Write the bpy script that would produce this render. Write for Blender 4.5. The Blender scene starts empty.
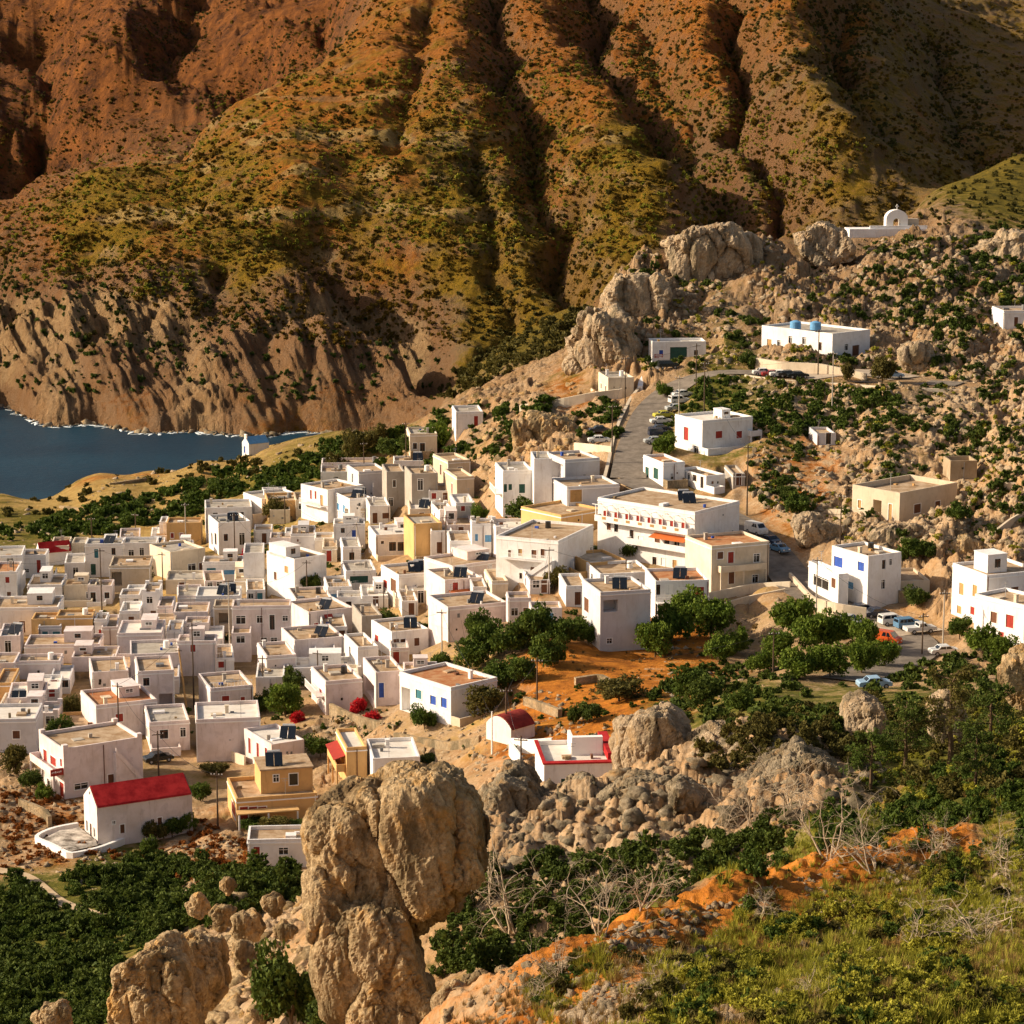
import bpy, bmesh, math, random
import numpy as np
from mathutils import Vector, Matrix
random.seed(7); RS = np.random.RandomState(11)
C = bpy.context.scene.collection
# ------------------------------------------------------------------ camera
H = 130.0; PITCH = math.radians(11.0); FOC = 512/math.tan(math.radians(12.0))
cp, sp = math.cos(PITCH), math.sin(PITCH)
def ray(px, py):
    dx = (np.asarray(px, float)-512)/FOC; dy = (512-np.asarray(py, float))/FOC
    return dx, cp+dy*sp, -sp+dy*cp          # x, y, z direction
def at(px, py, Y):
    dx, dy, dz = ray(px, py); t = Y/dy
    return dx*t, dy*t, H+dz*t
def proj(x, y, z):
    d = y*cp-(z-H)*sp; u = y*sp+(z-H)*cp
    return 512+FOC*x/d, 512-FOC*u/d, d
cam = bpy.data.cameras.new('camera'); co = bpy.data.objects.new('camera', cam); C.objects.link(co)
cam.sensor_width = 36; cam.angle = math.radians(24); cam.clip_start = 1; cam.clip_end = 8000
co.location = (0, 0, H); co.rotation_euler = (math.pi/2-PITCH, 0, 0); bpy.context.scene.camera = co
# ------------------------------------------------------------------ noise
PERM = np.random.RandomState(3).permutation(4096)
PERM = np.concatenate([PERM, PERM, PERM])
GR = np.random.RandomState(4).randn(4096, 3); GR /= np.linalg.norm(GR, axis=1)[:, None]
def perlin(x, y, z):
    xi = np.floor(x).astype(np.int64); yi = np.floor(y).astype(np.int64); zi = np.floor(z).astype(np.int64)
    xf = x-xi; yf = y-yi; zf = z-zi
    f = lambda t: t*t*t*(t*(t*6-15)+10)
    u, v, w = f(xf), f(yf), f(zf); res = 0
    for a in (0, 1):
        for b in (0, 1):
            for c in (0, 1):
                h = PERM[(PERM[(PERM[(xi+a) & 4095]+yi+b) & 4095]+zi+c) & 4095]
                g = GR[h]
                d = g[..., 0]*(xf-a)+g[..., 1]*(yf-b)+g[..., 2]*(zf-c)
                res = res+d*(u if a else 1-u)*(v if b else 1-v)*(w if c else 1-w)
    return res*1.6
def fbm(x, y, z=0.0, o=4, ridged=False, gain=.5):
    x = np.asarray(x, float); y = np.asarray(y, float); z = np.broadcast_to(np.asarray(z, float), x.shape)
    s = 0; a = 1; t = 0
    for i in range(o):
        n = perlin(x*2**i+i*17.3, y*2**i+i*5.1, z*2**i+i*9.7)
        if ridged: n = 1-2*np.abs(n)
        s = s+a*n; t += a; a *= gain
    return s/t
def vor(x, y, z):                            # F1 and F2-F1 cell noise
    x = np.asarray(x, float); y = np.asarray(y, float); z = np.broadcast_to(np.asarray(z, float), x.shape)
    xi = np.floor(x).astype(np.int64); yi = np.floor(y).astype(np.int64); zi = np.floor(z).astype(np.int64)
    f1 = np.full(x.shape, 9.); f2 = np.full(x.shape, 9.); cr = np.zeros(x.shape)
    for a in (-1, 0, 1):
        for b in (-1, 0, 1):
            for c in (-1, 0, 1):
                h = PERM[(PERM[(PERM[(xi+a) & 4095]+yi+b) & 4095]+zi+c) & 4095]; g = GR[h]*.45+.5
                d = np.sqrt((xi+a+g[..., 0]-x)**2+(yi+b+g[..., 1]-y)**2+(zi+c+g[..., 2]-z)**2)
                f2 = np.minimum(f2, np.maximum(f1, d)); cr = np.where(d < f1, (h % 997)/997., cr); f1 = np.minimum(f1, d)
    return f1, f2-f1, cr
# ------------------------------------------------------------------ mesh helpers
def mesh_np(name, V, F, mat=None, smooth=False):
    V = np.asarray(V, np.float32); F = np.asarray(F, np.int32); k = F.shape[1]
    me = bpy.data.meshes.new(name); me.vertices.add(len(V)); me.vertices.foreach_set('co', V.ravel())
    me.loops.add(F.size); me.loops.foreach_set('vertex_index', F.ravel())
    me.polygons.add(len(F)); me.polygons.foreach_set('loop_start', np.arange(0, F.size, k, dtype=np.int32))
    if smooth: me.polygons.foreach_set('use_smooth', np.ones(len(F), bool))
    me.update(calc_edges=True)
    if mat: me.materials.append(mat)
    return me
def link(name, me, parent=None, loc=None):
    o = bpy.data.objects.new(name, me); C.objects.link(o)
    if parent: o.parent = parent
    if loc is not None: o.location = loc
    return o
def tag(o, label=None, cat=None, group=None, kind=None):
    if label: o['label'] = label
    if cat: o['category'] = cat
    if group: o['group'] = group
    if kind: o['kind'] = kind
    return o
def empty(name, loc, rz=0):
    o = bpy.data.objects.new(name, None); C.objects.link(o); o.location = loc; o.rotation_euler = (0, 0, rz); o.empty_display_size = .5
    return o
# ------------------------------------------------------------------ materials
def nmat(name, rough=.9, spec=.2):
    m = bpy.data.materials.new(name); m.use_nodes = True; nt = m.node_tree
    b = nt.nodes['Principled BSDF']; b.inputs['Roughness'].default_value = rough
    b.inputs['Specular IOR Level'].default_value = spec
    return m, nt, b
def N(nt, typ, **kw):
    n = nt.nodes.new(typ)
    for k, v in kw.items(): setattr(n, k, v)
    return n
def noise(nt, scale, detail=4, rough=.6, vec=None):
    n = N(nt, 'ShaderNodeTexNoise'); n.inputs['Scale'].default_value = scale; n.inputs['Detail'].default_value = detail
    n.inputs['Roughness'].default_value = rough
    if vec: nt.links.new(vec, n.inputs['Vector'])
    return n.outputs['Fac']
def ramp(nt, src, lo, hi):
    n = N(nt, 'ShaderNodeMapRange'); n.inputs['From Min'].default_value = lo; n.inputs['From Max'].default_value = hi
    nt.links.new(src, n.inputs['Value']); return n.outputs['Result']
def mixc(nt, fac, a, b):
    n = N(nt, 'ShaderNodeMix', data_type='RGBA')
    for s, v in ((0, fac), (6, a), (7, b)):
        if isinstance(v, (tuple, list)): n.inputs[s].default_value = (*v, 1)
        elif isinstance(v, (int, float)): n.inputs[s].default_value = v
        else: nt.links.new(v, n.inputs[s])
    return n.outputs[2]
def mth(nt, op, a, b=None):
    n = N(nt, 'ShaderNodeMath', operation=op)
    for i, v in enumerate((a, b)):
        if v is None: continue
        if isinstance(v, (int, float)): n.inputs[i].default_value = v
        else: nt.links.new(v, n.inputs[i])
    return n.outputs[0]
def bump(nt, b, h, strength, dist):
    n = N(nt, 'ShaderNodeBump'); n.inputs['Strength'].default_value = strength; n.inputs['Distance'].default_value = dist
    nt.links.new(h, n.inputs['Height']); nt.links.new(n.outputs[0], b.inputs['Normal'])
def pos(nt): return N(nt, 'ShaderNodeNewGeometry').outputs['Position']
def sat(c, k=1.0): return tuple(max(0, v) for v in c)
# ------------------------------------------------------------------ terrain control points: pixel, pixel, depth in metres
CP = []
def col(x, *pts):
    for y, d in pts: CP.append((x, y, d))
col(450, (1030, 70), (1075, 90)); col(380, (1080, 70))
col(560, (1024, 62), (975, 80), (945, 90), (1000, 106)); col(640, (1024, 60), (930, 88), (900, 98), (960, 116))
col(720, (1024, 58), (940, 82), (870, 105), (935, 124)); col(820, (1024, 56), (930, 82), (860, 105), (815, 120), (880, 140))
col(920, (1024, 55), (900, 90), (820, 118), (775, 135), (840, 158)); col(1024, (1024, 54), (880, 92), (780, 120), (725, 140), (800, 168))
col(1200, (1024, 54), (860, 92), (740, 120), (680, 140), (760, 168))
col(650, (885, 160), (775, 190), (790, 230)); col(560, (890, 160), (805, 190), (815, 235)); col(480, (930, 150), (815, 185), (825, 235))
col(750, (860, 160), (750, 195), (728, 235), (692, 290), (650, 348)); col(850, (810, 165), (738, 200)); col(950, (725, 210)); col(1060, (700, 215))
col(1200, (690, 215), (660, 280))
for x in (-170, 0):
    col(x, (1024, 215), (960, 238), (900, 262), (850, 286), (800, 305), (720, 345), (640, 400), (600, 435), (560, 480), (520, 530), (500, 570), (491, 592))
col(150, (1024, 192), (960, 222), (900, 262), (850, 287), (800, 306), (720, 345), (640, 400), (600, 435), (560, 478), (520, 525), (490, 565), (471, 596))
col(300, (1010, 165), (940, 205), (880, 258), (850, 280), (800, 303), (720, 340), (640, 395), (600, 425), (550, 465), (500, 505), (470, 540), (444, 600))
col(420, (1020, 122), (950, 150), (860, 230), (800, 288), (720, 325), (640, 375), (600, 400), (550, 435), (500, 465), (460, 490), (420, 540))
col(540, (745, 285), (690, 318), (640, 345), (600, 370), (550, 400), (500, 430), (450, 460), (406, 490), (366, 540))
col(640, (745, 280), (700, 300), (650, 345), (600, 375), (550, 395), (500, 415), (470, 430), (430, 455), (390, 490), (365, 505), (318, 525), (272, 545), (252, 562))
col(760, (610, 365), (560, 388), (500, 410), (450, 430), (400, 460), (372, 485), (350, 500), (300, 530), (236, 570))
col(890, (690, 285), (640, 345), (600, 362), (560, 380), (500, 405), (450, 425), (400, 450), (385, 470), (350, 500), (300, 530), (244, 570), (234, 590))
for x in (1024, 1200): col(x, (690, 250), (640, 335), (600, 355), (560, 370), (480, 400), (400, 450), (385, 470), (320, 510), (250, 560), (200, 620), (150, 700))
col(970, (178, 685)); col(920, (202, 665))
col(500, (348, 690)); col(540, (328, 720)); col(585, (306, 745)); col(470, (402, 640)); col(440, (398, 700))
for x in (-170, 0): col(x, (401, 886), (350, 900), (300, 935), (260, 980), (218, 1080), (250, 1220), (150, 1650), (0, 2200), (-120, 2600))
col(100, (420, 838), (370, 852), (320, 880), (270, 930), (200, 1020), (160, 1120), (198, 1280), (120, 1700), (0, 2250), (-120, 2600))
col(200, (426, 822), (390, 832), (340, 856), (290, 895), (230, 985), (150, 1130), (106, 1260), (150, 1420), (80, 1800), (0, 2250), (-120, 2600))
col(300, (428, 820), (400, 830), (350, 850), (300, 890), (230, 950), (150, 1070), (90, 1190), (45, 1320), (95, 1480), (20, 1850), (-60, 2200), (-150, 2600))
col(400, (428, 812), (385, 832), (346, 862), (366, 900), (330, 915), (250, 955), (150, 1050), (60, 1190), (0, 1340), (-60, 1700), (-150, 2600))
col(512, (322, 850), (280, 890), (200, 970), (100, 1110), (0, 1300), (-60, 1600), (-150, 2600))
col(640, (300, 850), (250, 900), (180, 990), (100, 1120), (0, 1330), (-70, 1600), (-150, 2600))
col(770, (240, 900), (180, 970), (100, 1100), (0, 1300), (-70, 1600), (-150, 2600))
for x in (900, ): col(x, (220, 950), (150, 1070), (70, 1240), (0, 1400), (-70, 1700), (-150, 2600))
for x in (1024, 1200): col(x, (200, 1020), (130, 1180), (50, 1380), (0, 1520), (-70, 1800), (-150, 2600))
col(75, (500, 560), (481, 596)); col(225, (480, 570), (457, 598)); col(360, (470, 520), (437, 585)); col(-90, (500, 562), (496, 592)); col(260, (450, 604)); col(390, (428, 560)); col(420, (420, 530)); col(450, (404, 524), (428, 500), (446, 488)); col(480, (396, 524), (426, 492)); col(250, (454, 592)); col(300, (446, 606)); col(340, (440, 600)); col(200, (460, 604)); col(150, (468, 604)); col(100, (475, 604))
VS = 500.
P = [(*at(a, b, d),) for a, b, d in CP]
for px in (-200, 100, 350, 600, 850, 1100, 1250):            # hidden ground, by height
    for d, z in ((8, 123), (22, 114), (40, 108 if px > 400 else 98)): P.append(((px-512)/FOC*d, d, z))
for px, d, z in [(-200, 100, 72), (0, 100, 72), (150, 100, 72), (300, 100, 74), (-200, 60, 88), (0, 60, 88), (200, 60, 88), (350, 60, 95), (-200, 150, 44), (0, 150, 44), (150, 140, 52)]:
    P.append(((px-512)/FOC*d, d, z))
for px in (-200, -100, 0, 75, 150, 225, 300, 375):
    for d in (650, 690, 740, 780): P.append(((px-512)/FOC*d, d, -9))
for px, d, z in [(430, 660, 2), (430, 740, 4), (440, 800, 12), (560, 600, 52), (640, 650, 40), (760, 660, 50), (890, 680, 62), (640, 780, 36), (760, 780, 38), (900, 800, 50), (1050, 800, 62), (1230, 800, 62)]:
    P.append(((px-512)/FOC*d, d, z))
P = np.array(P); PU = FOC*P[:, 0]/P[:, 1]; PV = VS*np.log(P[:, 1]); PW = (P[:, 2]-H)/P[:, 1]
def ker(du, dv): return np.sqrt(du*du+dv*dv+14**2)
n = len(P); A = np.zeros((n+3, n+3)); A[:n, :n] = ker(PU[:, None]-PU[None], PV[:, None]-PV[None])-.0
A[:n, :n] -= np.eye(n)*3.
A[:n, n:] = np.stack([np.ones(n), PU/500, PV/500], 1); A[n:, :n] = A[:n, n:].T
SOL = np.linalg.solve(A, np.concatenate([PW, np.zeros(3)]))
def base_w(u, v):
    s = u.shape; u = u.ravel(); v = v.ravel(); out = SOL[n]+SOL[n+1]*u/500+SOL[n+2]*v/500
    for i in range(n): out += SOL[i]*ker(u-PU[i], v-PV[i])
    return out.reshape(s)
UU = np.linspace(-740, 740, 1060)
def seg(a, b, k): return np.exp(np.linspace(math.log(a), math.log(b), k, endpoint=False))
DD = np.concatenate([seg(8, 52, 40), seg(52, 250, 430), seg(250, 620, 480), seg(620, 1500, 400), seg(1500, 2600, 60), [2600]])
LD = np.log(DD)
# base surface on a coarse grid, then refined
cu = np.linspace(-740, 740, 240); cv = np.linspace(LD[0], LD[-1], 560)
BW = base_w(*np.meshgrid(cu, VS*cv))
def bil(G, gu, gv, u, v):
    fu = np.clip((np.interp(u, gu, np.arange(len(gu)))), 0, len(gu)-1.001); fv = np.clip(np.interp(v, gv, np.arange(len(gv))), 0, len(gv)-1.001)
    i = fu.astype(int); j = fv.astype(int); a = fu-i; b = fv-j
    return (G[j, i]*(1-a)+G[j, i+1]*a)*(1-b)+(G[j+1, i]*(1-a)+G[j+1, i+1]*a)*b
def baseZ(x, y):
    x = np.asarray(x, float); y = np.asarray(y, float)
    return H+y*bil(BW, cu, cv, FOC*x/y, np.log(y))
def march(px, py, zf, d0=52., d1=2500.):
    px = np.atleast_1d(np.asarray(px, float)); py = np.atleast_1d(np.asarray(py, float)); k = 1400
    dx, dy, dz = ray(px, py); out = np.full((len(px), 3), np.nan)
    Y = np.exp(np.linspace(math.log(d0), math.log(d1), k))
    for s in range(0, len(px), 400):
        a = slice(s, s+400); X = (dx[a]/dy[a])[:, None]*Y; Z = H+(dz[a]/dy[a])[:, None]*Y
        g = Z-zf(X, np.broadcast_to(Y, X.shape)); below = g < 0
        idx = np.argmax(below, 1); ok = below.any(1) & (idx > 0); r = np.arange(len(idx))
        i1 = np.maximum(idx, 1); g0 = g[r, i1-1]; g1 = g[r, i1]; t = g0/(g0-g1+1e-12)
        yy = Y[i1-1]*(1-t)+Y[i1]*t
        res = np.stack([dx[a]/dy[a]*yy, yy, H+dz[a]/dy[a]*yy], 1); res[~ok] = np.nan; out[a] = res
    return out
def bhit(px, py, d0=52.): return march(px, py, baseZ, d0)
# ------------------------------------------------------------------ zones: rock, green, orange, straw
ZP = [(100, 60, .5, .2, .9, 0), (30, 150, .5, .3, .9, 0), (250, 20, .5, .2, 1, 0), (300, 150, .1, .45, .7, .5), (200, 200, .1, .6, .55, .4), (400, 180, .1, .55, .6, .5), (500, 50, .4, .2, .9, .3), (400, 60, .3, .35, .8, .4), (450, 230, .1, .7, .4, .4), (350, 100, .2, .4, .7, .5), (600, 60, .4, .2, 1, .1), (700, 50, .3, .3, .9, 0), (900, 100, .2, .5, .3, 0), (820, 60, .3, .3, .8, 0), (1000, 60, .3, .5, .3, 0), (640, 200, .1, .8, .3, 0), (540, 150, .2, .5, .7, 0), (500, 280, .2, .8, .1, 0), (850, 180, .3, .6, .1, 0),
 (60, 370, 1, 0, .7, 0), (20, 300, .6, .3, .8, 0), (200, 390, 1, 0, .5, 0), (120, 300, .3, .5, .8, 0), (400, 380, .7, .2, .6, 0), (250, 300, .1, .8, .5, .1), (100, 240, .1, .8, .5, .2),
 (640, 300, 1, .1, .3, 0), (700, 240, 1, .2, .1, 0), (800, 300, .9, .6, .2, 0), (880, 320, .8, .7, .2, 0), (950, 280, .8, .7, .2, 0), (1000, 170, 0, 1, .1, 0), (900, 420, .6, .5, .45, .4), (800, 480, .5, .3, .75, .4), (720, 400, .3, .8, .3, 0), (960, 540, .9, .3, .4, 0), (860, 540, .8, .2, .5, .1), (950, 440, .7, .5, .35, .3), (1000, 350, .9, .3, .3, 0), (600, 350, .9, .5, .2, 0), (500, 400, .7, .5, .4, 0), (480, 430, .6, .5, .5, 0), (570, 385, .4, .4, .7, .2), (540, 430, .9, .3, .5, 0), (540, 330, .2, .9, .1, .1),
 (200, 650, .4, 0, .1, .4), (100, 600, .4, 0, .1, .5), (300, 600, .4, 0, .1, .4), (450, 560, .4, .1, .1, .4), (620, 560, .4, .1, .1, .4), (60, 700, .4, .1, .2, .5), (400, 650, .4, .1, .1, .5), (100, 490, .1, .2, .3, 1), (60, 505, .1, .3, .2, 1), (40, 530, .1, .7, .1, .6), (220, 465, .1, .1, .3, 1), (260, 480, .1, .6, .1, .7), (350, 450, .1, .6, .1, .7),
 (40, 815, .5, .4, .6, .3), (20, 780, .6, .2, .4, .3), (250, 850, .6, .4, .6, .2), (190, 860, .6, .4, .6, .2), (50, 930, .1, 1, .1, 0), (150, 900, .2, 1, .1, 0), (250, 930, .8, .3, .1, .1), (350, 730, .6, .2, .3, .4), (450, 735, .5, .1, .35, .5), (220, 750, .5, .2, .3, .4), (600, 690, .1, .2, 1, .3), (560, 720, .1, .3, 1, .3), (680, 640, .2, .2, 1, .2), (740, 600, .6, .1, .2, .5), (830, 600, .5, 0, .1, .3), (900, 650, .5, .2, .3, .4), (750, 700, .3, .8, .2, 0), (850, 700, .3, .9, .1, 0),
 (500, 1015, .4, .1, 1, 0), (560, 1000, .3, .2, 1, 0), (620, 970, .1, .3, 1, 0), (700, 930, .2, .2, 1, 0), (780, 900, .2, .2, 1, 0), (870, 870, .2, .3, 1, 0), (740, 955, .2, .2, 1, 0), (660, 960, .2, .2, 1, 0), (930, 850, .1, .4, .9, .1), (900, 930, .2, .5, .8, .1), (640, 920, 0, .9, .2, .2), (720, 880, 0, 1, .1, .2), (850, 960, .1, 1, .2, .2), (700, 980, .1, .9, .2, .3), (850, 840, 0, 1, .1, .3), (960, 820, 0, .9, .3, .3), (960, 920, 0, .9, .3, .3), (1000, 1000, .2, .9, .3, .1), (650, 1020, .6, .2, .9, .1), (780, 1010, .3, .6, .6, .1), (950, 730, .1, 1, 0, 0), (600, 850, 1, .2, 0, 0), (700, 850, .8, .5, 0, 0), (760, 760, 1, .3, 0, 0), (650, 780, 1, .2, .1, 0), (540, 800, 1, .2, .1, 0)]
zh = bhit([z[0] for z in ZP], [z[1] for z in ZP]); ok = ~np.isnan(zh[:, 0])
ZU = FOC*zh[ok, 0]/zh[ok, 1]; ZV = VS*np.log(zh[ok, 1]); ZC = np.array([z[2:] for z in ZP])[ok]
def zone(x, y):
    u = FOC*x/y; v = VS*np.log(y); w = 0; s = 0
    for i in range(len(ZU)):
        k = 1/((u-ZU[i])**2+(v-ZV[i])**2+60)**1.6; w = w+k; s = s+k[..., None]*ZC[i]
    return s/w[..., None]
cgu, cgv = np.meshgrid(cu, cv); cY = np.exp(cgv); ZG = zone(cgu/FOC*cY, cY)
# ------------------------------------------------------------------ roads: pixel lines, width in metres
ROADS = {'road': ([(960, 384), (900, 381), (850, 380), (800, 376), (755, 372), (715, 371), (690, 377), (668, 391), (650, 410), (640, 432), (632, 455), (628, 478)], 6.5),
 'village_road': ([(628, 478), (650, 488), (690, 500), (735, 520), (762, 540), (782, 565), (800, 590), (835, 606), (880, 622), (915, 640), (915, 655), (880, 668), (845, 680)], 7.0),
 'parking_ground': ([(820, 612), (870, 622), (915, 634)], 11.0),
 'dirt_path': ([(-40, 868), (0, 868), (25, 872), (60, 905), (110, 918)], 1.7),
 'chapel_road': ([(800, 377), (830, 372), (870, 371), (905, 378)], 9.0)}
RP = {}
def resample(p, step, it=6):
    p = np.asarray(p, float); d = np.r_[0, np.cumsum(np.linalg.norm(np.diff(p[:, :2], axis=0), axis=1))]
    k = max(2, int(d[-1]/step)); t = np.linspace(0, d[-1], k)
    q = np.stack([np.interp(t, d, p[:, i]) for i in range(3)], 1)
    for _ in range(it):
        q[1:-1] = (q[:-2]+2*q[1:-1]+q[2:])/4
    return q
for k, (pl, w) in ROADS.items():
    h = bhit([a for a, b in pl], [b for a, b in pl], 150); RP[k] = resample(h, 1.5)
# ------------------------------------------------------------------ gullies and ridges on the far mountain
FEAT = []
def feature(pl, depth, width, d0=600):
    h = bhit([a for a, b in pl], [b for a, b in pl], d0); h = h[~np.isnan(h[:, 0])]
    if len(h) > 1: FEAT.append((resample(h, 6.), depth, width))
feature([(490, -40), (505, 20), (520, 90), (540, 150), (556, 200), (566, 260), (575, 300)], -26, 26)
feature([(590, -40), (600, 40), (630, 95), (655, 130), (690, 170), (720, 205), (735, 225)], -34, 24)
feature([(700, -50), (715, 0), (745, 30), (748, 90), (752, 150), (765, 190), (785, 225)], -32, 20)
feature([(310, 235), (345, 280), (372, 312), (385, 325)], -40, 30)
feature([(470, 150), (490, 230), (510, 290), (500, 330)], -14, 22)
feature([(640, 0), (660, 60), (690, 110), (700, 150)], -16, 20)
feature([(250, 120), (280, 200), (300, 250)], 10, 40); feature([(440, 60), (455, 150), (460, 240)], 14, 40)
feature([(580, 60), (600, 130), (630, 200)], 12, 26); feature([(820, 60), (850, 140), (880, 200)], -12, 22)
feature([(940, 40), (960, 120), (970, 170)], -14, 24); feature([(30, 60), (60, 110), (20, 190)], -34, 50); feature([(330, 10), (300, 60), (250, 90), (150, 160)], -25, 40)
feature([(60, 0), (130, 60), (110, 130)], 40, 60); feature([(200, 0), (190, 60), (160, 110)], -28, 45)
feature([(785, -20), (790, 60), (800, 120), (812, 190)], 46, 55); feature([(315, 400), (355, 375), (400, 362), (430, 365)], 22, 26); feature([(300, 305), (350, 335), (420, 342), (460, 360)], -40, 18)
feature([(0, 250), (8, 300), (10, 340)], -14, 16)
feature([(90, 240), (110, 300), (100, 340)], -14, 20); feature([(200, 260), (190, 320), (180, 380)], -14, 20); feature([(140, 300), (150, 350), (140, 400)], -11, 16); feature([(260, 330), (262, 370), (255, 420)], -12, 16); feature([(50, 320), (55, 360), (50, 410)], -10, 14); feature([(300, 340), (310, 380), (305, 420)], -10, 14); feature([(430, 0), (420, 80), (400, 160)], -9, 18); feature([(860, 0), (840, 70), (835, 150)], -14, 22)
# ------------------------------------------------------------------ the ground grid
gu, gv = np.meshgrid(UU, LD); GY = np.exp(gv); GX = gu/FOC*GY
GW = bil(BW, cu, cv, gu, gv); GZ = H+GY*GW
Z4 = np.stack([bil(ZG[..., k], cu, cv, gu, gv) for k in range(4)], -1)
def dist_poly(X, Y, q, maxd):
    d = np.full(X.shape, maxd+1.); zz = np.zeros(X.shape)
    m = (X > q[:, 0].min()-maxd) & (X < q[:, 0].max()+maxd) & (Y > q[:, 1].min()-maxd) & (Y < q[:, 1].max()+maxd)
    x = X[m]; y = Y[m]; b = np.full(x.shape, maxd+1.); z = np.zeros(x.shape)
    for p0, p1 in zip(q[:-1], q[1:]):
        e = p1-p0; L = e[0]**2+e[1]**2+1e-9; t = np.clip(((x-p0[0])*e[0]+(y-p0[1])*e[1])/L, 0, 1)
        dd = np.hypot(x-p0[0]-t*e[0], y-p0[1]-t*e[1]); k = dd < b; b[k] = dd[k]; z[k] = (p0[2]+t*e[2])[k]
    d[m] = b; zz[m] = z
    return d, zz
wf = np.clip((GY-700)/100, 0, 1); WX = GX+wf*(16*fbm(GX/70, GY/70, 9.1, 3)+5*fbm(GX/18, GY/18, 2.1, 3)); WY = GY+wf*16*fbm(GX/70, GY/70, 12.7, 3)
for q, dep, wd in FEAT:
    d, _ = dist_poly(WX, WY, q, wd*2.6)
    wob = wd*(.5 if dep < 0 else 1)*(1+.45*fbm(GX/40, GY/40, 3.3, 2)); GZ += np.clip(GZ/30, 0, 1)*dep*(1.15 if dep < 0 else .8)*np.exp(-(d/wob)**(1.1 if dep < 0 else 2.))*(d < wd*2.6)
far = np.clip((GY-760)/140, 0, 1); near = np.clip((250-GY)/60, 0, 1); mid = (1-far)*(1-near)
R = Z4[..., 0]; below_sea = np.clip(-GZ/6, 0, 1)
vill = np.clip((.45-R)/.25, 0, 1)
# far mountain: ribs running downhill, crags, cliffs at the shore
wx = GX+25*fbm(GX/90, GY/90, 1.1, 3); wy = GY+25*fbm(GX/90, GY/90, 7.7, 3)
def mk(M, fn):
    global GZ
    s_ = M > 1e-3; GZ[s_] += M[s_]*fn(GX[s_], GY[s_], GZ[s_])
GZ += far*(fbm(wx/85, wy/230, 0, 5, True, .5)*1.2)*np.clip((GY-800)/180, .15, 1)
lo_ = np.clip(-gu-30, 0, 60)/60*np.clip((1000-GY)/60, 0, 1)*far+np.clip(gu+90, 0, 60)/60*np.clip(-gu-40, 0, 30)/30*0
ctop = 36+16*fbm(GX/60, GY*0, 3., 2)
up_ = np.clip(GZ, 0, None)/ctop; GZ = np.where((lo_ > 0) & (GZ > 0) & (up_ < 1), GZ*(1-lo_)+lo_*ctop*up_**.6, GZ)
cliff = lo_*np.clip((ctop+10-GZ)/22, 0, 1)*np.clip(GZ/3, 0, 1)
GZ += cliff*(fbm((GX+.45*GY)/15, GY/90, 2.2, 4, True, .55)*7+fbm((GX+.45*GY)/4., GY/60, 5., 4, True, .6)*4.4-2.2)
Z4[..., 0] = np.maximum(Z4[..., 0], cliff*1.2); Z4[..., 1] *= 1-cliff*.9; Z4[..., 2] *= 1-cliff*.5
bd_ = np.clip((np.sin(GZ/2.3+3*fbm(GX/60, GY/60, 8., 3))-.55)/.2, 0, 1)*far*np.clip((gu+480)/80, 0, 1)*np.clip((160-gu)/80, 0, 1)*np.clip((GZ-35)/20, 0, 1)*np.clip((125-GZ)/20, 0, 1)*np.clip(fbm(GX/40, GY/40, 2., 3)*3+.5, 0, 1)
Z4[..., 3] = np.maximum(Z4[..., 3], bd_); Z4[..., 1] *= 1-bd_*.8; Z4[..., 2] *= 1-bd_*.6
fa_r = np.clip((GY-1350)/250, 0, 1)*(gu < 0); Z4[..., 1] = np.maximum(Z4[..., 1]*(1-fa_r), fa_r*.42); Z4[..., 0] = Z4[..., 0]*(1-fa_r)+fa_r*.85; Z4[..., 2] = Z4[..., 2]*(1-fa_r)+fa_r*.4; Z4[..., 1] *= 1-fa_r*.7
GZ += fa_r*fbm((GX+.6*GY)/150, GY/300, 6., 5, True, .6)*42
GZ += far*(fbm(GX/9, GY/9, 4.4, 4)*1.7+fbm(GX/28, GY/40, 1.4, 4, True, .6)*3.2*np.clip(GZ/30, 0, 1))
terr = np.sin(GZ/1.6+fbm(GX/30, GY/30, 8., 2)*4)
GZ += far*(1-cliff)*terr*.55
# middle: rocky hill and crags
rk = mid*np.clip((R-.5)/.4, 0, 1)
def blocky(x, y, z, s, amp, crack=.5):
    w_ = fbm(x/s*.8, y/s*.8, z/s, 2)*.7; f1, f2, cr = vor(x/s+w_, y/s*.75+w_, z/s); return amp*((cr-.5)*1.3+(.45-f1)*1.1-crack*np.exp(-f2*10))
mk(rk, lambda x, y, z: fbm(x/16, y/20, z/12, 5, True, .6)*3.8+blocky(x, y, z, 7., 2.2))
mk(rk, lambda x, y, z: blocky(x, y, z, 3., 1.0))
mk(rk, lambda x, y, z: blocky(x, y, z, 1.4, .6))
GZ += mid*(1-vill*.9)*fbm(GX/10, GY/12, .5, 5)*.9
GZ += mid*fbm(GX/30, GY/30, .5, 2)*.6
# foreground
mk(near, lambda x, y, z: fbm(x/9, y/9, 0, 6, False, .55)*1.5+fbm(x/2.2, y/2.2, 3., 4)*.28+fbm(x/.7, y/.7, 3., 2)*.09)
mk(near*np.clip((R-.5)/.4, 0, 1), lambda x, y, z: fbm(x/9, y/9, z/7, 5, True, .6)*2.2+blocky(x, y, z, 4.2, 1.1)+blocky(x, y, z, 1.6, .4))
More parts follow.
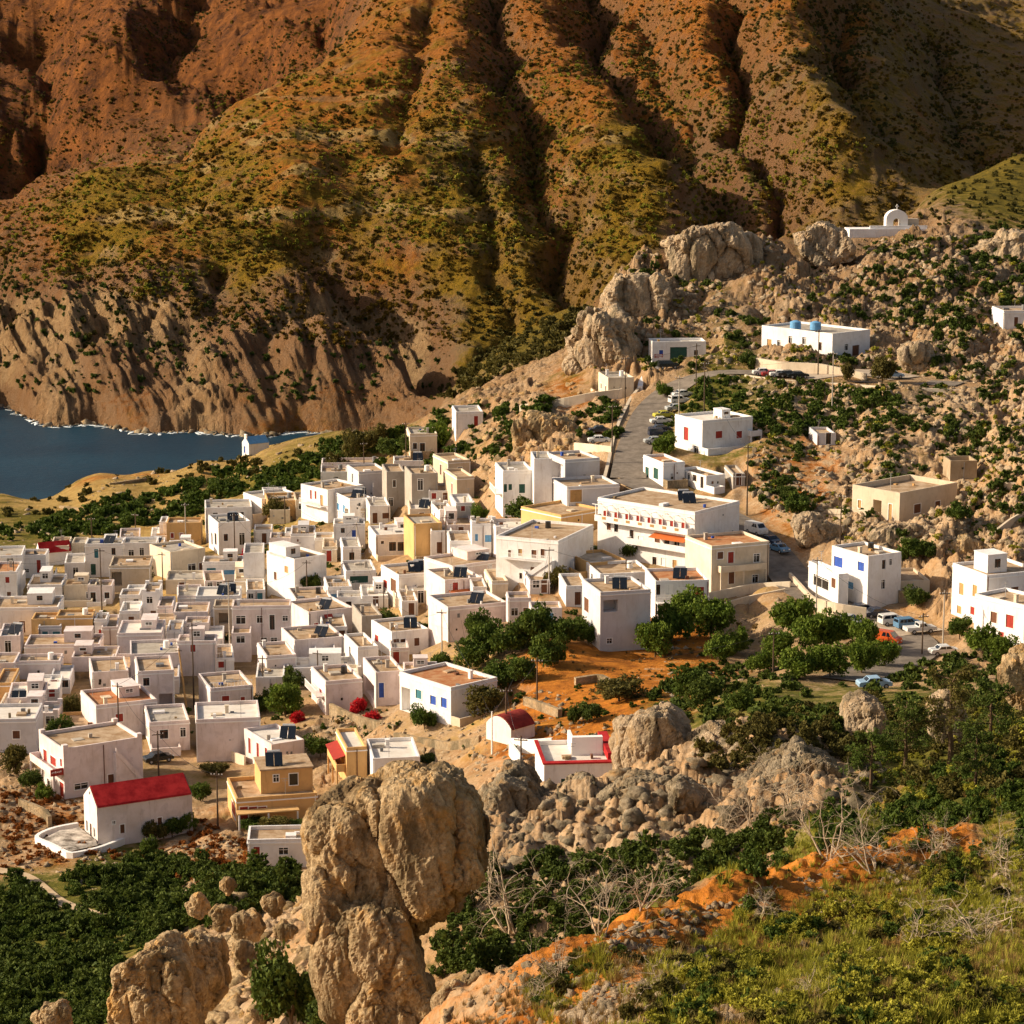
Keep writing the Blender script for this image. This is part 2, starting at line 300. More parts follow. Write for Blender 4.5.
# an eroded bank of bare earth
bank = bhit([470, 540, 610, 680, 740, 800, 880, 930], [1022, 1000, 975, 940, 905, 895, 870, 850]); bank = resample(bank, 1.)
d, _ = dist_poly(GX, GY, bank, 7.)
bk = np.exp(-(d/2.9/(1+.6*fbm(GX/3, GY/3, 4., 2)))**2)*(d < 7); GZ += bk*(.9+.5*fbm(GX/1.5, GY/1.5, 1., 3, True))
Z4[..., 2] = np.maximum(Z4[..., 2], bk); Z4[..., 1] *= 1-bk*.8
# flatten along the roads
for k, q in RP.items():
    w = ROADS[k][1]/2; d, zr = dist_poly(GX, GY, q, w+8)
    t = np.clip((d-w-.8)/5, 0, 1); t = t*t*(3-2*t); m = d < w+7.9
    GZ = np.where(m, (zr-.18)*(1-t)+GZ*t, GZ)
nu, nv = len(UU), len(DD)
def groundZ(x, y):
    x = np.asarray(x, float); y = np.asarray(y, float)
    return bil(GZ, UU, LD, FOC*x/y, np.log(y))
def hit(px, py, d0=52.): return march(px, py, groundZ, d0)
def hit1(px, py, d0=52.): return hit([px], [py], d0)[0]
ii = np.arange(nu*nv).reshape(nv, nu)
F = np.stack([ii[:-1, :-1], ii[:-1, 1:], ii[1:, 1:], ii[1:, :-1]], -1).reshape(-1, 4)
PADS = []
def cut_pads():
    for fill in (True, False):
        for x, y, z, phi, w_, d_ in PADS:
            cx, sx_ = math.cos(phi), math.sin(phi); m_ = (abs(GX-x) < 40) & (abs(GY-y) < 40); gx, gy = GX[m_]-x, GY[m_]-y
            lx = gx*cx+gy*sx_; ly = -gx*sx_+gy*cx; o = np.hypot(np.maximum(0, np.maximum(-lx, lx-w_)), np.maximum(0, np.maximum(-2.5-ly, ly-d_)))
            if fill: GZ[m_] = np.where(o < 9, np.maximum(GZ[m_], z-.35-.9*np.maximum(0, o-.3)), GZ[m_])
            else: GZ[m_] = np.where(o < 8, np.minimum(GZ[m_], z-.05+1.5*np.maximum(0, o-.8)), GZ[m_])
# ground material
m, nt, b = nmat('ground', .95, .1); p = pos(nt)
att = N(nt, 'ShaderNodeAttribute', attribute_name='zone'); sep = N(nt, 'ShaderNodeSeparateColor'); nt.links.new(att.outputs['Color'], sep.inputs[0])
geo = N(nt, 'ShaderNodeNewGeometry'); sx = N(nt, 'ShaderNodeSeparateXYZ'); nt.links.new(geo.outputs['True Normal'], sx.inputs[0])
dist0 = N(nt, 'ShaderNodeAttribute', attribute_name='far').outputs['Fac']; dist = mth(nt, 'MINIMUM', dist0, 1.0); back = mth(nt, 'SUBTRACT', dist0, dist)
def two_(sn, sf, det=5, r=.65):
    a = noise(nt, sn, det, r, p); c = noise(nt, sf, det, r, p)
    n_ = N(nt, 'ShaderNodeMix', data_type='FLOAT'); nt.links.new(dist, n_.inputs[0]); nt.links.new(a, n_.inputs[2]); nt.links.new(c, n_.inputs[3]); return n_.outputs[0]
n1 = noise(nt, .07, 9, .74, p); n2 = noise(nt, .33, 8, .72, p); n3 = noise(nt, .03, 10, .76, p); n4 = noise(nt, 2., 6, .72, p)
soil = mixc(nt, ramp(nt, n1, .35, .65), (.22, .14, .065), (.38, .26, .14))
straw = mixc(nt, ramp(nt, n2, .35, .65), (.36, .22, .06), (.52, .36, .13))
oran = mixc(nt, ramp(nt, n2, .32, .68), (.14, .042, .008), (.62, .225, .028))
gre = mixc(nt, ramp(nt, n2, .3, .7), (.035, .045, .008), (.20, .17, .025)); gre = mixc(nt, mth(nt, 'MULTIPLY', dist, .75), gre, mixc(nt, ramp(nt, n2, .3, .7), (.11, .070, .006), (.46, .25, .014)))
rock = mixc(nt, ramp(nt, n4, .35, .65), (.24, .16, .085), (.50, .38, .25)); rock = mixc(nt, ramp(nt, n1, .35, .75), rock, (.36, .19, .07))
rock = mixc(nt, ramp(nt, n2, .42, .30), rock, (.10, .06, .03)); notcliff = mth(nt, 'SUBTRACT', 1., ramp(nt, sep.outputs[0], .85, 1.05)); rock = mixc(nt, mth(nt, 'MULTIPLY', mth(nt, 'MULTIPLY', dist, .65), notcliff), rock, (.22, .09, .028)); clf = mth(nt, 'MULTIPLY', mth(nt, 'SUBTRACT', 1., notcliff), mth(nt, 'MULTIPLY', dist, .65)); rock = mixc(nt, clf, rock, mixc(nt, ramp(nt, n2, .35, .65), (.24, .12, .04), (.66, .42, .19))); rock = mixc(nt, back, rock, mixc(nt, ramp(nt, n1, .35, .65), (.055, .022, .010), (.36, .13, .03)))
def thr(a, nz, k=3.0):                         # a mask eaten into by noise
    t = mth(nt, 'ADD', a, mth(nt, 'MULTIPLY', mth(nt, 'SUBTRACT', nz, .5), 1.9)); return ramp(nt, t, .5-.5/k, .5+.5/k)
c_ = mixc(nt, thr(att.outputs['Alpha'], n1), soil, straw)
c_ = mixc(nt, thr(sep.outputs[2], n3), c_, oran)
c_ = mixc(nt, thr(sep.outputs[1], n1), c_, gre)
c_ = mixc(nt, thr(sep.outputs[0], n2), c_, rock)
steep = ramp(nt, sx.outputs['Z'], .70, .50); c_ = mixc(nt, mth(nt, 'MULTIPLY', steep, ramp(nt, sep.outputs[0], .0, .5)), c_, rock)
nt.links.new(c_, b.inputs['Base Color'])
hh = mth(nt, 'ADD', mth(nt, 'MULTIPLY', n2, 1.), mth(nt, 'MULTIPLY', n4, .6))
bn = N(nt, 'ShaderNodeBump'); bn.inputs['Strength'].default_value = .9; nt.links.new(hh, bn.inputs['Height'])
nt.links.new(mth(nt, 'ADD', mth(nt, 'MULTIPLY', dist, 5.), .35), bn.inputs['Distance']); nt.links.new(bn.outputs[0], b.inputs['Normal'])
GROUND = m
def make_ground():
    me = mesh_np('ground', np.stack([GX, GY, GZ], -1).reshape(-1, 3), F, GROUND, True)
    ca = me.color_attributes.new('zone', 'FLOAT_COLOR', 'POINT'); ca.data.foreach_set('color', Z4.reshape(-1, 4).astype(np.float32).ravel())
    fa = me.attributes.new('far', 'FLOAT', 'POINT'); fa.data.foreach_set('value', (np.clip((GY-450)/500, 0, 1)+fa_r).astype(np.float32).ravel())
    tag(link('ground', me), kind='structure')
# sea
m, nt, b = nmat('sea', .45, .22); b.inputs['Base Color'].default_value = (.006, .028, .055, 1); p = pos(nt)
mp = N(nt, 'ShaderNodeMapping'); mp.inputs['Scale'].default_value = (.25, .6, 1); nt.links.new(p, mp.inputs[0])
nn = noise(nt, 1., 6, .65, mp.outputs[0]); bump(nt, b, nn, .8, .5)
nt.links.new(mixc(nt, ramp(nt, noise(nt, .03, 4, .6, p), .35, .65), (.001, .020, .038), (.004, .034, .058)), b.inputs['Base Color'])
me = mesh_np('sea', [(-900, 560, 0), (300, 560, 0), (300, 1300, 0), (-900, 1300, 0)], [(0, 1, 2, 3)], m); tag(link('sea', me), kind='structure')
# ------------------------------------------------------------------ rocks
def rock_mat(name, lo, hi, warm):
    m, nt, b = nmat(name, .95, .1); p = pos(nt)
    a = noise(nt, .5, 8, .7, p); c = noise(nt, 3., 7, .75, p); e = noise(nt, .18, 4, .6, p)
    q = mixc(nt, ramp(nt, c, .35, .65), lo, hi); q = mixc(nt, ramp(nt, a, .5, .68), q, warm)
    q = mixc(nt, ramp(nt, e, .54, .70), q, tuple(v*.6 for v in lo))
    mp = N(nt, 'ShaderNodeMapping'); mp.inputs['Scale'].default_value = (1, 1, .25); nt.links.new(p, mp.inputs[0]); g_ = noise(nt, .45, 5, .65, mp.outputs[0]); q = mixc(nt, mth(nt, 'MULTIPLY', ramp(nt, g_, .50, .60), .75), q, tuple(v*.62 for v in (lo[0], lo[1]*1.12, lo[2]*1.15)))
    nt.links.new(q, b.inputs['Base Color']); h = mth(nt, 'ADD', a, mth(nt, 'MULTIPLY', c, .5)); bump(nt, b, h, 1., .5); return m
RK_TAN = rock_mat('rock_tan', (.24, .155, .075), (.64, .48, .28), (.54, .30, .09))
RK_PALE = rock_mat('rock_pale', (.28, .20, .12), (.56, .44, .30), (.42, .27, .13))
RK_GREY = rock_mat('rock_grey', (.17, .13, .08), (.42, .34, .23), (.34, .20, .08))
def ico(sub):
    bm = bmesh.new(); bmesh.ops.create_icosphere(bm, subdivisions=sub, radius=1)
    V = np.array([v.co[:] for v in bm.verts]); F = np.array([[v.index for v in f.verts] for f in bm.faces]); bm.free(); return V, F
ICO = {k: ico(k) for k in (1, 2, 3, 5, 6)}
def rock_obj(name, outline, Y, depth, mat, label, cat='rock', sub=6, amp=1., seed=0., tilt=0.0):
    """a rock whose outline is a pixel polygon at depth Y, inflated to a solid body of real thickness"""
    o = np.array(outline, float); x, y, z = at(o[:, 0], o[:, 1], Y); q = np.stack([x, z], 1); c = (q.max(0)+q.min(0))/2
    V, Fc = ICO[sub]; ang = np.arctan2(V[:, 2], V[:, 0]); e = q-c; d = np.stack([np.cos(ang), np.sin(ang)], 1); rad = np.zeros(len(V))
    for i in range(len(e)):
        p0 = e[i]; p1 = e[(i+1) % len(e)]; s = p1-p0; den = d[:, 0]*s[1]-d[:, 1]*s[0]; den = np.where(abs(den) < 1e-9, 1e-9, den)
        t = (p0[0]*s[1]-p0[1]*s[0])/den; k = (p0[0]*d[:, 1]-p0[1]*d[:, 0])/den
        okk = (t > 0) & (k >= -1e-6) & (k <= 1+1e-6); rad = np.where(okk, np.maximum(rad, t), rad)
    rr = np.hypot(V[:, 0], V[:, 2]); rf = np.minimum(1, rr*1.18)**.55
    yy = np.sign(V[:, 1])*np.abs(V[:, 1])**.8*depth
    W = np.stack([d[:, 0]*rad*rf, yy+d[:, 1]*rad*rf*tilt, d[:, 1]*rad*rf], 1)
    rs_ = np.random.RandomState(int(seed)+500)
    for _ in range(26):
        nn_ = rs_.randn(3)*np.array([.6, 1.5, .5]); nn_ /= np.linalg.norm(nn_); pr = W@nn_; cc = np.quantile(pr, 1)*rs_.uniform(.68, .95); W = W-np.maximum(0, pr-cc)[:, None]*nn_*.97
    S = min(q.max(0)-q.min(0))/9*amp; vx = max(Y/FOC*1.9, S*.07)
    tmp = bpy.data.objects.new('tmp', mesh_np('tmp', W, Fc)); C.objects.link(tmp); md = tmp.modifiers.new('r', 'REMESH'); md.mode = 'VOXEL'; md.voxel_size = vx
    bpy.context.view_layer.update(); me = bpy.data.meshes.new_from_object(tmp.evaluated_get(bpy.context.evaluated_depsgraph_get())); bpy.data.objects.remove(tmp)
    for it in range(2):
        n_ = len(me.vertices); W = np.zeros(n_*3); me.vertices.foreach_get('co', W); W = W.reshape(-1, 3); nrm = np.zeros(n_*3); me.vertices.foreach_get('normal', nrm); nrm = nrm.reshape(-1, 3)
        x_, y_, z_ = (W+seed*13.7).T; z_ = z_*.75
        g1 = x_*.93+z_*.37; g2 = -x_*.37+z_*.93; am = np.clip(fbm(x_/3.5/S, y_/3.5/S, z_/3.5/S, 2)*2.2+.55, .12, 1.2)
        if it == 0: k = fbm(x_/5/S, y_/5/S, z_/6/S, 3, True)*.42*S+blocky(g1, y_, g2*.55, 3.6*S, .62*S, 1.1)-.05*S
        else: k = am*blocky(g1, y_, g2*.5, 1.3*S, .22*S, 1.4)+am*blocky(g1, y_, g2, .5*S, .09*S, 1.)+fbm(g1/.62/S, y_/.62/S, g2/3.6/S, 5, True, .62)*.24*S
        W = W+nrm*k[:, None]; me.vertices.foreach_set('co', W.ravel()); me.update()
    me.name = name; me.materials.clear(); me.materials.append(mat); ob = link(name, me, loc=(c[0], Y, c[1]))
    tag(ob, label, cat); return ob
rock_obj('boulder', [(300, 826), (330, 806), (382, 790), (440, 770), (484, 774), (496, 815), (492, 868), (470, 915), (434, 934), (390, 936), (346, 914), (318, 880), (303, 852)], 128, 5.5, RK_TAN, 'huge overhanging tan boulder with a dark right side, largest rock below the village', 'boulder', 6, 1.0, 1)
rock_obj('rock_slab', [(306, 876), (322, 872), (350, 902), (400, 912), (410, 950), (432, 992), (446, 1045), (318, 1050), (322, 990), (309, 935)], 125, 5.0, RK_TAN, 'broad tan rock mass carrying the huge overhanging boulder', 'rock', 6, .8, 2)
rock_obj('rock_pillar', [(120, 952), (135, 942), (165, 938), (186, 958), (200, 1000), (205, 1050), (112, 1050), (116, 990)], 165, 5, RK_TAN, 'upright tan rock block rising among dark bushes at the bottom edge, left of the boulder', 'rock', 6, .8, 3)
rock_obj('rock_outcrop', [(172, 935), (200, 930), (222, 940), (228, 985), (205, 1010), (178, 990)], 175, 4, RK_TAN, 'lumpy tan rock directly right of the upright block', 'rock', 5, .8, 4)
k = 0
for (x, y, r, Y, w_) in [(225, 915, 14, 190, 'pale rounded stone topmost of the rock pile left of the boulder'), (248, 925, 17, 185, 'broad pale stone in the middle of the rock pile left of the boulder'), (272, 905, 13, 190, 'small rough stone on the rock pile touching the dark cypress shaped bush'), (245, 955, 16, 178, 'brown stone low in the rock pile beside the dark bush'), (285, 930, 12, 182, 'squarish stone between the rock pile and the boulder'), (262, 975, 14, 172, 'lowest brown stone of the pile beside the pointed bush'), (56, 1020, 20, 150, 'tan stone cut by the bottom edge of the picture, far left'), (228, 885, 9, 225, 'small cream stone above the rock pile by the bushes'), (200, 905, 14, 210, 'cream flat stone between the dark bushes and the rock pile'),
    (480, 985, 16, 92, 'round grey stone at the foot of the orange bank'), (450, 1002, 20, 86, 'pale stone on the lower end of the orange bank'), (505, 975, 10, 92, 'small pale stone beside the bare shrub on the orange bank')]:
    s_ = 14; pl = [(x+r*math.cos(2*math.pi*i/s_)*(1+.25*math.sin(3*i+x)), y+r*.9*math.sin(2*math.pi*i/s_)*(1+.2*math.cos(2*i+y))) for i in range(s_)]; k += 1
    rock_obj('stone', pl, Y, r*Y/FOC, RK_TAN, w_, 'stone', 5, 1.0, 5+k)
RIDGE = [([(485, 790), (505, 768), (528, 775), (545, 800), (575, 830), (560, 900), (480, 900), (470, 850)], 188, 8, RK_GREY, 'dark craggy rock left of the white house with red roof rims', .9),
 ([(560, 800), (585, 792), (612, 800), (640, 840), (640, 900), (560, 900), (545, 850)], 190, 8, RK_GREY, 'dark craggy rock directly below the white house with red roof rims', .9),
 ([(590, 790), (612, 770), (640, 765), (668, 775), (675, 800), (680, 880), (610, 900), (600, 840)], 184, 7, RK_GREY, 'tall split rock standing right of the white house with red roof rims', .9),
 ([(617, 716), (640, 702), (668, 704), (690, 728), (694, 760), (680, 790), (625, 790), (615, 750)], 205, 7, RK_PALE, 'high pale crag rising behind the split rock', .9),
 ([(670, 770), (700, 772), (740, 800), (770, 850), (740, 900), (670, 900), (655, 840)], 180, 7, RK_GREY, 'dark wedge of rock in the shaded ravine', .9),
 ([(690, 742), (712, 730), (745, 738), (765, 760), (750, 800), (700, 800), (680, 770)], 200, 7, RK_PALE, 'pale knobbly rock between the high crag and the smooth slab', .9),
 ([(738, 790), (765, 768), (800, 750), (832, 752), (842, 780), (830, 815), (780, 830), (745, 815)], 182, 7, RK_GREY, 'smooth grey slab tilted to the right above the ravine', .6),
 ([(780, 745), (800, 722), (830, 730), (850, 745), (840, 775), (800, 775)], 205, 5, RK_PALE, 'small pale rock behind the smooth slab', .9),
 ([(845, 700), (862, 688), (880, 700), (884, 740), (860, 760), (842, 735)], 205, 4, RK_PALE, 'narrow pale rock beside the pines', .8),
 ([(925, 705), (945, 690), (965, 700), (970, 735), (945, 745), (925, 730)], 200, 4, RK_PALE, 'pale rock half hidden among the pines', .8),
 ([(996, 672), (1010, 655), (1040, 645), (1050, 700), (1010, 705)], 200, 4, RK_TAN, 'tan rock at the right edge above the pines', .8)]
for i, (pl, Y, dp, mt, lb, am) in enumerate(RIDGE): rock_obj('crag', pl, Y, dp, mt, lb, 'rock', 6 if i < 7 else 5, am, 30+i)
CR = [([(560, 345), (585, 310), (610, 300), (632, 320), (640, 360), (600, 372), (565, 368)], 512, 10, 'pale crag at the left foot of the rocky hill'),
 ([(600, 300), (628, 265), (650, 262), (668, 290), (670, 335), (630, 345), (605, 335)], 528, 11, 'steep pale crag below the summit of the rocky hill'),
 ([(660, 245), (690, 228), (730, 222), (760, 240), (765, 275), (720, 290), (670, 285)], 552, 11, 'round topped pale crag crowning the rocky hill'),
 ([(790, 235), (820, 222), (850, 232), (862, 260), (820, 268), (795, 260)], 572, 8, 'pale crag just left of the hilltop chapel'),
 ([(970, 250), (1000, 232), (1035, 235), (1050, 275), (1000, 285), (972, 270)], 560, 9, 'pale crag at the right edge right of the hilltop chapel'),
 ([(900, 350), (925, 335), (935, 360), (930, 382), (905, 382)], 482, 5, 'pale rock behind the bend of the hillside road'),
 ([(505, 430), (530, 412), (575, 418), (580, 455), (540, 470), (510, 460)], 468, 7, 'orange tinted rock face above the big white house'),
 ([(790, 520), (810, 512), (845, 530), (838, 548), (800, 545)], 392, 3, 'cut white rock bank along the village road'),
 ([(930, 545), (960, 530), (985, 545), (990, 572), (940, 575)], 378, 4, 'orange and tan rock face above the white house at right'),
 ([(865, 535), (900, 520), (935, 528), (930, 550), (880, 552)], 384, 4, 'pale rock bank behind the house with bright blue shutters')]
for i, (pl, Y, dp, lb) in enumerate(CR): rock_obj('crag', pl, Y, dp, RK_PALE if i not in (6, 8) else RK_TAN, lb, 'rock', 6, 1.1, 60+i)
# loose stones as one mass each
def proto_rocks(k=6, sub=2):
    out = []
    for i in range(k):
        V, Fc = ICO[sub]; W = V*(.75+.75*(vor(V[:, 0]*1.3+i*9, V[:, 1]*1.3, V[:, 2]*1.3)[2]-.3)+.5*fbm(V[:, 0]*1.3+i*9, V[:, 1]*1.3, V[:, 2]*1.3, 2))[:, None]; W = W*np.array([1, .8, .7]); out.append((W, Fc))
    return out
def scatter(name, protos, pts, size, mat, cat=None, sink=.2, sq=1., label=None, smooth=False):
    Vs, Fs, off = [], [], 0
    for p_, s_ in zip(pts, size):
        V, Fc = protos[RS.randint(len(protos))]; a = RS.rand()*6.28; c, s = math.cos(a), math.sin(a)
        W = np.stack([V[:, 0]*c-V[:, 1]*s, V[:, 0]*s+V[:, 1]*c, V[:, 2]*sq*(.8+.5*RS.rand())], 1)*s_+p_+np.array([0, 0, -sink*s_])
        Vs.append(W); Fs.append(Fc+off); off += len(V)
    me = mesh_np(name, np.concatenate(Vs), np.concatenate(Fs), mat, smooth); return tag(link(name, me), label, cat, kind='stuff')
ROCKP = proto_rocks()
def inpoly(x, y, poly):
    r = np.zeros(len(x), bool); n_ = len(poly)
    for i in range(n_):
        x0, y0 = poly[i]; x1, y1 = poly[(i+1) % n_]
        if y0 == y1: continue
        k = ((y0 > y) != (y1 > y)) & (x < (x1-x0)*(y-y0)/(y1-y0)+x0); r ^= k
    return r
def clear_of_roads(h, pad=1.0):
    k = np.ones(len(h), bool)
    for n_, q in RP.items():
        for i in range(0, len(q), 2): k &= np.hypot(h[:, 0]-q[i, 0], h[:, 1]-q[i, 1]) > ROADS[n_][1]/2+pad
    return k
FOOT = []            # house footprints: centre x, y, radius
def sample(poly, count, d0=52., clump=.0, cs=12., dmax=3000, foot=False):
    x0, y0 = np.min(poly, 0); x1, y1 = np.max(poly, 0); x = RS.uniform(x0, x1, count*4); y = RS.uniform(y0, y1, count*4)
    k = inpoly(x, y, poly); x = x[k]; y = y[k]
    if clump:
        n_ = fbm(x/cs+3, y/cs*1.6, 1.7, 3); k = n_ > np.quantile(n_, clump); x = x[k]; y = y[k]
    x = x[:count]; y = y[:count]; h = hit(x, y, d0); h = h[~np.isnan(h[:, 0])]; h = h[(h[:, 2] > .8) & (h[:, 1] < dmax)]
    h = h[clear_of_roads(h)]
    if foot and FOOT:
        fa_ = np.array(FOOT); dd = np.hypot(h[:, None, 0]-fa_[None, :, 0], h[:, None, 1]-fa_[None, :, 1]); h = h[(dd > fa_[None, :, 2]).all(1)]
    return h
HILL = [(560, 370), (600, 300), (650, 240), (760, 225), (860, 240), (1100, 230), (1100, 480), (1024, 560), (900, 560), (830, 540), (780, 520), (745, 490), (760, 400), (700, 370), (620, 370)]
def do_shore():
    h = []
    for c_ in range(0, nu, 1):
        if UU[c_] > -160: break
        r_ = np.nonzero((GZ[:-1, c_] < 0) & (GZ[1:, c_] >= 0) & (GY[:-1, c_] > 780) & (GY[:-1, c_] < 960))[0]
        if len(r_): h.append((GX[r_[0], c_], GY[r_[0], c_]-RS.rand()*2.5, .05))
    h = np.array(h); RS.shuffle(h)
    scatter('shore_rocks', ROCKP, h[:200], .5+2.2*RS.rand(len(h[:200]))**3, RK_GREY, 'rocks', label='dark rocks along the foot of the sea cliffs')
    fm, nt, bb = nmat('foam', .8, .3); bb.inputs['Base Color'].default_value = (.62, .68, .70, 1); h = h[200:]; h[:, 2] = .03; h[:, 1] -= 2*RS.rand(len(h))+.5
    scatter('sea_foam', [(V*np.array([1.6, .45, .03]), F_) for V, F_ in ROCKP], h, .4+2.*RS.rand(len(h))**2, fm, 'foam', 0, label='thin white foam along the cliff foot')
def do_stones():
    def st(poly, n_, lo, hi, mat, lb, **k):
        h = sample(poly, n_, **k); scatter('scattered_stones', ROCKP, h, lo+(hi-lo)*RS.rand(len(h))**3, mat, 'stones', label=lb)
    st(HILL, 6500, .2, 1.1, RK_PALE, 'pale stones strewn over the rocky hill', d0=300, dmax=640, clump=.25, cs=30, foot=True)
    st([(470, 380), (600, 385), (600, 450), (500, 500), (430, 450)], 260, .3, 1.4, RK_TAN, 'tan stones on the slope above the big white house', d0=300, clump=.3, foot=True)
    st([(0, 750), (60, 780), (200, 820), (300, 870), (290, 900), (120, 900), (0, 860)], 700, .15, .7, RK_PALE, 'pale rubble on the rusty ground around the red roofed chapel', d0=200, foot=True)
    st([(320, 700), (560, 690), (620, 740), (500, 780), (330, 750)], 900, .12, .6, RK_PALE, 'rubble on terraces below the village', d0=250, foot=True)
    st([(0, 500), (330, 440), (420, 440), (300, 500), (0, 560)], 200, .3, 1.1, RK_PALE, 'stones on the dry coastal field', d0=350, foot=True)
    st([(180, 890), (310, 870), (310, 1024), (120, 1024)], 260, .3, 1.6, RK_TAN, 'tan rubble between the bushes left of the boulder', d0=150)
    st([(470, 760), (900, 720), (880, 800), (760, 860), (480, 880)], 500, .2, 1.1, RK_GREY, 'broken grey rock in the ravine', d0=150, dmax=260)
    st([(430, 1024), (480, 980), (700, 900), (1024, 830), (1024, 1024)], 2600, .03, .24, RK_PALE, 'small pale stones on the foreground slope', dmax=160, clump=.5, cs=40)
    st([(560, 1024), (600, 985), (720, 975), (760, 1024)], 1100, .05, .26, RK_PALE, 'patch of pale rubble at the bottom of the foreground slope', dmax=160)
    st([(0, 560), (150, 530), (300, 470), (500, 460), (620, 500), (700, 600), (520, 640), (500, 700), (330, 740), (0, 740)], 1100, .12, .5, RK_TAN, 'rubble between the village houses', d0=250, foot=True)
    st([(630, 600), (800, 600), (900, 640), (760, 700), (640, 700)], 200, .15, .7, RK_PALE, 'rubble by the trees below the road', d0=250, foot=True)
# ------------------------------------------------------------------ foliage
def leaf_mat(name, dark, light, sc=.5):
    m, nt, b = nmat(name, .75, .15); p = pos(nt); g = N(nt, 'ShaderNodeNewGeometry')
    a = noise(nt, sc, 3, .6, p); f = mth(nt, 'ADD', mth(nt, 'MULTIPLY', g.outputs['Random Per Island'], .55), mth(nt, 'MULTIPLY', ramp(nt, a, .3, .7), .45))
    nt.links.new(mixc(nt, f, dark, light), b.inputs['Base Color'])
    t = N(nt, 'ShaderNodeBsdfTranslucent'); nt.links.new(mixc(nt, f, dark, light), t.inputs[0]); mx = N(nt, 'ShaderNodeMixShader'); mx.inputs[0].default_value = .25
    nt.links.new(b.outputs[0], mx.inputs[1]); nt.links.new(t.outputs[0], mx.inputs[2]); nt.links.new(mx.outputs[0], nt.nodes['Material Output'].inputs[0]); return m
LF_DARK = leaf_mat('leaves_dark', (.022, .045, .008), (.12, .15, .022)); LF_MID = leaf_mat('leaves_green', (.022, .05, .008), (.12, .16, .02))
LF_BRT = leaf_mat('leaves_bright', (.035, .075, .008), (.17, .22, .025)); LF_YEL = leaf_mat('leaves_yellow', (.12, .13, .012), (.46, .42, .05))
LF_OLV = leaf_mat('leaves_olive', (.035, .035, .009), (.17, .14, .03)); LF_MTN = leaf_mat('leaves_mountain', (.060, .042, .007), (.28, .17, .02), .05); LF_DRY = leaf_mat('leaves_dry', (.13, .07, .02), (.42, .28, .09)); LF_RED = leaf_mat('blossom_red', (.35, .01, .02), (.65, .03, .03))
LF_RUST = leaf_mat('leaves_rust', (.16, .045, .01), (.40, .15, .03))
BARK, nt_, b_ = nmat('bark', .9, .1); b_.inputs['Base Color'].default_value = (.13, .085, .05, 1)
DEAD, nt_, b_ = nmat('dead_wood', .9, .1); nt_.links.new(mixc(nt_, noise(nt_, 3, 5, .7, pos(nt_)), (.26, .19, .12), (.56, .46, .33)), b_.inputs['Base Color'])
def quads(cen, size, rs, flat=0.):
    n_ = len(cen); a = rs.randn(n_, 3); a[:, 2] *= 1-flat; a /= np.linalg.norm(a, axis=1)[:, None]; b = rs.randn(n_, 3); b -= (a*b).sum(1)[:, None]*a; b /= np.linalg.norm(b, axis=1)[:, None]
    s = (size*(.6+.8*rs.rand(n_)))[:, None]; a = a*s; b = b*s*.65
    V = np.stack([cen-a, cen+b, cen+a*1.1, cen-b], 1).reshape(-1, 3); return V, np.arange(n_*4).reshape(-1, 4)
def crown(seed, leaves, leaf, lobes=9, shape=(1, 1, .8), hollow=.55):
    """leaf clumps over overlapping lobes; unit radius"""
    rs = np.random.RandomState(seed); L = []; 
    for i in range(lobes):
        a = rs.rand()*6.28; rr = rs.rand()**.5*.62; z = rs.uniform(-.35, .6); L.append((rr*math.cos(a), rr*math.sin(a), z*(1-.5*rr), rs.uniform(.28, .5)))
    out = []
    per = leaves//lobes//7
    for (x, y, z, r) in L:
        dv = rs.randn(per, 3); dv /= np.linalg.norm(dv, axis=1)[:, None]; c = np.array([x, y, z])+dv*(r*(hollow+(1-hollow)*rs.rand(per)))[:, None]
        c = np.repeat(c, 7, 0)+rs.randn(per*7, 3)*.055; out.append(c)
    c = np.concatenate(out)*np.array(shape); c[:, 2] += shape[2]*.5
    return quads(c, np.full(len(c), leaf), rs)
CROWN = {'tree': [mesh_np('crown', *crown(s, 5200, .055, 13, (1, 1, .85)), None) for s in (1, 2, 3, 4)],
         'bush': [mesh_np('crown', *crown(s, 2400, .075, 9, (1, 1, .7)), None) for s in (11, 12, 13)]}
for k_ in CROWN.values():
    for me in k_: me.materials.append(None)
def trunk_mesh():
    bm = bmesh.new()
    def limb(p0, p1, r0, r1):
        d = Vector(p1)-Vector(p0); q = d.to_track_quat('Z', 'Y').to_matrix().to_4x4(); q.translation = (Vector(p0)+Vector(p1))/2
        bmesh.ops.create_cone(bm, cap_ends=True, segments=7, radius1=r0, radius2=r1, depth=d.length, matrix=q)
    limb((0, 0, -.5), (.03, 0, .35), .075, .05)
    for a in range(4):
        t = a*1.6+.3; limb((.03, 0, .3), (.45*math.cos(t), .45*math.sin(t), .75), .045, .015)
    me = bpy.data.meshes.new('trunk'); bm.to_mesh(me); bm.free(); me.materials.append(BARK); return me
TRUNK = trunk_mesh()
def plant(name, x, y, z, r, h, kind, mat, label, cat, group=None, trunk=True):
    o = empty(name, (x, y, z), RS.rand()*6.28); tag(o, label, cat, group)
    c = link('crown', CROWN[kind][RS.randint(len(CROWN[kind]))], o); c.material_slots[0].link = 'OBJECT'; c.material_slots[0].material = mat
    up = .22*h if kind == 'tree' else -.05*h
    c.scale = (r, r*(.85+.3*RS.rand()), h*(.72 if kind == 'tree' else .85)); c.location = (0, 0, up)
    t = link('trunk', TRUNK, o); t.scale = (r*.7, r*.7, h*.75); return o
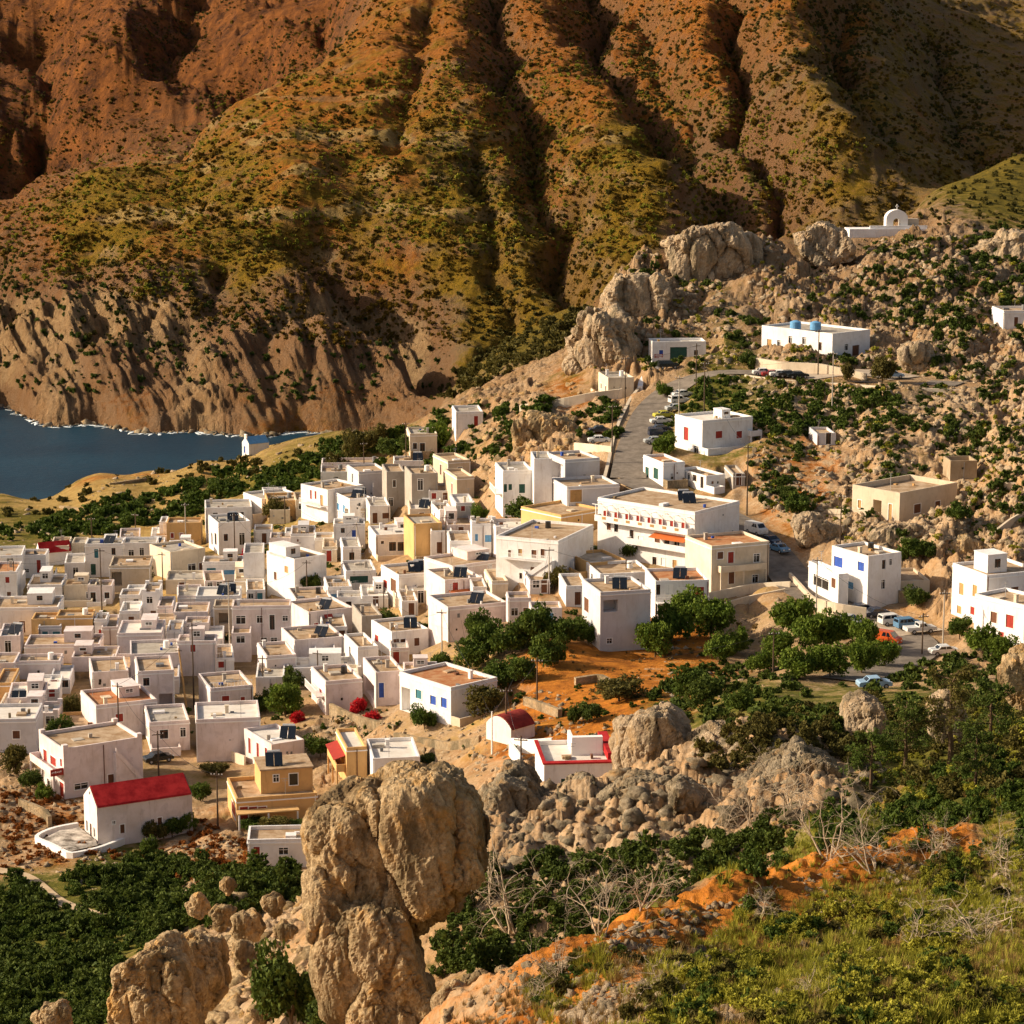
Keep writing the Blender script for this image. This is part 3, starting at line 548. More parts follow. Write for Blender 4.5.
def trees(lst, name, mat, kind, label, cat, group, d0=200):
    for e in lst:
        px, py, rpx = e[:3]; lb = e[3] if len(e) > 3 else label; hr = e[4] if len(e) > 4 else 1.75
        p_ = hit1(px, py, d0)
        if np.isnan(p_[0]): continue
        s_ = proj(*p_)[2]/FOC; r = rpx*s_*1.22
        mt_ = mat if mat is not LF_MID or len(e) <= 3 else (LF_MID, LF_BRT, LF_DARK, LF_OLV)[int(px) % 4]
        plant(name, p_[0], p_[1]+r*.2, p_[2]-.15, r, r*hr*(.85+.3*((int(px)*7) % 10)/10), kind, mt_, lb, cat, group if len(e) <= 3 else None)
def shrub_protos(seed, n_, leaf, k=5, shape=(1, 1, .75)):
    out = []
    for i in range(k): out.append(crown(seed+i, n_, leaf, 4+i % 2, shape, .5))
    return out
SHRUB_FAR = shrub_protos(40, 56, .42, 5, (1, 1, .8)); SHRUB_MID = shrub_protos(50, 230, .2, 5); SHRUB_NEAR = shrub_protos(60, 900, .09, 5)
def tuft_protos(k=4, n_=26):
    out = []
    for i in range(k):
        rs = np.random.RandomState(90+i); a = rs.rand(n_)*6.28; l = .5+.6*rs.rand(n_); sp_ = .2+.5*rs.rand(n_); b0 = np.stack([np.cos(a)*.15*rs.rand(n_), np.sin(a)*.15*rs.rand(n_), np.zeros(n_)], 1)
        tip = b0+np.stack([np.cos(a)*sp_*l, np.sin(a)*sp_*l, l], 1); w_ = np.stack([-np.sin(a), np.cos(a), 0*a], 1)*.035
        V = np.stack([b0-w_, b0+w_, tip+w_*.2, tip-w_*.2], 1).reshape(-1, 3); out.append((V, np.arange(n_*4).reshape(-1, 4)))
    return out
TUFT = tuft_protos()
def d0_(k): return k.get('d0', 52)
def do_shrubs():
    VIL = [(0, 560), (150, 530), (300, 470), (500, 460), (620, 500), (700, 600), (520, 640), (500, 700), (330, 740), (60, 740), (0, 740)]
    global sh_v
    def sh(name, poly, n_, lo, hi, protos, mat, lb, **k):
        h = sample(poly, n_, **k)
        if d0_(k) < 100 and len(h): db = dist_poly(h[:, 0], h[:, 1], bank, 4.)[0]; h = h[(db > 2.4) | (RS.rand(len(h)) < .12)]
        if len(h): scatter(name, protos, h, lo+(hi-lo)*RS.rand(len(h))**2, mat, 'scrub', .1, label=lb)
    MT = [(-60, 0), (1090, 0), (1090, 200), (900, 230), (640, 250), (570, 320), (430, 350), (300, 345), (200, 320), (0, 260), (-60, 240)]
    sh('mountain_scrub', MT, 15000, .3, 1.5, SHRUB_FAR, LF_MTN, 'dark scrub dotted over the far mountain', d0=700, clump=.2, cs=45)
    sh('mountain_scrub', MT, 3000, .4, 2.3, SHRUB_FAR, LF_MTN, 'darker bushes standing among the mountain scrub', d0=700, clump=.5, cs=30)
    sh('mountain_scrub', [(0, 200), (300, 60), (640, 60), (900, 160), (620, 260), (300, 250), (150, 300), (0, 280)], 5000, .4, 1.4, SHRUB_FAR, LF_YEL, 'yellow green scrub on the lit mountain slope', d0=700, clump=.3, cs=40)
    sh('mountain_scrub', [(0, 260), (300, 300), (440, 340), (440, 410), (200, 400), (0, 390)], 500, .5, 1.8, SHRUB_FAR, LF_DARK, 'scrub clinging to the sea cliffs', d0=700, clump=.5, cs=30)
    gp = []
    for q, dep, wd in FEAT:
        if dep > -12 or q[0, 1] < 900: continue
        t_ = RS.randint(len(q), size=int(len(q)*14)); g_ = q[t_, :2]+RS.randn(len(t_), 2)*wd*.42; gp.append(g_)
    gp = np.concatenate(gp); gp = gp[(gp[:, 1] > 860) & (gp[:, 1] < 2300)]; gz = groundZ(gp[:, 0], gp[:, 1]); gp = np.column_stack([gp, gz])[gz > 12]
    scatter('gully_scrub', SHRUB_FAR, gp, +.4+1.5*RS.rand(len(gp))**2, LF_OLV, 'scrub', .1, label='dark scrub crowding the mountain gullies, added to deepen their shade')  # dense dark scrub added to deepen the shade of the gullies
    sh('valley_scrub', [(430, 400), (480, 350), (590, 305), (600, 320), (540, 370), (500, 395)], 500, .6, 2.4, SHRUB_FAR, LF_OLV, 'scrub in the valley behind the village', d0=560)
    sh('hill_scrub', HILL, 1900, .3, 1.7, SHRUB_MID, LF_DARK, 'dark bushes growing between the rocks of the hill', d0=300, dmax=640, clump=.5, cs=45, foot=True)
    sh('hill_scrub', HILL, 1100, .3, 1.1, SHRUB_MID, LF_YEL, 'yellow green bushes on the rocky hill', d0=300, dmax=640, clump=.3, cs=30, foot=True)
    sh('hill_scrub', [(630, 420), (690, 370), (760, 385), (900, 392), (900, 420), (780, 440), (690, 430), (660, 460)], 420, .6, 1.8, SHRUB_MID, LF_MID, 'green bushes below the hillside road', d0=300, foot=True, clump=.2)
    sh('hill_scrub', [(900, 240), (1024, 225), (1024, 330), (880, 330), (830, 300)], 300, .4, 2., SHRUB_MID, LF_DARK, 'dark scrub right of the hilltop chapel', d0=300, clump=.2)
    sh('hill_scrub', [(920, 200), (1024, 150), (1090, 150), (1090, 240), (920, 225)], 240, .5, 1.3, SHRUB_FAR, LF_OLV, 'low scrub on the green slope at the right edge', d0=500)
    sh('slope_scrub', [(400, 440), (440, 410), (520, 400), (620, 400), (620, 440), (580, 440), (560, 400), (500, 460), (440, 470)], 260, .7, 2., SHRUB_MID, LF_MID, 'bushes on the slope above the village', d0=300, foot=True, clump=.35)
    sh('coast_scrub', [(0, 530), (100, 505), (240, 470), (300, 465), (330, 440), (440, 430), (430, 465), (330, 470), (300, 492), (240, 495), (200, 515), (0, 560)], 900, .8, 2.6, SHRUB_MID, LF_MID, 'belt of green bushes between the village and the dry field', d0=350, foot=True, clump=.12, cs=50)
    sh('coast_scrub', [(0, 495), (240, 455), (330, 445), (240, 480), (0, 530)], 180, .6, 2., SHRUB_MID, LF_OLV, 'bushes dotted on the dry coastal field', d0=350, clump=.6)
    sh('maquis', [(-60, 905), (0, 885), (60, 880), (140, 862), (300, 872), (300, 905), (200, 925), (170, 935), (110, 960), (90, 1060), (-60, 1060)], 1250, .5, 2.3, SHRUB_NEAR, LF_DARK, 'dense dark maquis covering the slope below the chapel', d0=150, clump=.28, cs=40)
    sh('maquis', [(-60, 905), (0, 885), (140, 862), (300, 872), (300, 905), (170, 935), (90, 1060), (-60, 1060)], 600, .4, 1.6, SHRUB_NEAR, LF_MID, 'lighter green bushes within the dark maquis', d0=150)
    sh('rust_scrub', [(0, 790), (70, 800), (140, 860), (0, 870)], 260, .25, .8, SHRUB_MID, LF_RUST, 'rusty low scrub around the chapel yard', d0=200, foot=True)
    sh('rust_scrub', [(120, 850), (200, 820), (310, 860), (290, 890), (120, 880)], 260, .25, .9, SHRUB_MID, LF_RUST, 'rusty low scrub below the orange house', d0=200, foot=True)
    sh('garden_scrub', [(330, 700), (560, 690), (760, 640), (760, 690), (640, 740), (480, 760), (330, 740)], 130, .3, 1., SHRUB_MID, LF_MID, 'small bushes on the orange garden ground', d0=250, foot=True, clump=.5)
    sh('garden_scrub', [(560, 640), (760, 620), (760, 690), (600, 740)], 200, .2, .6, SHRUB_MID, LF_DRY, 'dry weeds on the orange garden ground', d0=250, foot=True)
    sh('slope_bushes', [(640, 700), (760, 640), (860, 670), (1040, 640), (1040, 700), (900, 720), (840, 740), (700, 730)], 480, .5, 1.8, SHRUB_MID, LF_DARK, 'dark bushes below the road and behind the rocks', d0=200, foot=True, clump=.1, cs=60)
    sh('slope_bushes', [(690, 720), (900, 700), (900, 760), (700, 770)], 320, .3, 1.4, SHRUB_NEAR, LF_OLV, 'olive bushes between the pale rocks', d0=150, dmax=300, clump=.4)
    sh('slope_bushes', [(850, 690), (1090, 650), (1090, 790), (850, 810)], 420, .3, 1.1, SHRUB_NEAR, LF_OLV, 'olive bushes under the pines', d0=90, dmax=260)
    sh('slope_bushes', [(850, 700), (1090, 660), (1090, 790), (850, 810)], 260, .3, .9, SHRUB_NEAR, LF_YEL, 'yellow green bushes under the pines', d0=90, dmax=260)
    sh('ravine_bushes', [(440, 870), (620, 850), (780, 830), (800, 860), (620, 950), (440, 980)], 420, .4, 1.5, SHRUB_NEAR, LF_DARK, 'shaded bushes in the ravine', d0=120, dmax=230, clump=.35)
    sh('garden_scrub', VIL, 700, .3, 1.4, SHRUB_MID, LF_MID, 'small garden plants between the village houses', d0=250, foot=True, clump=.2, cs=25)
    sh('garden_scrub', VIL, 160, .2, .7, SHRUB_MID, LF_DRY, 'dry weeds between the village houses', d0=250, foot=True)
    FG = [(560, 1060), (520, 990), (640, 915), (760, 830), (850, 790), (960, 760), (1090, 720), (1090, 1060)]
    sh('slope_grass', FG, 8500, .12, .42, TUFT, LF_YEL, 'yellow green grass tufts on the foreground slope', dmax=170, clump=.3, cs=50)
    sh('slope_grass', [(420, 1060), (470, 990), (640, 915), (1090, 720), (1090, 1060)], 5200, .10, .36, TUFT, LF_DRY, 'dry straw coloured tufts on the foreground slope', dmax=170, clump=.4, cs=35)
    sh('foreground_scrub', [(620, 1060), (700, 960), (860, 890), (1090, 830), (1090, 1060)], 1500, .12, .5, SHRUB_NEAR, LF_YEL, 'yellow green scrub on the foreground slope', dmax=170, clump=.4, cs=60)
    sh('foreground_scrub', FG, 700, .12, .5, SHRUB_NEAR, LF_OLV, 'olive scrub on the foreground slope', dmax=170, clump=.5, cs=60)
    sh('foreground_scrub', FG, 240, .2, .7, SHRUB_NEAR, LF_MID, 'dark green scrub on the foreground slope', dmax=170, clump=.55, cs=60)
    sh('foreground_scrub', [(640, 900), (760, 820), (860, 780), (1090, 700), (1090, 850), (820, 850), (680, 910)], 700, .25, .9, SHRUB_NEAR, LF_MID, 'green scrub along the upper edge of the foreground slope', dmax=180, clump=.3, cs=60)
def do_trees():
    trees([(470, 672, 17), (488, 660, 18), (512, 655, 19), (537, 648, 18), (562, 650, 17), (500, 690, 18), (523, 684, 16), (548, 668, 17), (478, 640, 14), (575, 640, 12)], 'leafy_tree', LF_MID, 'tree', 'leafy green tree in the crowded grove beside the blue shuttered house', 'tree', 'trees of the grove in mid village')
    trees([(690, 628, 22), (712, 640, 20), (672, 642, 19), (655, 658, 17), (720, 664, 17), (640, 636, 12), (735, 655, 14)], 'leafy_tree', LF_BRT, 'tree', 'bright green tree in the clump below the cream two storey house', 'tree', 'trees below the cream house')
    trees([(795, 640, 22), (815, 655, 21), (838, 650, 20), (862, 655, 18), (780, 662, 17), (800, 678, 19), (830, 678, 19), (862, 675, 17), (885, 668, 13), (760, 672, 13)], 'leafy_tree', LF_BRT, 'tree', 'bright green tree in the big clump in front of the parked cars', 'tree', 'trees below the car park')
    L = [(619, 702, 25, 'round dense green tree standing alone on the orange ground', .9), (688, 702, 16, 'dark green tree behind the high pale crag'), (706, 712, 18, 'dark green tree right of the high pale crag'), (740, 712, 14, 'dark tree above the pale knobbly rock')]
    trees(L, 'tree', LF_MID, 'tree', '', 'tree', None)
    L = [(424, 731, 12, 'bushy tree in front of the blue shuttered house'), (483, 718, 17, 'leafy tree at the right corner of the blue shuttered house'), (285, 718, 18, 'green tree in the garden above the rubble terraces'), (262, 712, 11, 'small tree beside the pink house with red windows'), (306, 598, 13, 'dark tree against a tall white wall with a pole before it'),
         (140, 585, 13, 'dark tree in the courtyard of the stone shed'), (275, 522, 12, 'dark tree in front of the low ochre house'), (410, 455, 12, 'dark tree left of the cream pillared house'), (437, 452, 14, 'dark tree right of the cream pillared house'), (390, 458, 12, 'dark tree at the top edge of the village'), (520, 520, 13, 'tree against the big white house'), (481, 523, 9, 'small tree left of the big white house'),
         (294, 690, 11, 'tree behind the terrace of the pink two storey house'), (75, 720, 13, 'leafy tree left of the house with a brown roof'), (60, 740, 13, 'spreading tree behind the house with the red sign'), (15, 775, 14, 'green tree at the left edge below the grey house'), (30, 790, 13, 'green tree at the left of the house with the red sign'), (45, 800, 9, 'small vine tree at the balcony of the house with the red sign'),
         (215, 775, 15, 'flat topped tree beside the orange house', .8), (200, 802, 12, 'small tree between the chapel and the orange house'), (252, 830, 14, 'dark hedge bush in front of the orange house', .8), (275, 832, 16, 'largest hedge bush before the orange house', .8), (298, 830, 13, 'hedge bush right before the orange house and boulder', .8), (155, 842, 12, 'dark bush against the chapel side wall'), (172, 838, 12, 'dark bush at the rear corner of the chapel'), (185, 832, 11, 'dark bush behind the chapel end'), (148, 858, 10, 'low bush below the chapel side wall'),
         (320, 758, 14, 'dark tree left of the ochre house with a red awning'), (440, 668, 10, 'tree by the big blank wall'), (588, 645, 10, 'pale tree at the foot of the tall grey white house'), (638, 640, 11, 'tree against the tall grey white house'), (630, 560, 12, 'vine covered pergola beside the hotel'), (555, 590, 12, 'tree below the white outside stairs'), (390, 630, 12, 'garden tree among pots and walls'), (40, 590, 8, 'little tree left of the low white house'), (430, 765, 14, 'green bush above the boulder top', .8),
         (590, 722, 12, 'dark bush on the orange ground right of the barrel roofed chapel'), (574, 724, 9, 'little bush close to the barrel roofed chapel'), (665, 458, 12, 'bush beside the parked cars on the slope'), (665, 398, 8, 'bush at the lower side of the sloping road'), (750, 368, 10, 'round bush beside the long white wall'), (883, 385, 12, 'tall dark tree at the road bend', 2.4), (847, 382, 8, 'small round tree by the road'), (930, 560, 12, 'dark bush beside the right hand cliff'), (912, 560, 12, 'dark bush behind the small stone ruin'), (918, 610, 12, 'pale cactus like bush above the parked jeep'), (960, 640, 14, 'green bush under the white house at right'), (985, 655, 16, 'big bush in front of the white house at right'), (1005, 665, 14, 'bush at the right edge in front of the white house'), (960, 520, 11, 'dark bush beside the sloping field wall'),
         (800, 515, 14, 'dark round bush on the orange hillside'), (790, 500, 9, 'small dark bush on the orange hillside'), (355, 460, 14, 'bushy tree on the coast side of the village'), (375, 450, 13, 'bushy tree by the coast path'), (335, 478, 12, 'tree behind the upper white houses'), (220, 498, 12, 'bush behind the double storey white house')]
    trees(L, 'tree', LF_MID, 'tree', '', 'tree', None)
    trees([(330, 1045, 24, 'dark bush at the foot of the boulder', 1.8), (290, 1040, 34, 'tall pointed dark bush between the rock pile and the boulder', 2.8)], 'bush', LF_DARK, 'tree', '', 'bush', None, 100)
    trees([(247, 560, 9, 'red bougainvillea between white walls in the upper village'), (357, 712, 9, 'red bougainvillea beside the arched porch'), (372, 722, 9, 'small red flowering bush under the arched porch'), (298, 722, 7, 'small red blossom on the rubble terrace')], 'bougainvillea', LF_RED, 'bush', '', 'flowering bush', None)
# pines on the foreground slope: airy tiers of needles on a visible trunk
def tube(bm, pts, rad, seg_=6):
    rings = []
    for i, p_ in enumerate(pts):
        p_ = Vector(p_); d = (Vector(pts[min(i+1, len(pts)-1)])-Vector(pts[max(i-1, 0)])).normalized(); a = d.orthogonal().normalized(); b = d.cross(a)
        rings.append([bm.verts.new(p_+(a*math.cos(2*math.pi*k/seg_)+b*math.sin(2*math.pi*k/seg_))*rad[i]) for k in range(seg_)])
    for r0, r1 in zip(rings[:-1], rings[1:]):
        for k in range(seg_): bm.faces.new((r0[k], r0[(k+1) % seg_], r1[(k+1) % seg_], r1[k]))
def branchy(bm, rs, p, d, ln, r, depth, tips=None, droop=0., wig=.35):
    pts = [p.copy()]; k = 5; q = p.copy(); dd = d.normalized()
    for i in range(k):
        dd = (dd+Vector(rs.randn(3))*wig*.5+Vector((0, 0, -droop))).normalized(); q = q+dd*ln/k; pts.append(q.copy())
    tube(bm, pts, [r*(1-.75*i/k) for i in range(k+1)], 5 if depth < 2 else 4)
    if tips is not None and depth >= 1: tips.extend(pts[2:])
    if depth < 3:
        for i in range(2, k+1):
            for _ in range((2 if depth < 1 else 1) if tips is None else (2 if depth < 2 else 1)):
                nd = (dd+Vector(rs.randn(3))*.95).normalized(); branchy(bm, rs, pts[i], nd, ln*rs.uniform(.4, .65), r*.45, depth+1, tips, droop, wig)
def bm_mesh(name, bm, mat):
    me = bpy.data.meshes.new(name); bm.to_mesh(me); bm.free(); me.materials.append(mat); return me
def do_pines():
    for i, (px, py, hpx, lb) in enumerate([(905, 770, 70, 'airy pine with thin crown leftmost of the pines on the slope'), (950, 765, 98, 'tall airy pine with a pale bare trunk'), (990, 755, 74, 'dense dark pine near the right edge'), (870, 790, 62, 'small low pine by the slope edge'), (975, 790, 60, 'short bushy pine in front of the tall pines')]):
        p_ = hit1(px, py); s_ = proj(*p_)[2]/FOC; h = hpx*s_; rs = np.random.RandomState(200+i); bm = bmesh.new(); tips = []
        pts = [Vector((rs.randn()*.03*h*j/6, rs.randn()*.03*h*j/6, h*j/6)) for j in range(7)]; pts[0].z = -.3; tube(bm, pts, [.035*h*(1-.8*j/6) for j in range(7)], 7)
        for j in range(16):
            t = .25+.75*j/16; k = t*6; a = Vector(pts[min(int(k), 6)]); a.z = h*t; an = j*2.4+rs.rand(); branchy(bm, rs, a, Vector((math.cos(an), math.sin(an), .25)), h*(.48-.32*t), .010*h, 2, tips, .02)
        tr = empty('pine_tree', p_); tag(tr, lb, 'pine'); link('trunk', bm_mesh('trunk', bm, BARK), tr)
        c = np.repeat(np.array([t_[:] for t_ in tips]), 15, 0); c += rs.randn(*c.shape)*.024*h; V, F_ = quads(c, np.full(len(c), .009*h+.03), rs); link('crown', mesh_np('crown', V, F_, (LF_DARK, LF_OLV, LF_DARK, LF_MID)[i % 4]), tr)
def do_dead():
    D = [(515, 935, 95, 0, 'tall bare grey shrub standing right of the boulder'), (600, 935, 70, .3, 'bare twiggy shrub with many thin stems at the slope edge'), (640, 910, 62, .5, 'bare shrub leaning right at the edge of the ravine'), (560, 985, 55, -.2, 'low bare bush at the lower end of the orange bank'), (700, 850, 60, 1.2, 'fallen dead branch reaching over the ravine'), (830, 860, 85, .2, 'bare bleached tree on the upper slope'), (870, 870, 70, -.4, 'dead tree leaning left beneath the pines'), (760, 920, 40, .9, 'small dead bush above the orange bank'), (905, 950, 60, 1., 'sprawling dead branches on the green slope'), (985, 940, 70, -1., 'pale dead branches arching at the right edge'), (1010, 880, 60, -.6, 'leafless twisted shrub under the right hand pines'), (800, 1000, 40, .8, 'dead twigs lying among green scrub at the bottom'), (520, 1010, 45, 1., 'thin dead twigs at the bottom of the orange bank'), (745, 830, 50, .4, 'bare grey shrub beside the yellow green bush'), (790, 820, 60, -.2, 'tangled bare shrub at the edge of the smooth slab'), (930, 860, 50, .7, 'grey dead shrub in the middle of the upper slope'), (660, 990, 40, -.8, 'dead twigs on the pale rubble patch')]
    for i, (px, py, hpx, lean, lb) in enumerate(D):
        p_ = hit1(px, py); s_ = proj(*p_)[2]/FOC; h = hpx*s_*1.25; rs = np.random.RandomState(300+i); bm = bmesh.new()
        for j in range(5): branchy(bm, rs, Vector((rs.randn()*.03*h, rs.randn()*.03*h, -.1)), Vector((lean+rs.randn()*.45, rs.randn()*.3, .9)), h*rs.uniform(.45, .75), .014*h*rs.uniform(.6, 1.1), 1 if j > 1 else 0, None, 0, .45)
        o = link('dead_shrub', bm_mesh('dead_shrub', bm, DEAD), loc=p_); tag(o, lb, 'dead shrub')
# ------------------------------------------------------------------ buildings
def plaster(name, colr, dirt=.35, rough=.85):
    m, nt, b = nmat(name, rough, .2); p = pos(nt)
    a = noise(nt, .35, 6, .65, p); mp = N(nt, 'ShaderNodeMapping'); mp.inputs['Scale'].default_value = (1.6, 1.6, .22); nt.links.new(p, mp.inputs[0])
    st = noise(nt, 1.3, 5, .7, mp.outputs[0]); c2 = tuple(v*k for v, k in zip(colr, (.74, .68, .60)))
    q = mixc(nt, mth(nt, 'MULTIPLY', ramp(nt, a, .42, .75), dirt*1.5), colr, c2); q = mixc(nt, mth(nt, 'MULTIPLY', ramp(nt, st, .55, .78), dirt*1.4), q, tuple(v*k for v, k in zip(colr, (.5, .43, .36))))
    pt = noise(nt, .9, 2, .5, p); q = mixc(nt, mth(nt, 'MULTIPLY', ramp(nt, pt, .60, .63), dirt*.9), q, tuple(v*k for v, k in zip(colr, (.80, .78, .78)))); nt.links.new(q, b.inputs['Base Color']); bump(nt, b, noise(nt, 5, 4, .6, p), .25, .05); return m
WALL = {'w': plaster('plaster_white', (.81, .79, .77), .45), 'p': plaster('plaster_pinkish_white', (.75, .66, .63), .55), 'c': plaster('plaster_cream', (.72, .62, .47), .5), 'o': plaster('plaster_ochre', (.66, .41, .17), .4),  # pinkish white takes in the tone of white walls in shade
        'g': plaster('plaster_grey', (.40, .36, .31), .5), 'b': plaster('plaster_beige', (.60, .50, .37), .45), 'l': plaster('plaster_light_grey', (.62, .60, .60), .35), 's': plaster('rough_stone', (.42, .33, .22), .9)}
TRIMW = plaster('trim_white', (.86, .84, .80), .15)
def roofmat(name, a, c):
    m, nt, b = nmat(name, .95, .1); p = pos(nt); nt.links.new(mixc(nt, ramp(nt, noise(nt, .6, 6, .7, p), .38, .62), a, c), b.inputs['Base Color']); return m
ROOF = {'d': roofmat('roof_earth', (.30, .19, .10), (.48, .36, .24)), 'g': roofmat('roof_grey', (.30, .26, .21), (.46, .41, .34)), 'w': roofmat('roof_pale', (.60, .54, .46), (.72, .67, .60)), 'r': roofmat('roof_red', (.26, .012, .014), (.46, .03, .03)), 'x': roofmat('roof_rust', (.36, .13, .05), (.46, .26, .13))}
def flat(name, c, rough=.6, spec=.3):
    m, nt, b = nmat(name, rough, spec); nt.links.new(mixc(nt, ramp(nt, noise(nt, 2., 3, .6, pos(nt)), .3, .7), c, tuple(v*.75 for v in c)), b.inputs['Base Color']); return m
PAINT = {'red': flat('paint_red', (.36, .035, .02)), 'blue': flat('paint_blue', (.03, .09, .42)), 'teal': flat('paint_teal', (.05, .20, .24)), 'lblue': flat('paint_light_blue', (.14, .36, .62)), 'green': flat('paint_green', (.02, .08, .06)), 'brown': flat('paint_brown', (.16, .065, .03)),
         'dark': flat('opening_dark', (.022, .018, .015), .25, .5), 'white': TRIMW, 'tan': flat('paint_tan', (.48, .28, .10)), 'orange': flat('paint_orange', (.60, .16, .04)), 'grey': flat('paint_grey', (.20, .20, .20))}
STONEW = rock_mat('stone_wall', (.26, .19, .11), (.50, .38, .24), (.40, .26, .12))
PANEL = flat('solar_glass', (.012, .016, .022), .12, .6); STEEL = flat('steel', (.42, .42, .42), .4, .5); CONC = plaster('concrete', (.46, .41, .34), .5)
class MB:
    def __init__(s): s.v = []; s.f = []; s.m = []
    def quad(s, a, b, c, d, mi=0): n_ = len(s.v); s.v += [a, b, c, d]; s.f.append((n_, n_+1, n_+2, n_+3)); s.m.append(mi)
    def poly(s, pts, mi=0): n_ = len(s.v); s.v += list(pts); s.f.append(tuple(range(n_, n_+len(pts)))); s.m.append(mi)
    def box(s, x0, y0, z0, x1, y1, z1, mi=0):
        n_ = len(s.v); s.v += [(x0, y0, z0), (x1, y0, z0), (x1, y1, z0), (x0, y1, z0), (x0, y0, z1), (x1, y0, z1), (x1, y1, z1), (x0, y1, z1)]
        for f in ((0, 3, 2, 1), (4, 5, 6, 7), (0, 1, 5, 4), (1, 2, 6, 5), (2, 3, 7, 6), (3, 0, 4, 7)): s.f.append(tuple(n_+i for i in f)); s.m.append(mi)
    def build(s, name, mats, parent=None, loc=None):
        me = bpy.data.meshes.new(name); me.from_pydata(s.v, [], s.f)
        for m_ in (mats if isinstance(mats, (list, tuple)) else [mats]): me.materials.append(m_)
        me.polygons.foreach_set('material_index', s.m); me.update(); return link(name, me, parent, loc)
def wallface(mb, fn, W_, z0, h, ops, rec=.22):
    """a wall from t=0..W, z=z0..h with recessed openings; fn(t, depth, z) gives the point"""
    ts = sorted({0, W_, *[o[0] for o in ops], *[o[1] for o in ops]}); zs = sorted({z0, h, *[o[2] for o in ops], *[o[3] for o in ops]})
    for t0, t1 in zip(ts[:-1], ts[1:]):
        for a, b in zip(zs[:-1], zs[1:]):
            if any(o[0] <= t0+1e-6 and o[1] >= t1-1e-6 and o[2] <= a+1e-6 and o[3] >= b-1e-6 for o in ops): continue
            mb.quad(fn(t0, 0, a), fn(t1, 0, a), fn(t1, 0, b), fn(t0, 0, b))
    for o in ops:
        t0, t1, a, b = o[:4]; r = o[5] if len(o) > 5 else rec
        mb.quad(fn(t0, 0, a), fn(t0, r, a), fn(t0, r, b), fn(t0, 0, b)); mb.quad(fn(t1, 0, a), fn(t1, 0, b), fn(t1, r, b), fn(t1, r, a))
        mb.quad(fn(t0, 0, a), fn(t1, 0, a), fn(t1, r, a), fn(t0, r, a)); mb.quad(fn(t0, 0, b), fn(t0, r, b), fn(t1, r, b), fn(t1, 0, b))
        if r > .5: mb.quad(fn(t0, r, a), fn(t1, r, a), fn(t1, r, b), fn(t0, r, b))
def fbox(mb, fn, t0, t1, d0, d1, z0, z1, mi=0):
    p_ = [fn(t, d, z) for z in (z0, z1) for t, d in ((t0, d0), (t1, d0), (t1, d1), (t0, d1))]; n_ = len(mb.v); mb.v += p_
    for f in ((0, 3, 2, 1), (4, 5, 6, 7), (0, 1, 5, 4), (1, 2, 6, 5), (2, 3, 7, 6), (3, 0, 4, 7)): mb.f.append(tuple(n_+i for i in f)); mb.m.append(mi)
def opening(root, fn, o, kind, colr):
    """door or window set back in its reveal, with a surround"""
    t0, t1, a, b = o[:4]; r = o[5] if len(o) > 5 else .22
    if kind == 'void': return
    nm = 'door' if kind == 'd' else ('garage_door' if kind == 'g' else 'window'); mb = MB(); s_ = .11
    if kind != 'g':
        fbox(mb, fn, t0-s_, t0, -.035, .03, a-(0 if kind == 'd' else s_), b+s_); fbox(mb, fn, t1, t1+s_, -.035, .03, a-(0 if kind == 'd' else s_), b+s_); fbox(mb, fn, t0+.002, t1-.002, -.035, .03, b+.002, b+s_)
        if kind != 'd': fbox(mb, fn, t0+.002, t1-.002, -.07, .03, a-s_, a-.002)
        w_ = mb.build(nm, TRIMW, root)
    mb = MB(); c_ = colr
    if kind == 'g': fbox(mb, fn, t0, t1, r-.05, r, a, b); w_ = mb.build(nm, PAINT[c_], root); mb = MB(); [fbox(mb, fn, t0+.05, t1-.05, r-.08, r-.05, a+(b-a)*i/5+.04, a+(b-a)*(i+1)/5-.04) for i in range(5)]; mb.build('panel', PAINT[c_], w_); return
    if c_ == 'dark': 
        fbox(mb, fn, t0, t1, r-.05, r, a, b); mb.build('pane', PAINT['dark'], w_)
        mb = MB(); tm = (t0+t1)/2; fbox(mb, fn, tm-.03, tm+.03, r-.09, r-.05, a, b); fbox(mb, fn, t0, tm-.03, r-.09, r-.05, b-.32, b-.26); fbox(mb, fn, tm+.03, t1, r-.09, r-.05, b-.32, b-.26); mb.build('sash', TRIMW if RS.rand() < .6 else PAINT['brown'], w_)
    else:
        tm = (t0+t1)/2; fbox(mb, fn, t0, tm-.012, .08, .12, a, b); fbox(mb, fn, tm+.012, t1, .08, .12, a, b); mb.build('shutter' if kind == 'w' else 'door_leaf', PAINT[c_], w_)
        mb = MB(); fbox(mb, fn, t0, t1, r-.04, r, a, b); mb.build('pane', PAINT['dark'], w_)
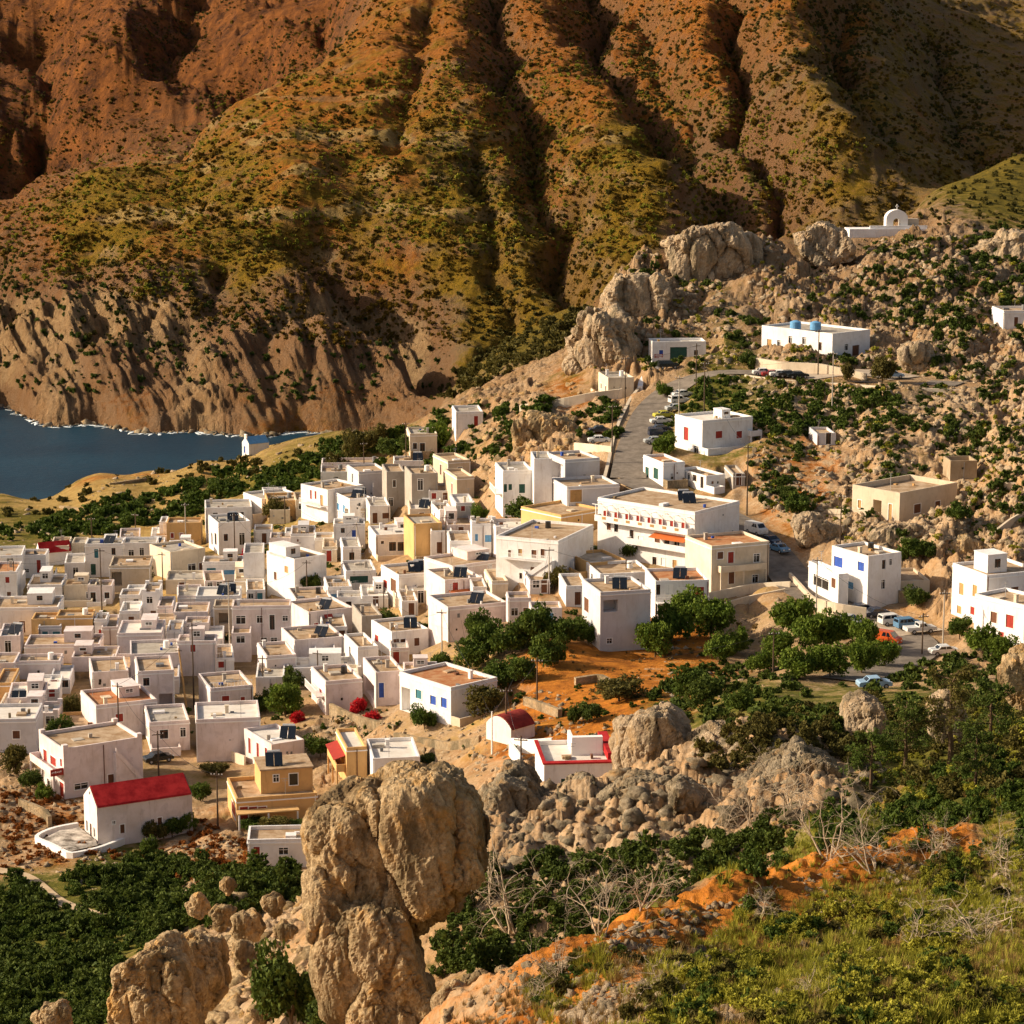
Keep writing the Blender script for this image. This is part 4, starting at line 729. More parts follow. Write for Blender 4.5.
def solar(root, x, y, z, rot):
    o = empty('solar_water_heater', (x, y, z), rot); o.parent = root
    mb = MB(); L_, Wd, an = 2.0, 2.2, math.radians(42); c, s = math.cos(an), math.sin(an)
    for i in (0, 1):
        x0 = i*1.12; mb.quad((x0, 0, .15), (x0+1.05, 0, .15), (x0+1.05, L_*c, .15+L_*s), (x0, L_*c, .15+L_*s)); mb.quad((x0, .05, .07), (x0, L_*c+.05, .07+L_*s), (x0+1.05, L_*c+.05, .07+L_*s), (x0+1.05, .05, .07))
        mb.quad((x0, 0, .15), (x0, L_*c, .15+L_*s), (x0, L_*c+.05, .07+L_*s), (x0, .05, .07)); mb.quad((x0+1.05, 0, .15), (x0+1.05, .05, .07), (x0+1.05, L_*c+.05, .07+L_*s), (x0+1.05, L_*c, .15+L_*s)); mb.quad((x0, L_*c, .15+L_*s), (x0+1.05, L_*c, .15+L_*s), (x0+1.05, L_*c+.05, .07+L_*s), (x0, L_*c+.05, .07+L_*s))
    mb.build('panel', PANEL, o)
    bm = bmesh.new(); bmesh.ops.create_cone(bm, cap_ends=True, segments=14, radius1=.28, radius2=.28, depth=1.7, matrix=Matrix.Translation((1.08, L_*c+.3, L_*s+.1)) @ Matrix.Rotation(math.pi/2, 4, 'Y')); link('tank', bm_mesh('tank', bm, STEEL), o)
    mb = MB()
    for xx in (.3, 1.8): mb.box(xx, L_*c+.1, 0, xx+.06, L_*c+.16, L_*s); mb.box(xx, .02, 0, xx+.06, .08, .12)
    mb.build('stand', STEEL, o)
NHOUSE = [0]
def house(xl, xc, xr, yt, yb, colr, label, name='village_house', cat='house', phi=None, ops=None, nr=None, nl=None, sh='dark', roof='d', wl=None, par=.45, trim=.35, ex='', dep=9., d0=230, up=None, lev=None, group='flat roofed village houses', crn=0):
    """outline pixels: left end, near corner, right end of the roof line; roof line and base at the corner"""
    NHOUSE[0] += 1; rs = random.Random(NHOUSE[0]*7+xc)
    C0 = bhit([xc], [yb], d0)[0]; s = FOC/proj(*C0)[2]; h = (yb-yt)/s*1.02; wlp = max(xc-xl, .5); 
    if phi is None:
        q = wlp/(s*dep); phi = math.asin(min(q, .66)) if q < .66 else math.radians(41)
        phi = max(phi, math.radians(4))
    else: phi = math.radians(phi)
    a = wlp/s/math.sin(phi)*1.02; a = min(max(a, 3.), 22); b = (xr-xc)/s/math.cos(phi)
    root = empty(name, (C0[0], C0[1], C0[2]), phi); tag(root, label, cat)
    cph, sph = math.cos(phi), math.sin(phi); W = lambda x, y, z: (C0[0]+x*cph-y*sph, C0[1]+x*sph+y*cph, C0[2]+z)
    FOOT.append((*W(b/2, a/2, 0)[:2], math.hypot(a, b)/2*.92)); FOOT.append((*W(b*.2, a*.2, 0)[:2], 2.2)); FOOT.append((*W(b*.8, a*.2, 0)[:2], 2.2))
    fR = lambda t, d, z: (t, d, z); fL = lambda t, d, z: (d, a-t, z)     # left face runs from its far end to the corner
    foot = -6.; PADS.append((*C0, phi, b, a))
    OR, OL = [], []
    if ops is not None:
        for o in ops:
            f, x0, y0, x1, y1, k_ = o[:6]; c_ = o[6] if len(o) > 6 else sh
            if f == 'R': t0, t1 = (x0-xc)/(xr-xc)*b, (x1-xc)/(xr-xc)*b; top = lambda t: proj(*W(t, 0, h))
            else: t0, t1 = (x0-xl)/(xc-xl)*a, (x1-xl)/(xc-xl)*a; top = lambda t: proj(*W(0, a-t, h))
            q = top((t0+t1)/2); sz = q[2]/FOC*1.02; zt, zb = h-(y0-q[1])*sz, h-(y1-q[1])*sz
            mx_ = b if f == 'R' else a; t0 = max(t0, .12); t1 = min(t1, mx_-.12); zt = min(zt, h-par-.1)
            if t1-t0 < .3 or zt-zb < .3: continue
            (OR if f == 'R' else OL).append((t0, t1, zb, zt, (k_, c_), 2.0 if k_ == 'void' else .22))
    else:
        st = lev or max(1, round((h-.4)/3.05)); fh = (h-par)/st
        for L_, O_, cnt in ((b, OR, nr if nr is not None else (0 if rs.random() < .08 else max(1, int(b/2.7)))), (a, OL, nl if nl is not None else (1 if wlp > 6 else 0) + (1 if wlp > 22 else 0))):
            for f in range(st):
                if cnt == 0: continue
                dr = rs.randrange(cnt)
                for i in range(cnt):
                    if rs.random() < .12: continue
                    cw = L_/cnt; tc = cw*(i+.5)+rs.uniform(-.12, .12)*cw; ww = rs.choice((.45, .5, .62)); z0 = fh*f
                    if cw < 1.4: continue
                    c_ = sh if rs.random() < .7 else 'dark'
                    if i == dr and (f == 0 or rs.random() < .5): O_.append((tc-.48, tc+.48, z0+.12, z0+2.2, ('d', c_ if c_ != 'dark' or rs.random() < .5 else 'brown'), .22))
                    else: O_.append((tc-ww, tc+ww, z0+1.0, z0+2.15, ('w', c_), .22))
    ok_ = lambda O_: [o for i, o in enumerate(O_) if all(o[1] < p_[0]-.02 or p_[1] < o[0]-.02 or o[3] < p_[2]-.02 or p_[3] < o[2]-.02 for p_ in O_[:i])]
    OR, OL = ok_(OR), ok_(OL)
    mb = MB(); hr = h-par; pw = .24
    wallface(mb, fR, b, foot, h, OR); wallface(mb, fL, a, foot, h, OL)
    mb.quad((b, 0, foot), (b, a, foot), (b, a, h), (b, 0, h)); mb.quad((b, a, foot), (0, a, foot), (0, a, h), (b, a, h))
    for x0, y0, x1, y1 in ((0, 0, b, pw), (0, a-pw, b, a), (0, pw, pw, a-pw), (b-pw, pw, b, a-pw)): mb.quad((x0, y0, h), (x1, y0, h), (x1, y1, h), (x0, y1, h))
    mb.quad((pw, pw, hr), (pw, pw, h), (b-pw, pw, h), (b-pw, pw, hr)); mb.quad((pw, a-pw, hr), (b-pw, a-pw, hr), (b-pw, a-pw, h), (pw, a-pw, h)); mb.quad((pw, pw, hr), (pw, a-pw, hr), (pw, a-pw, h), (pw, pw, h)); mb.quad((b-pw, pw, hr), (b-pw, pw, h), (b-pw, a-pw, h), (b-pw, a-pw, hr))
    if crn:                                     # scalloped corners
        for x, y in ((0, 0), (b-.7, 0), (0, a-.7), (b-.7, a-.7)): mb.box(x, y+.003, h, x+.7, y+.7, h+.45)
    # inner lining for deep openings is part of wallface
    wc = WALL[colr]; wl_ = WALL[wl] if wl else wc
    wobj = mb.build('walls', wc, root)
    mb = MB(); mb.quad((pw+.004, pw+.004, hr-.02), (b-pw-.004, pw+.004, hr-.02), (b-pw-.004, a-pw-.004, hr-.02), (pw+.004, a-pw-.004, hr-.02)); rf = mb.build('roof', ROOF[roof], root)
    if trim and rs.random() < trim+.25:
        mb = MB(); e = .08; z0, z1 = hr-.14, hr+.02
        mb.box(-e, -e, z0, b+e, -.002, z1); mb.box(-e, .0, z0, -.002, a+e, z1); mb.box(b+.002, 0, z0, b+e, a+e, z1); mb.build('cornice', TRIMW, root)
    if trim and colr in 'wpb' and rs.random() < .5:
        mb = MB(); mb.box(-.03, -.03, foot, .14, -.003, h-.5); mb.box(-.03, -.003, foot, -.003, .14, h-.5); mb.build('corner_trim', TRIMW, root); mb = MB(); mb.box(b-.14, -.03, foot, b+.03, -.003, h-.5); mb.build('corner_trim', TRIMW, root)
    for O_, fn in ((OR, fR), (OL, fL)):
        for o in O_: opening(root, fn, o, o[4][0], o[4][1])
    if not OR and b > 4:
        for _ in range(rs.choice((1, 2, 3))):
            t_ = rs.uniform(.6, b-1.2); z1_ = rs.uniform(.8, max(.9, h-1.4)); mb = MB(); s_ = rs.uniform(.18, .45); fbox(mb, fR, t_, t_+s_, -.05, -.003, z1_, z1_+s_*rs.uniform(.8, 1.6)); mb.build(rs.choice(['vent', 'meter_box']), rs.choice([PAINT['dark'], PAINT['grey'], PAINT['brown'], STEEL, PAINT['dark']]), root)
    # roof fittings
    if 'S' in ex or 's' in ex: solar(root, b*rs.uniform(.25, .55), a*.35, hr, -phi+rs.uniform(-.5, .2))
    if 'S' in ex: solar(root, b*.62, a*.45, hr, -phi+.1)
    if 'a' not in ex and rs.random() < .45:
        mb = MB(); x, y = rs.uniform(.6, max(.7, b-1.6)), rs.uniform(.6, max(.7, a-1.6)); mb.box(x, y, hr-.02, x+.5, y+.5, h+.6); mb.box(x-.06, y-.06, h+.6, x+.56, y+.56, h+.7); mb.build('chimney', WALL[rs.choice('wcg')], root)
    if rs.random() < .35:
        mb = MB(); x, y = rs.uniform(.6, b*.8), rs.uniform(.6, a*.8); mb.box(x, y, hr-.02, x+.05, y+.05, h+2.0); mb.box(x-.5, y, h+1.9, x+.5, y+.04, h+1.94); mb.box(x-.35, y, h+1.6, x+.35, y+.04, h+1.64); mb.build('antenna', STEEL, root)
    if rs.random() < .22 and b > 5:
        bm = bmesh.new(); bmesh.ops.create_cone(bm, cap_ends=True, segments=16, radius1=.5, radius2=.46, depth=1.1, matrix=Matrix.Translation((b*.75, a*.6, hr+.54))); link('water_tank', bm_mesh('water_tank', bm, rs.choice([PAINT['grey'], TRIMW, PAINT['dark']])), root)
    def balcony(fn, t0, t1, z, out=1.3, rail='w', posts=True):
        mb = MB(); fbox(mb, fn, t0, t1, -out, -.003, z-.18, z); bo = mb.build('balcony', wc, root); mb = MB()
        if rail == 'w': fbox(mb, fn, t0, t1, -out, -out+.12, z+.002, z+.85); fbox(mb, fn, t0, t0+.12, -out+.12, -.003, z+.002, z+.85); fbox(mb, fn, t1-.12, t1, -out+.12, -.003, z+.002, z+.85); mb.build('parapet', wc, bo)
        else:
            k = int((t1-t0)/.16)
            for i in range(k+1): tt = t0+(t1-t0)*i/k; fbox(mb, fn, tt-.02, tt+.02, -out, -out+.04, z, z+.9)
            fbox(mb, fn, t0, t1, -out-.02, -out+.06, z+.9, z+.97); mb.build('railing', TRIMW if rail == 'b' else PAINT['brown'], bo)
        if posts:
            mb = MB()
            for tt in np.linspace(t0, t1-.2, max(2, int((t1-t0)/3.5)+1)): fbox(mb, fn, tt, tt+.2, -out, -out+.2, foot, z-.182)
            mb.build('pillar', wc, root)
    def awning(fn, t0, t1, z, c_, out=1.8):
        mb = MB(); p_ = [fn(t0, -.01, z+.5), fn(t1, -.01, z+.5), fn(t1, -out, z), fn(t0, -out, z)]; q = [(x, y, zz-.05) for x, y, zz in p_]; mb.quad(*p_); mb.quad(*q[::-1])
        for i in range(4): mb.quad(p_[i], q[i], q[(i+1) % 4], p_[(i+1) % 4])
        mb.build('awning', PAINT[c_], root)
    def stairs(fn, t0, t1, z, out=1.1):
        mb = MB(); k = max(5, int(z/.19)); 
        for i in range(k): tt = t0+(t1-t0)*i/k; te = t0+(t1-t0)*(i+1)/k; fbox(mb, fn, min(tt, te), max(tt, te), -out, -.004, -1.5, z*(i+1)/k)
        st_ = mb.build('stairs', wc, root); mb = MB(); p0 = fn(t0, -out-.004, .9); p1 = fn(t1, -out-.004, z+.9); w_ = .14
        a_ = [fn(t0, -out-.004, 0), fn(t1, -out-.004, z), fn(t1, -out-.004, z+.9), fn(t0, -out-.004, .9)]; b_ = [fn(t0, -out-w_, 0), fn(t1, -out-w_, z), fn(t1, -out-w_, z+.9), fn(t0, -out-w_, .9)]
        mb.quad(*a_); mb.quad(*b_[::-1]); [mb.quad(a_[i], b_[i], b_[(i+1) % 4], a_[(i+1) % 4]) for i in range(4)]; mb.build('stair_wall', wc, st_)
    root_api = dict(root=root, a=a, b=b, h=h, hr=hr, fR=fR, fL=fL, W=W, s=s, balcony=balcony, awning=awning, stairs=stairs, C0=C0, phi=phi, wc=wc)
    if 'B' in ex and h > 5: balcony(fR, b*.1, b*.9, h*.48)
    if 'L' in ex and h > 5: balcony(fL, a*.2, a*.95, h*.48)
    if 'b' in ex: balcony(fL, a*.1, a*.9, h*.48, 1.2, 'b', False)
    if 'T' in ex: stairs(fR, b*.95, b*.25, h*.5)
    if ops is None and 5 < h < 8 and b > 5 and not ex and rs.random() < .2: stairs(fR, b*.98, b*.45, h*.5, 1.)
    if b > 4:
        mb = MB(); x, y = rs.uniform(.5, b-2.4), rs.uniform(.5, max(.6, a-2.2)); mb.box(x, y, hr-.015, x+rs.uniform(1, 1.8), y+rs.uniform(.8, 1.5), hr+rs.uniform(.05, .45)); mb.build('roof_hatch', rs.choice([CONC, WALL['w'], WALL['b'], ROOF['d'], PAINT['grey']]), root)
    for _ in range(rs.choice((0, 1, 2, 3)) if b > 4 else 0):
        mb = MB(); x, y, s1, s2 = rs.uniform(.4, b-1.2), rs.uniform(.4, max(.5, a-1.2)), rs.uniform(.2, .7), rs.uniform(.2, .7); mb.box(x, y, hr-.012, x+s1, y+s2, hr+rs.uniform(.15, .7)); mb.build('roof_box', rs.choice([CONC, WALL['w'], PAINT['grey'], PAINT['brown'], PAINT['blue'], STONEW, PAINT['tan']]), root)
    if not ex and b > 4 and d0 < 300 and rs.random() < .5:
        mb = MB(); yy = -rs.uniform(1.6, 2.6); x1 = b*rs.uniform(.4, 1); hh_ = rs.uniform(.8, 1.3); mb.box(0, yy, -2, x1, yy+.2, hh_); mb.box(0, yy+.203, -2, .2, -.004, hh_); mb.box(x1-.2, yy+.203, -2, x1, -.004, hh_); mb.build('courtyard_wall', rs.choice([wc, WALL['w'], WALL['b'], STONEW]), root)
    if not ex and ops is None and wlp > 5 and rs.random() < .4:
        mb = MB(); x1 = a*rs.uniform(.5, .9); mb.box(-2.0, .1, -2, -1.8, x1, 1.0); mb.box(-1.797, .1, -2, -.004, .3, 1.0); mb.build('side_wall', wc, root)
    if rs.random() < .6:
        mb = MB(); x = rs.choice([.18, b-.3, b*.5]); mb.box(x, -.12, -1, x+.09, -.03, h-.3); mb.build('drainpipe', rs.choice([STEEL, PAINT['brown'], TRIMW]), root)
    if 'P' in ex:                               # pergola or porch roof on posts
        mb = MB(); fbox(mb, fR, b*.05, b*.95, -2.2, -.004, h*.45, h*.45+.12); mb.build('porch_roof', CONC, root); mb = MB(); [fbox(mb, fR, b*q, b*q+.15, -2.2, -2.05, foot, h*.45-.002) for q in (.06, .5, .9)]; mb.build('porch_post', wc, root)
    if 'r' in ex:
        mb = MB(); k = int(b/.5)
        for i in range(k+1): x = b*i/k*.98; mb.box(x, .08, h, x+.04, .12, h+.75)
        mb.box(0, .07, h+.75, b, .13, h+.81); mb.build('roof_railing', TRIMW, root)
    if up is None and 'a' not in ex and 's' not in ex.lower() and b > 4.5 and a > 4 and yt > 500 and xc < 480 and colr != 'o' and rs.random() < .4:
        q_ = rs.choice((0.02, .3, .5)); up = (q_, .45, q_+rs.uniform(.3, .45), .96, rs.uniform(.9, 1.7))
    if up:                                      # a set-back upper room: fractions and height
        x0, y0, x1, y1, hh = up; mb = MB(); mb.box(b*x0, a*y0, hr, b*x1, a*y1, h+hh); mb.box(b*x0-.06, a*y0-.06, h+hh, b*x1+.06, a*y1+.06, h+hh+.12); u_ = mb.build('upper_room', wc, root)
        fn = lambda t, d, z: (b*x0+t, a*y0-.04+d, z); m_ = (x1-x0)*b/2; opening(root, fn, (m_-.5, m_+.5, h+.3, min(h+1.6, h+hh-.3), 0, .03), 'w', sh)
    return root_api
H_ = house
API = {}
ROWS = [
 # far and upper left
 (-24, -18, 22, 556, 582, 'w', 'long white house at the left edge behind the red roofed cottage', dict(nr=2, roof='g')),
 (20, 22, 46, 555, 578, 'w', 'small white block with a dark red door beside the red roofed cottage', dict(ops=[('R', 37, 560, 41, 573, 'd', 'red'), ('R', 25, 569, 29, 572.5, 'w', 'dark')])),
 (70, 72, 86, 543, 560, 'c', 'narrow cream block between the red roofed cottage and a white two storey house', dict(nr=0, roof='g')),
 (84, 86, 123, 544, 577, 'w', 'white two storey house with a green shuttered door, solar tank on its roof', dict(ops=[('R', 95, 549, 99, 558, 'w', 'teal'), ('R', 112, 548, 116, 555, 'w', 'dark'), ('R', 91, 564, 96, 575, 'd', 'green')], ex='s', roof='g')),
 (121, 123, 157, 543, 567, 'w', 'low white house attached right of the one with the green door', dict(ops=[('R', 129, 550, 134, 557, 'w', 'dark'), ('R', 140, 548, 144, 560, 'd', 'dark')], roof='g')),
 (158, 160, 167, 522, 545, 'w', 'thin white block joined to the left of the far ochre house', dict(nr=1)),
 (165, 167, 201, 523, 548, 'o', 'ochre house among white ones below the green coastal belt', dict(ops=[('R', 171, 533, 174, 538, 'w', 'red'), ('R', 180, 533, 183, 538, 'w', 'red')], roof='d')),
 (200, 206, 252, 508, 536, 'w', 'upper white block behind the white two storey house with a beige base', dict(nr=2, roof='g')),
 (204, 219, 250, 523, 555, 'w', 'white two storey house with a beige base beside the red bougainvillea', dict(ops=[('R', 224, 534, 228, 541, 'w', 'dark'), ('R', 239, 533, 244, 545, 'd', 'dark'), ('L', 208, 533, 210, 545, 'w', 'dark'), ('L', 213, 533, 216, 545, 'w', 'dark')], roof='g', ex='s')),
 (145, 171, 203, 552, 580, 'c', 'cream walled house with a long lit side, behind a white one with teal windows', dict(ops=[('R', 187, 564, 194, 571, 'w', 'dark'), ('R', 197, 563, 200, 572, 'd', 'brown')], roof='g')),
 (201, 203, 243, 562, 583, 'w', 'low white house with teal window frames in the upper left village', dict(ops=[('R', 207, 568, 216, 573, 'w', 'teal'), ('R', 224, 570, 236, 574.5, 'w', 'lblue')], roof='d')),
 (240, 244, 264, 553, 592, 'w', 'tall plain white wall of a house below the red bougainvillea', dict(nr=0, roof='g')),
 (106, 110, 150, 566, 592, 'b', 'open beige stone shed with a dark porch in the left village', dict(ops=[('R', 112, 572, 122, 586, 'void')], ex='a')),
 (24, 28, 62, 585, 605, 'w', 'low white house with one brown door in front of the red roofed cottage', dict(ops=[('R', 37, 594, 41, 604, 'w', 'dark'), ('R', 45, 594, 48, 601, 'w', 'red')])),
 (-12, -8, 17, 572, 602, 'w', 'white house with a red roof line at the left edge', dict(ops=[('R', 6, 577, 10, 583, 'w', 'red'), ('R', 7, 592, 11, 601, 'd', 'brown')], roof='x')),
 (62, 64, 96, 585, 604, 'c', 'cream low house with a terrace behind the tall dark pole', dict(nr=2, roof='d')),
 (-12, -8, 58, 608, 634, 'w', 'long blank white house behind the orange garage', dict(nr=1)),
 (30, 32, 57, 619, 642, 'o', 'left wing of the orange garage house with a small red window', dict(ops=[('R', 48, 628, 55, 639, 'w', 'red')])),
 (55, 57, 93, 616, 642, 'o', 'orange house with a wide red garage door', dict(ops=[('R', 67, 626, 87, 640, 'g', 'orange')], trim=1)),
 (93, 95, 107, 619, 642, 'w', 'small white annex with a red wall right of the orange garage house', dict(nr=1, sh='red')),
 (118, 120, 140, 595, 611, 'w', 'little white cube house with a pointed white gable behind it', dict(nr=2)),
 (140, 143, 160, 592, 623, 'w', 'narrow white house with a scalloped roof in the left village', dict(nr=1, crn=1)),
 (155, 158, 173, 606, 628, 'p', 'narrow pinkish house with a bright red window', dict(ops=[('R', 163, 618, 169, 625, 'w', 'red')])),
 (171, 174, 208, 612, 634, 'p', 'pinkish house with a flat terrace right of the red window', dict(nr=1)),
 (163, 166, 204, 580, 594, 'c', 'low cream house with a wide plain front above the solar panels', dict(nr=1, roof='g')),
 (193, 196, 240, 596, 617, 'w', 'white house carrying two sloping solar panels in the left village', dict(nr=2, ex='S', roof='w')),
 (212, 214, 233, 606, 632, 'b', 'small brownish house with a shaded porch beside the pole', dict(ops=[('R', 219, 613, 229, 624, 'void')])),
 (231, 233, 291, 606, 655, 'p', 'pinkish two storey house with a row of white framed windows', dict(ops=[('R', 237, 616, 246, 624, 'w', 'dark'), ('R', 257.5, 616, 263, 623, 'w', 'dark'), ('R', 270, 615, 275, 630, 'd', 'dark'), ('R', 283, 616, 288, 621, 'w', 'dark'), ('R', 261, 638, 267, 646, 'w', 'dark'), ('R', 271, 638, 277, 650, 'd', 'dark')], roof='d', trim=1, ex='')),
 (228, 232, 251, 633, 662, 'p', 'narrow pinkish wing with one dark window at the foot of the pole', dict(ops=[('R', 237, 636, 245, 643, 'w', 'dark')])),
 (285, 309, 352, 612, 637, 'p', 'pinkish house with a bright red door and red door canopy', dict(ops=[('R', 324.5, 622, 330, 635, 'd', 'red'), ('R', 314, 623, 318, 631, 'w', 'red')], ex='s')),
 (284, 296, 332, 599, 618, 'p', 'upper block with a broad brown roof behind the red door', dict(nr=0, roof='d')),
 (349, 362, 382, 616, 638, 'g', 'small dark grey house beside the heap of garden rubble', dict(nr=1)),
 (277, 295, 343, 640, 665, 'p', 'long blank pink wall with a small black panel on the roof', dict(ops=[('L', 281, 646, 285, 654, 'w', 'dark'), ('L', 288, 648, 293, 656, 'w', 'dark')], ex='s', nr=0, roof='d')),
 (341, 358, 378, 647, 668, 'w', 'white lit block right of the long blank pink wall', dict(nr=0)),
 (252, 267, 296, 656, 682, 'p', 'pink terrace house with two windows on its lit side', dict(ops=[('L', 255, 667, 258, 674, 'w', 'dark'), ('L', 262, 669, 266, 677, 'w', 'dark')])),
 (284, 287, 361, 668, 682, 'w', 'very low long house with a pale terrace roof in mid village', dict(nr=1, roof='w')),
 (307, 326, 362, 681, 713, 'p', 'pink house with two dark red windows and a balcony on its lit side', dict(ops=[('L', 310, 686, 313, 696, 'w', 'red'), ('L', 318, 689, 321, 696, 'w', 'red')], ex='b')),
 (360, 376, 404, 672, 706, 'p', 'pinkish house with a large arched porch', dict(ops=[('L', 363, 681, 374, 696, 'void'), ('R', 379, 683, 384, 698, 'd', 'blue')], roof='d')),
 (402, 404, 438, 669, 700, 'p', 'pinkish rear wing behind the house with blue shutters', dict(ops=[('R', 401, 690, 404, 697, 'w', 'blue')], roof='d')),
 (398, 451, 497, 687, 724, 'w', 'white house with bright blue shutters and an orange brown flat roof', dict(ops=[('L', 415, 690, 421, 699, 'w', 'teal'), ('L', 430, 696, 436, 705, 'w', 'blue'), ('L', 441, 698, 447, 708, 'w', 'blue'), ('L', 400, 688, 409, 712, 'void')], roof='x', trim=1, wl='c')),
 (369, 392, 428, 632, 656, 'w', 'white house with two brown doors and a black roof panel', dict(ops=[('R', 393.5, 639, 399, 647, 'w', 'brown'), ('R', 400.5, 639, 406, 648, 'd', 'brown'), ('R', 414, 638, 419, 646, 'w', 'brown'), ('L', 373, 635, 377, 642, 'w', 'red')], ex='s', roof='d')),
 (427, 448, 507, 607, 642, 'p', 'big house with a wide blank pinkish wall beside the grove', dict(nr=0, nl=0, roof='d', ex='s')),
 (425, 445, 482, 580, 610, 'p', 'tall pink wall with a red pergola to its right', dict(nr=2, nl=0, sh='red', ex='s')),
 (379, 399, 434, 575, 600, 'w', 'white house with a red shutter and two slanted solar panels', dict(ops=[('L', 382, 580, 386, 588, 'w', 'red'), ('L', 390, 579, 396, 592, 'd', 'brown')], nr=0, ex='S')),
 (423, 453, 508, 566, 592, 'p', 'wide house whose long wall has one large dark opening', dict(ops=[('R', 495, 569, 505, 583, 'w', 'dark')], roof='d')),
 (338, 346, 376, 571, 590, 'w', 'low white building with a dark green shop front', dict(ops=[('R', 350, 576, 368, 583, 'w', 'green')], roof='g')),
 (506, 508, 531, 598, 622, 'p', 'pinkish courtyard house above the grove', dict(nr=2, roof='d')),
 (529, 531, 562, 608, 632, 'p', 'pinkish low house with pale blue windows above the grove', dict(ops=[('R', 536, 613, 540, 619, 'w', 'lblue'), ('R', 549, 613, 553, 619, 'w', 'lblue')])),
 (560, 566, 588, 586, 606, 'w', 'little white house left of the tall light grey one', dict(nr=1)),
 (240, 262, 300, 499, 518, 'w', 'long white house at the upper edge of the village below the fields', dict(nr=1, roof='g')),
 (261, 268, 299, 501, 521, 'o', 'low ochre house behind a dark tree, upper village', dict(nr=1)),
 (299, 328, 362, 490, 523, 'w', 'white two storey house with red and yellow shutters on its lit side', dict(ops=[('L', 309, 490, 311, 499, 'w', 'red'), ('L', 314, 491, 316, 499, 'w', 'red'), ('L', 320, 495, 323, 508, 'w', 'tan')], roof='d', ex='b')),
 (331, 350, 371, 499, 523, 'w', 'white house with pale blue shutters and dark solar panels on top', dict(ops=[('L', 335, 503, 338, 510, 'w', 'lblue'), ('L', 342, 505, 345, 513, 'w', 'lblue')], nr=0, ex='S')),
 (318, 321, 347, 472, 487, 'w', 'small white house highest on the left crest of the village', dict(nr=1)),
 (345, 359, 387, 472, 502, 'l', 'plain light grey wall beside the unfinished grey buildings', dict(nr=0, nl=1)),
 (320, 322, 392, 463, 479, 'p', 'long pale parapet house on the village crest', dict(nr=3, roof='d')),
 (380, 387, 405, 472, 507, 'g', 'left half of the unfinished grey concrete pair', dict(ops=[('R', 393, 480, 396, 487, 'w', 'dark'), ('R', 389, 498, 393, 506, 'd', 'dark')], trim=0)),
 (403, 412, 438, 474, 512, 'g', 'unfinished grey concrete building with a stepped balcony', dict(ops=[('R', 418, 479, 423, 490, 'w', 'dark'), ('R', 419, 500, 424, 508, 'd', 'dark'), ('R', 427, 499, 432, 510, 'd', 'dark')], trim=0, ex='')),
 (392, 394, 433, 461, 476, 'w', 'low white house with a black solar tank above the grey concrete buildings', dict(nr=2, ex='s')),
 (332, 334, 365, 524, 550, 'w', 'white house with one bright blue window', dict(ops=[('R', 352, 530, 356, 537, 'w', 'blue'), ('R', 341, 528, 345, 533, 'w', 'dark')], roof='g')),
 (366, 376, 415, 535, 559, 'w', 'white house with two framed twin windows beside the ochre block', dict(ops=[('R', 389, 542, 396, 551, 'w', 'dark'), ('R', 397.5, 542, 405, 551, 'w', 'dark'), ('R', 381, 541, 384, 544, 'w', 'dark')], roof='w')),
 (402, 414, 442, 524, 560, 'o', 'tall ochre block between white houses', dict(nr=0, nl=0, roof='g')),
 (313, 315, 334, 538, 554, 'w', 'little white house under the one with the bright blue window', dict(nr=1)),
 (288, 291, 315, 534, 554, 'l', 'light grey house beside rubble in the upper village', dict(nr=0)),
 (268, 270, 292, 538, 556, 'p', 'small pink white house just right of the red bougainvillea', dict(nr=1)),
 (252, 254, 272, 530, 544, 'w', 'tiny white house behind the red bougainvillea', dict(nr=1)),
 (264, 295, 325, 559, 600, 'w', 'tall white house with a small yellow roof room and a tree in front', dict(ops=[('L', 272, 572, 275, 580, 'w', 'brown'), ('L', 284, 566, 288, 573, 'w', 'tan')], nr=0, up=(-.0, .3, .45, .9, 1.6))),
 (320, 328, 352, 587, 604, 'w', 'low white house with a light blue window under a balcony rail', dict(ops=[('R', 330, 594, 338, 600, 'w', 'lblue')], ex='r')),
 (405, 410, 437, 434, 456, 'c', 'cream house with pillars among dark trees above the village', dict(ops=[('R', 413, 443, 417, 449, 'w', 'dark'), ('R', 420, 443, 425, 452, 'd', 'dark')], roof='g')),
 (451, 456, 483, 412, 429, 'w', 'isolated white house with a red door on the slope', dict(ops=[('R', 474, 416, 478, 427, 'd', 'red')], roof='g', d0=300)),
 (432, 448, 470, 461, 479, 'b', 'beige house with a dark opening next to the rocky slope', dict(nr=1)),
 (444, 457, 474, 477, 498, 'b', 'small beige house with a dark red doorway below the rocky slope', dict(nr=1, sh='red')),
 (495, 503, 533, 471, 517, 'w', 'left wing of the big white house, with green shuttered windows', dict(ops=[('R', 503.5, 484, 507, 492, 'w', 'green'), ('R', 508.5, 484, 512, 490, 'w', 'green'), ('R', 519, 484, 525, 493, 'w', 'green')], roof='g', ex='b')),
 (531, 534, 552, 459, 512, 'w', 'plain white tower in the middle of the big white house', dict(nr=0, roof='g')),
 (547, 565, 600, 460, 488, 'l', 'grey white top block of the big white house', dict(ops=[('L', 550, 462, 563, 480, 'void')], nr=0, roof='d')),
 (552, 567, 620, 487, 515, 'l', 'lower block of the big white house with a glowing orange window', dict(ops=[('R', 570, 489, 582, 502, 'w', 'tan')], nl=1, roof='d')),  # orange glow of the lit window is painted on as tan shutters
 (449, 456, 475, 503, 519, 'l', 'small light grey house with one red door near the ochre block', dict(ops=[('R', 461, 505, 465, 511, 'w', 'red')], roof='w')),
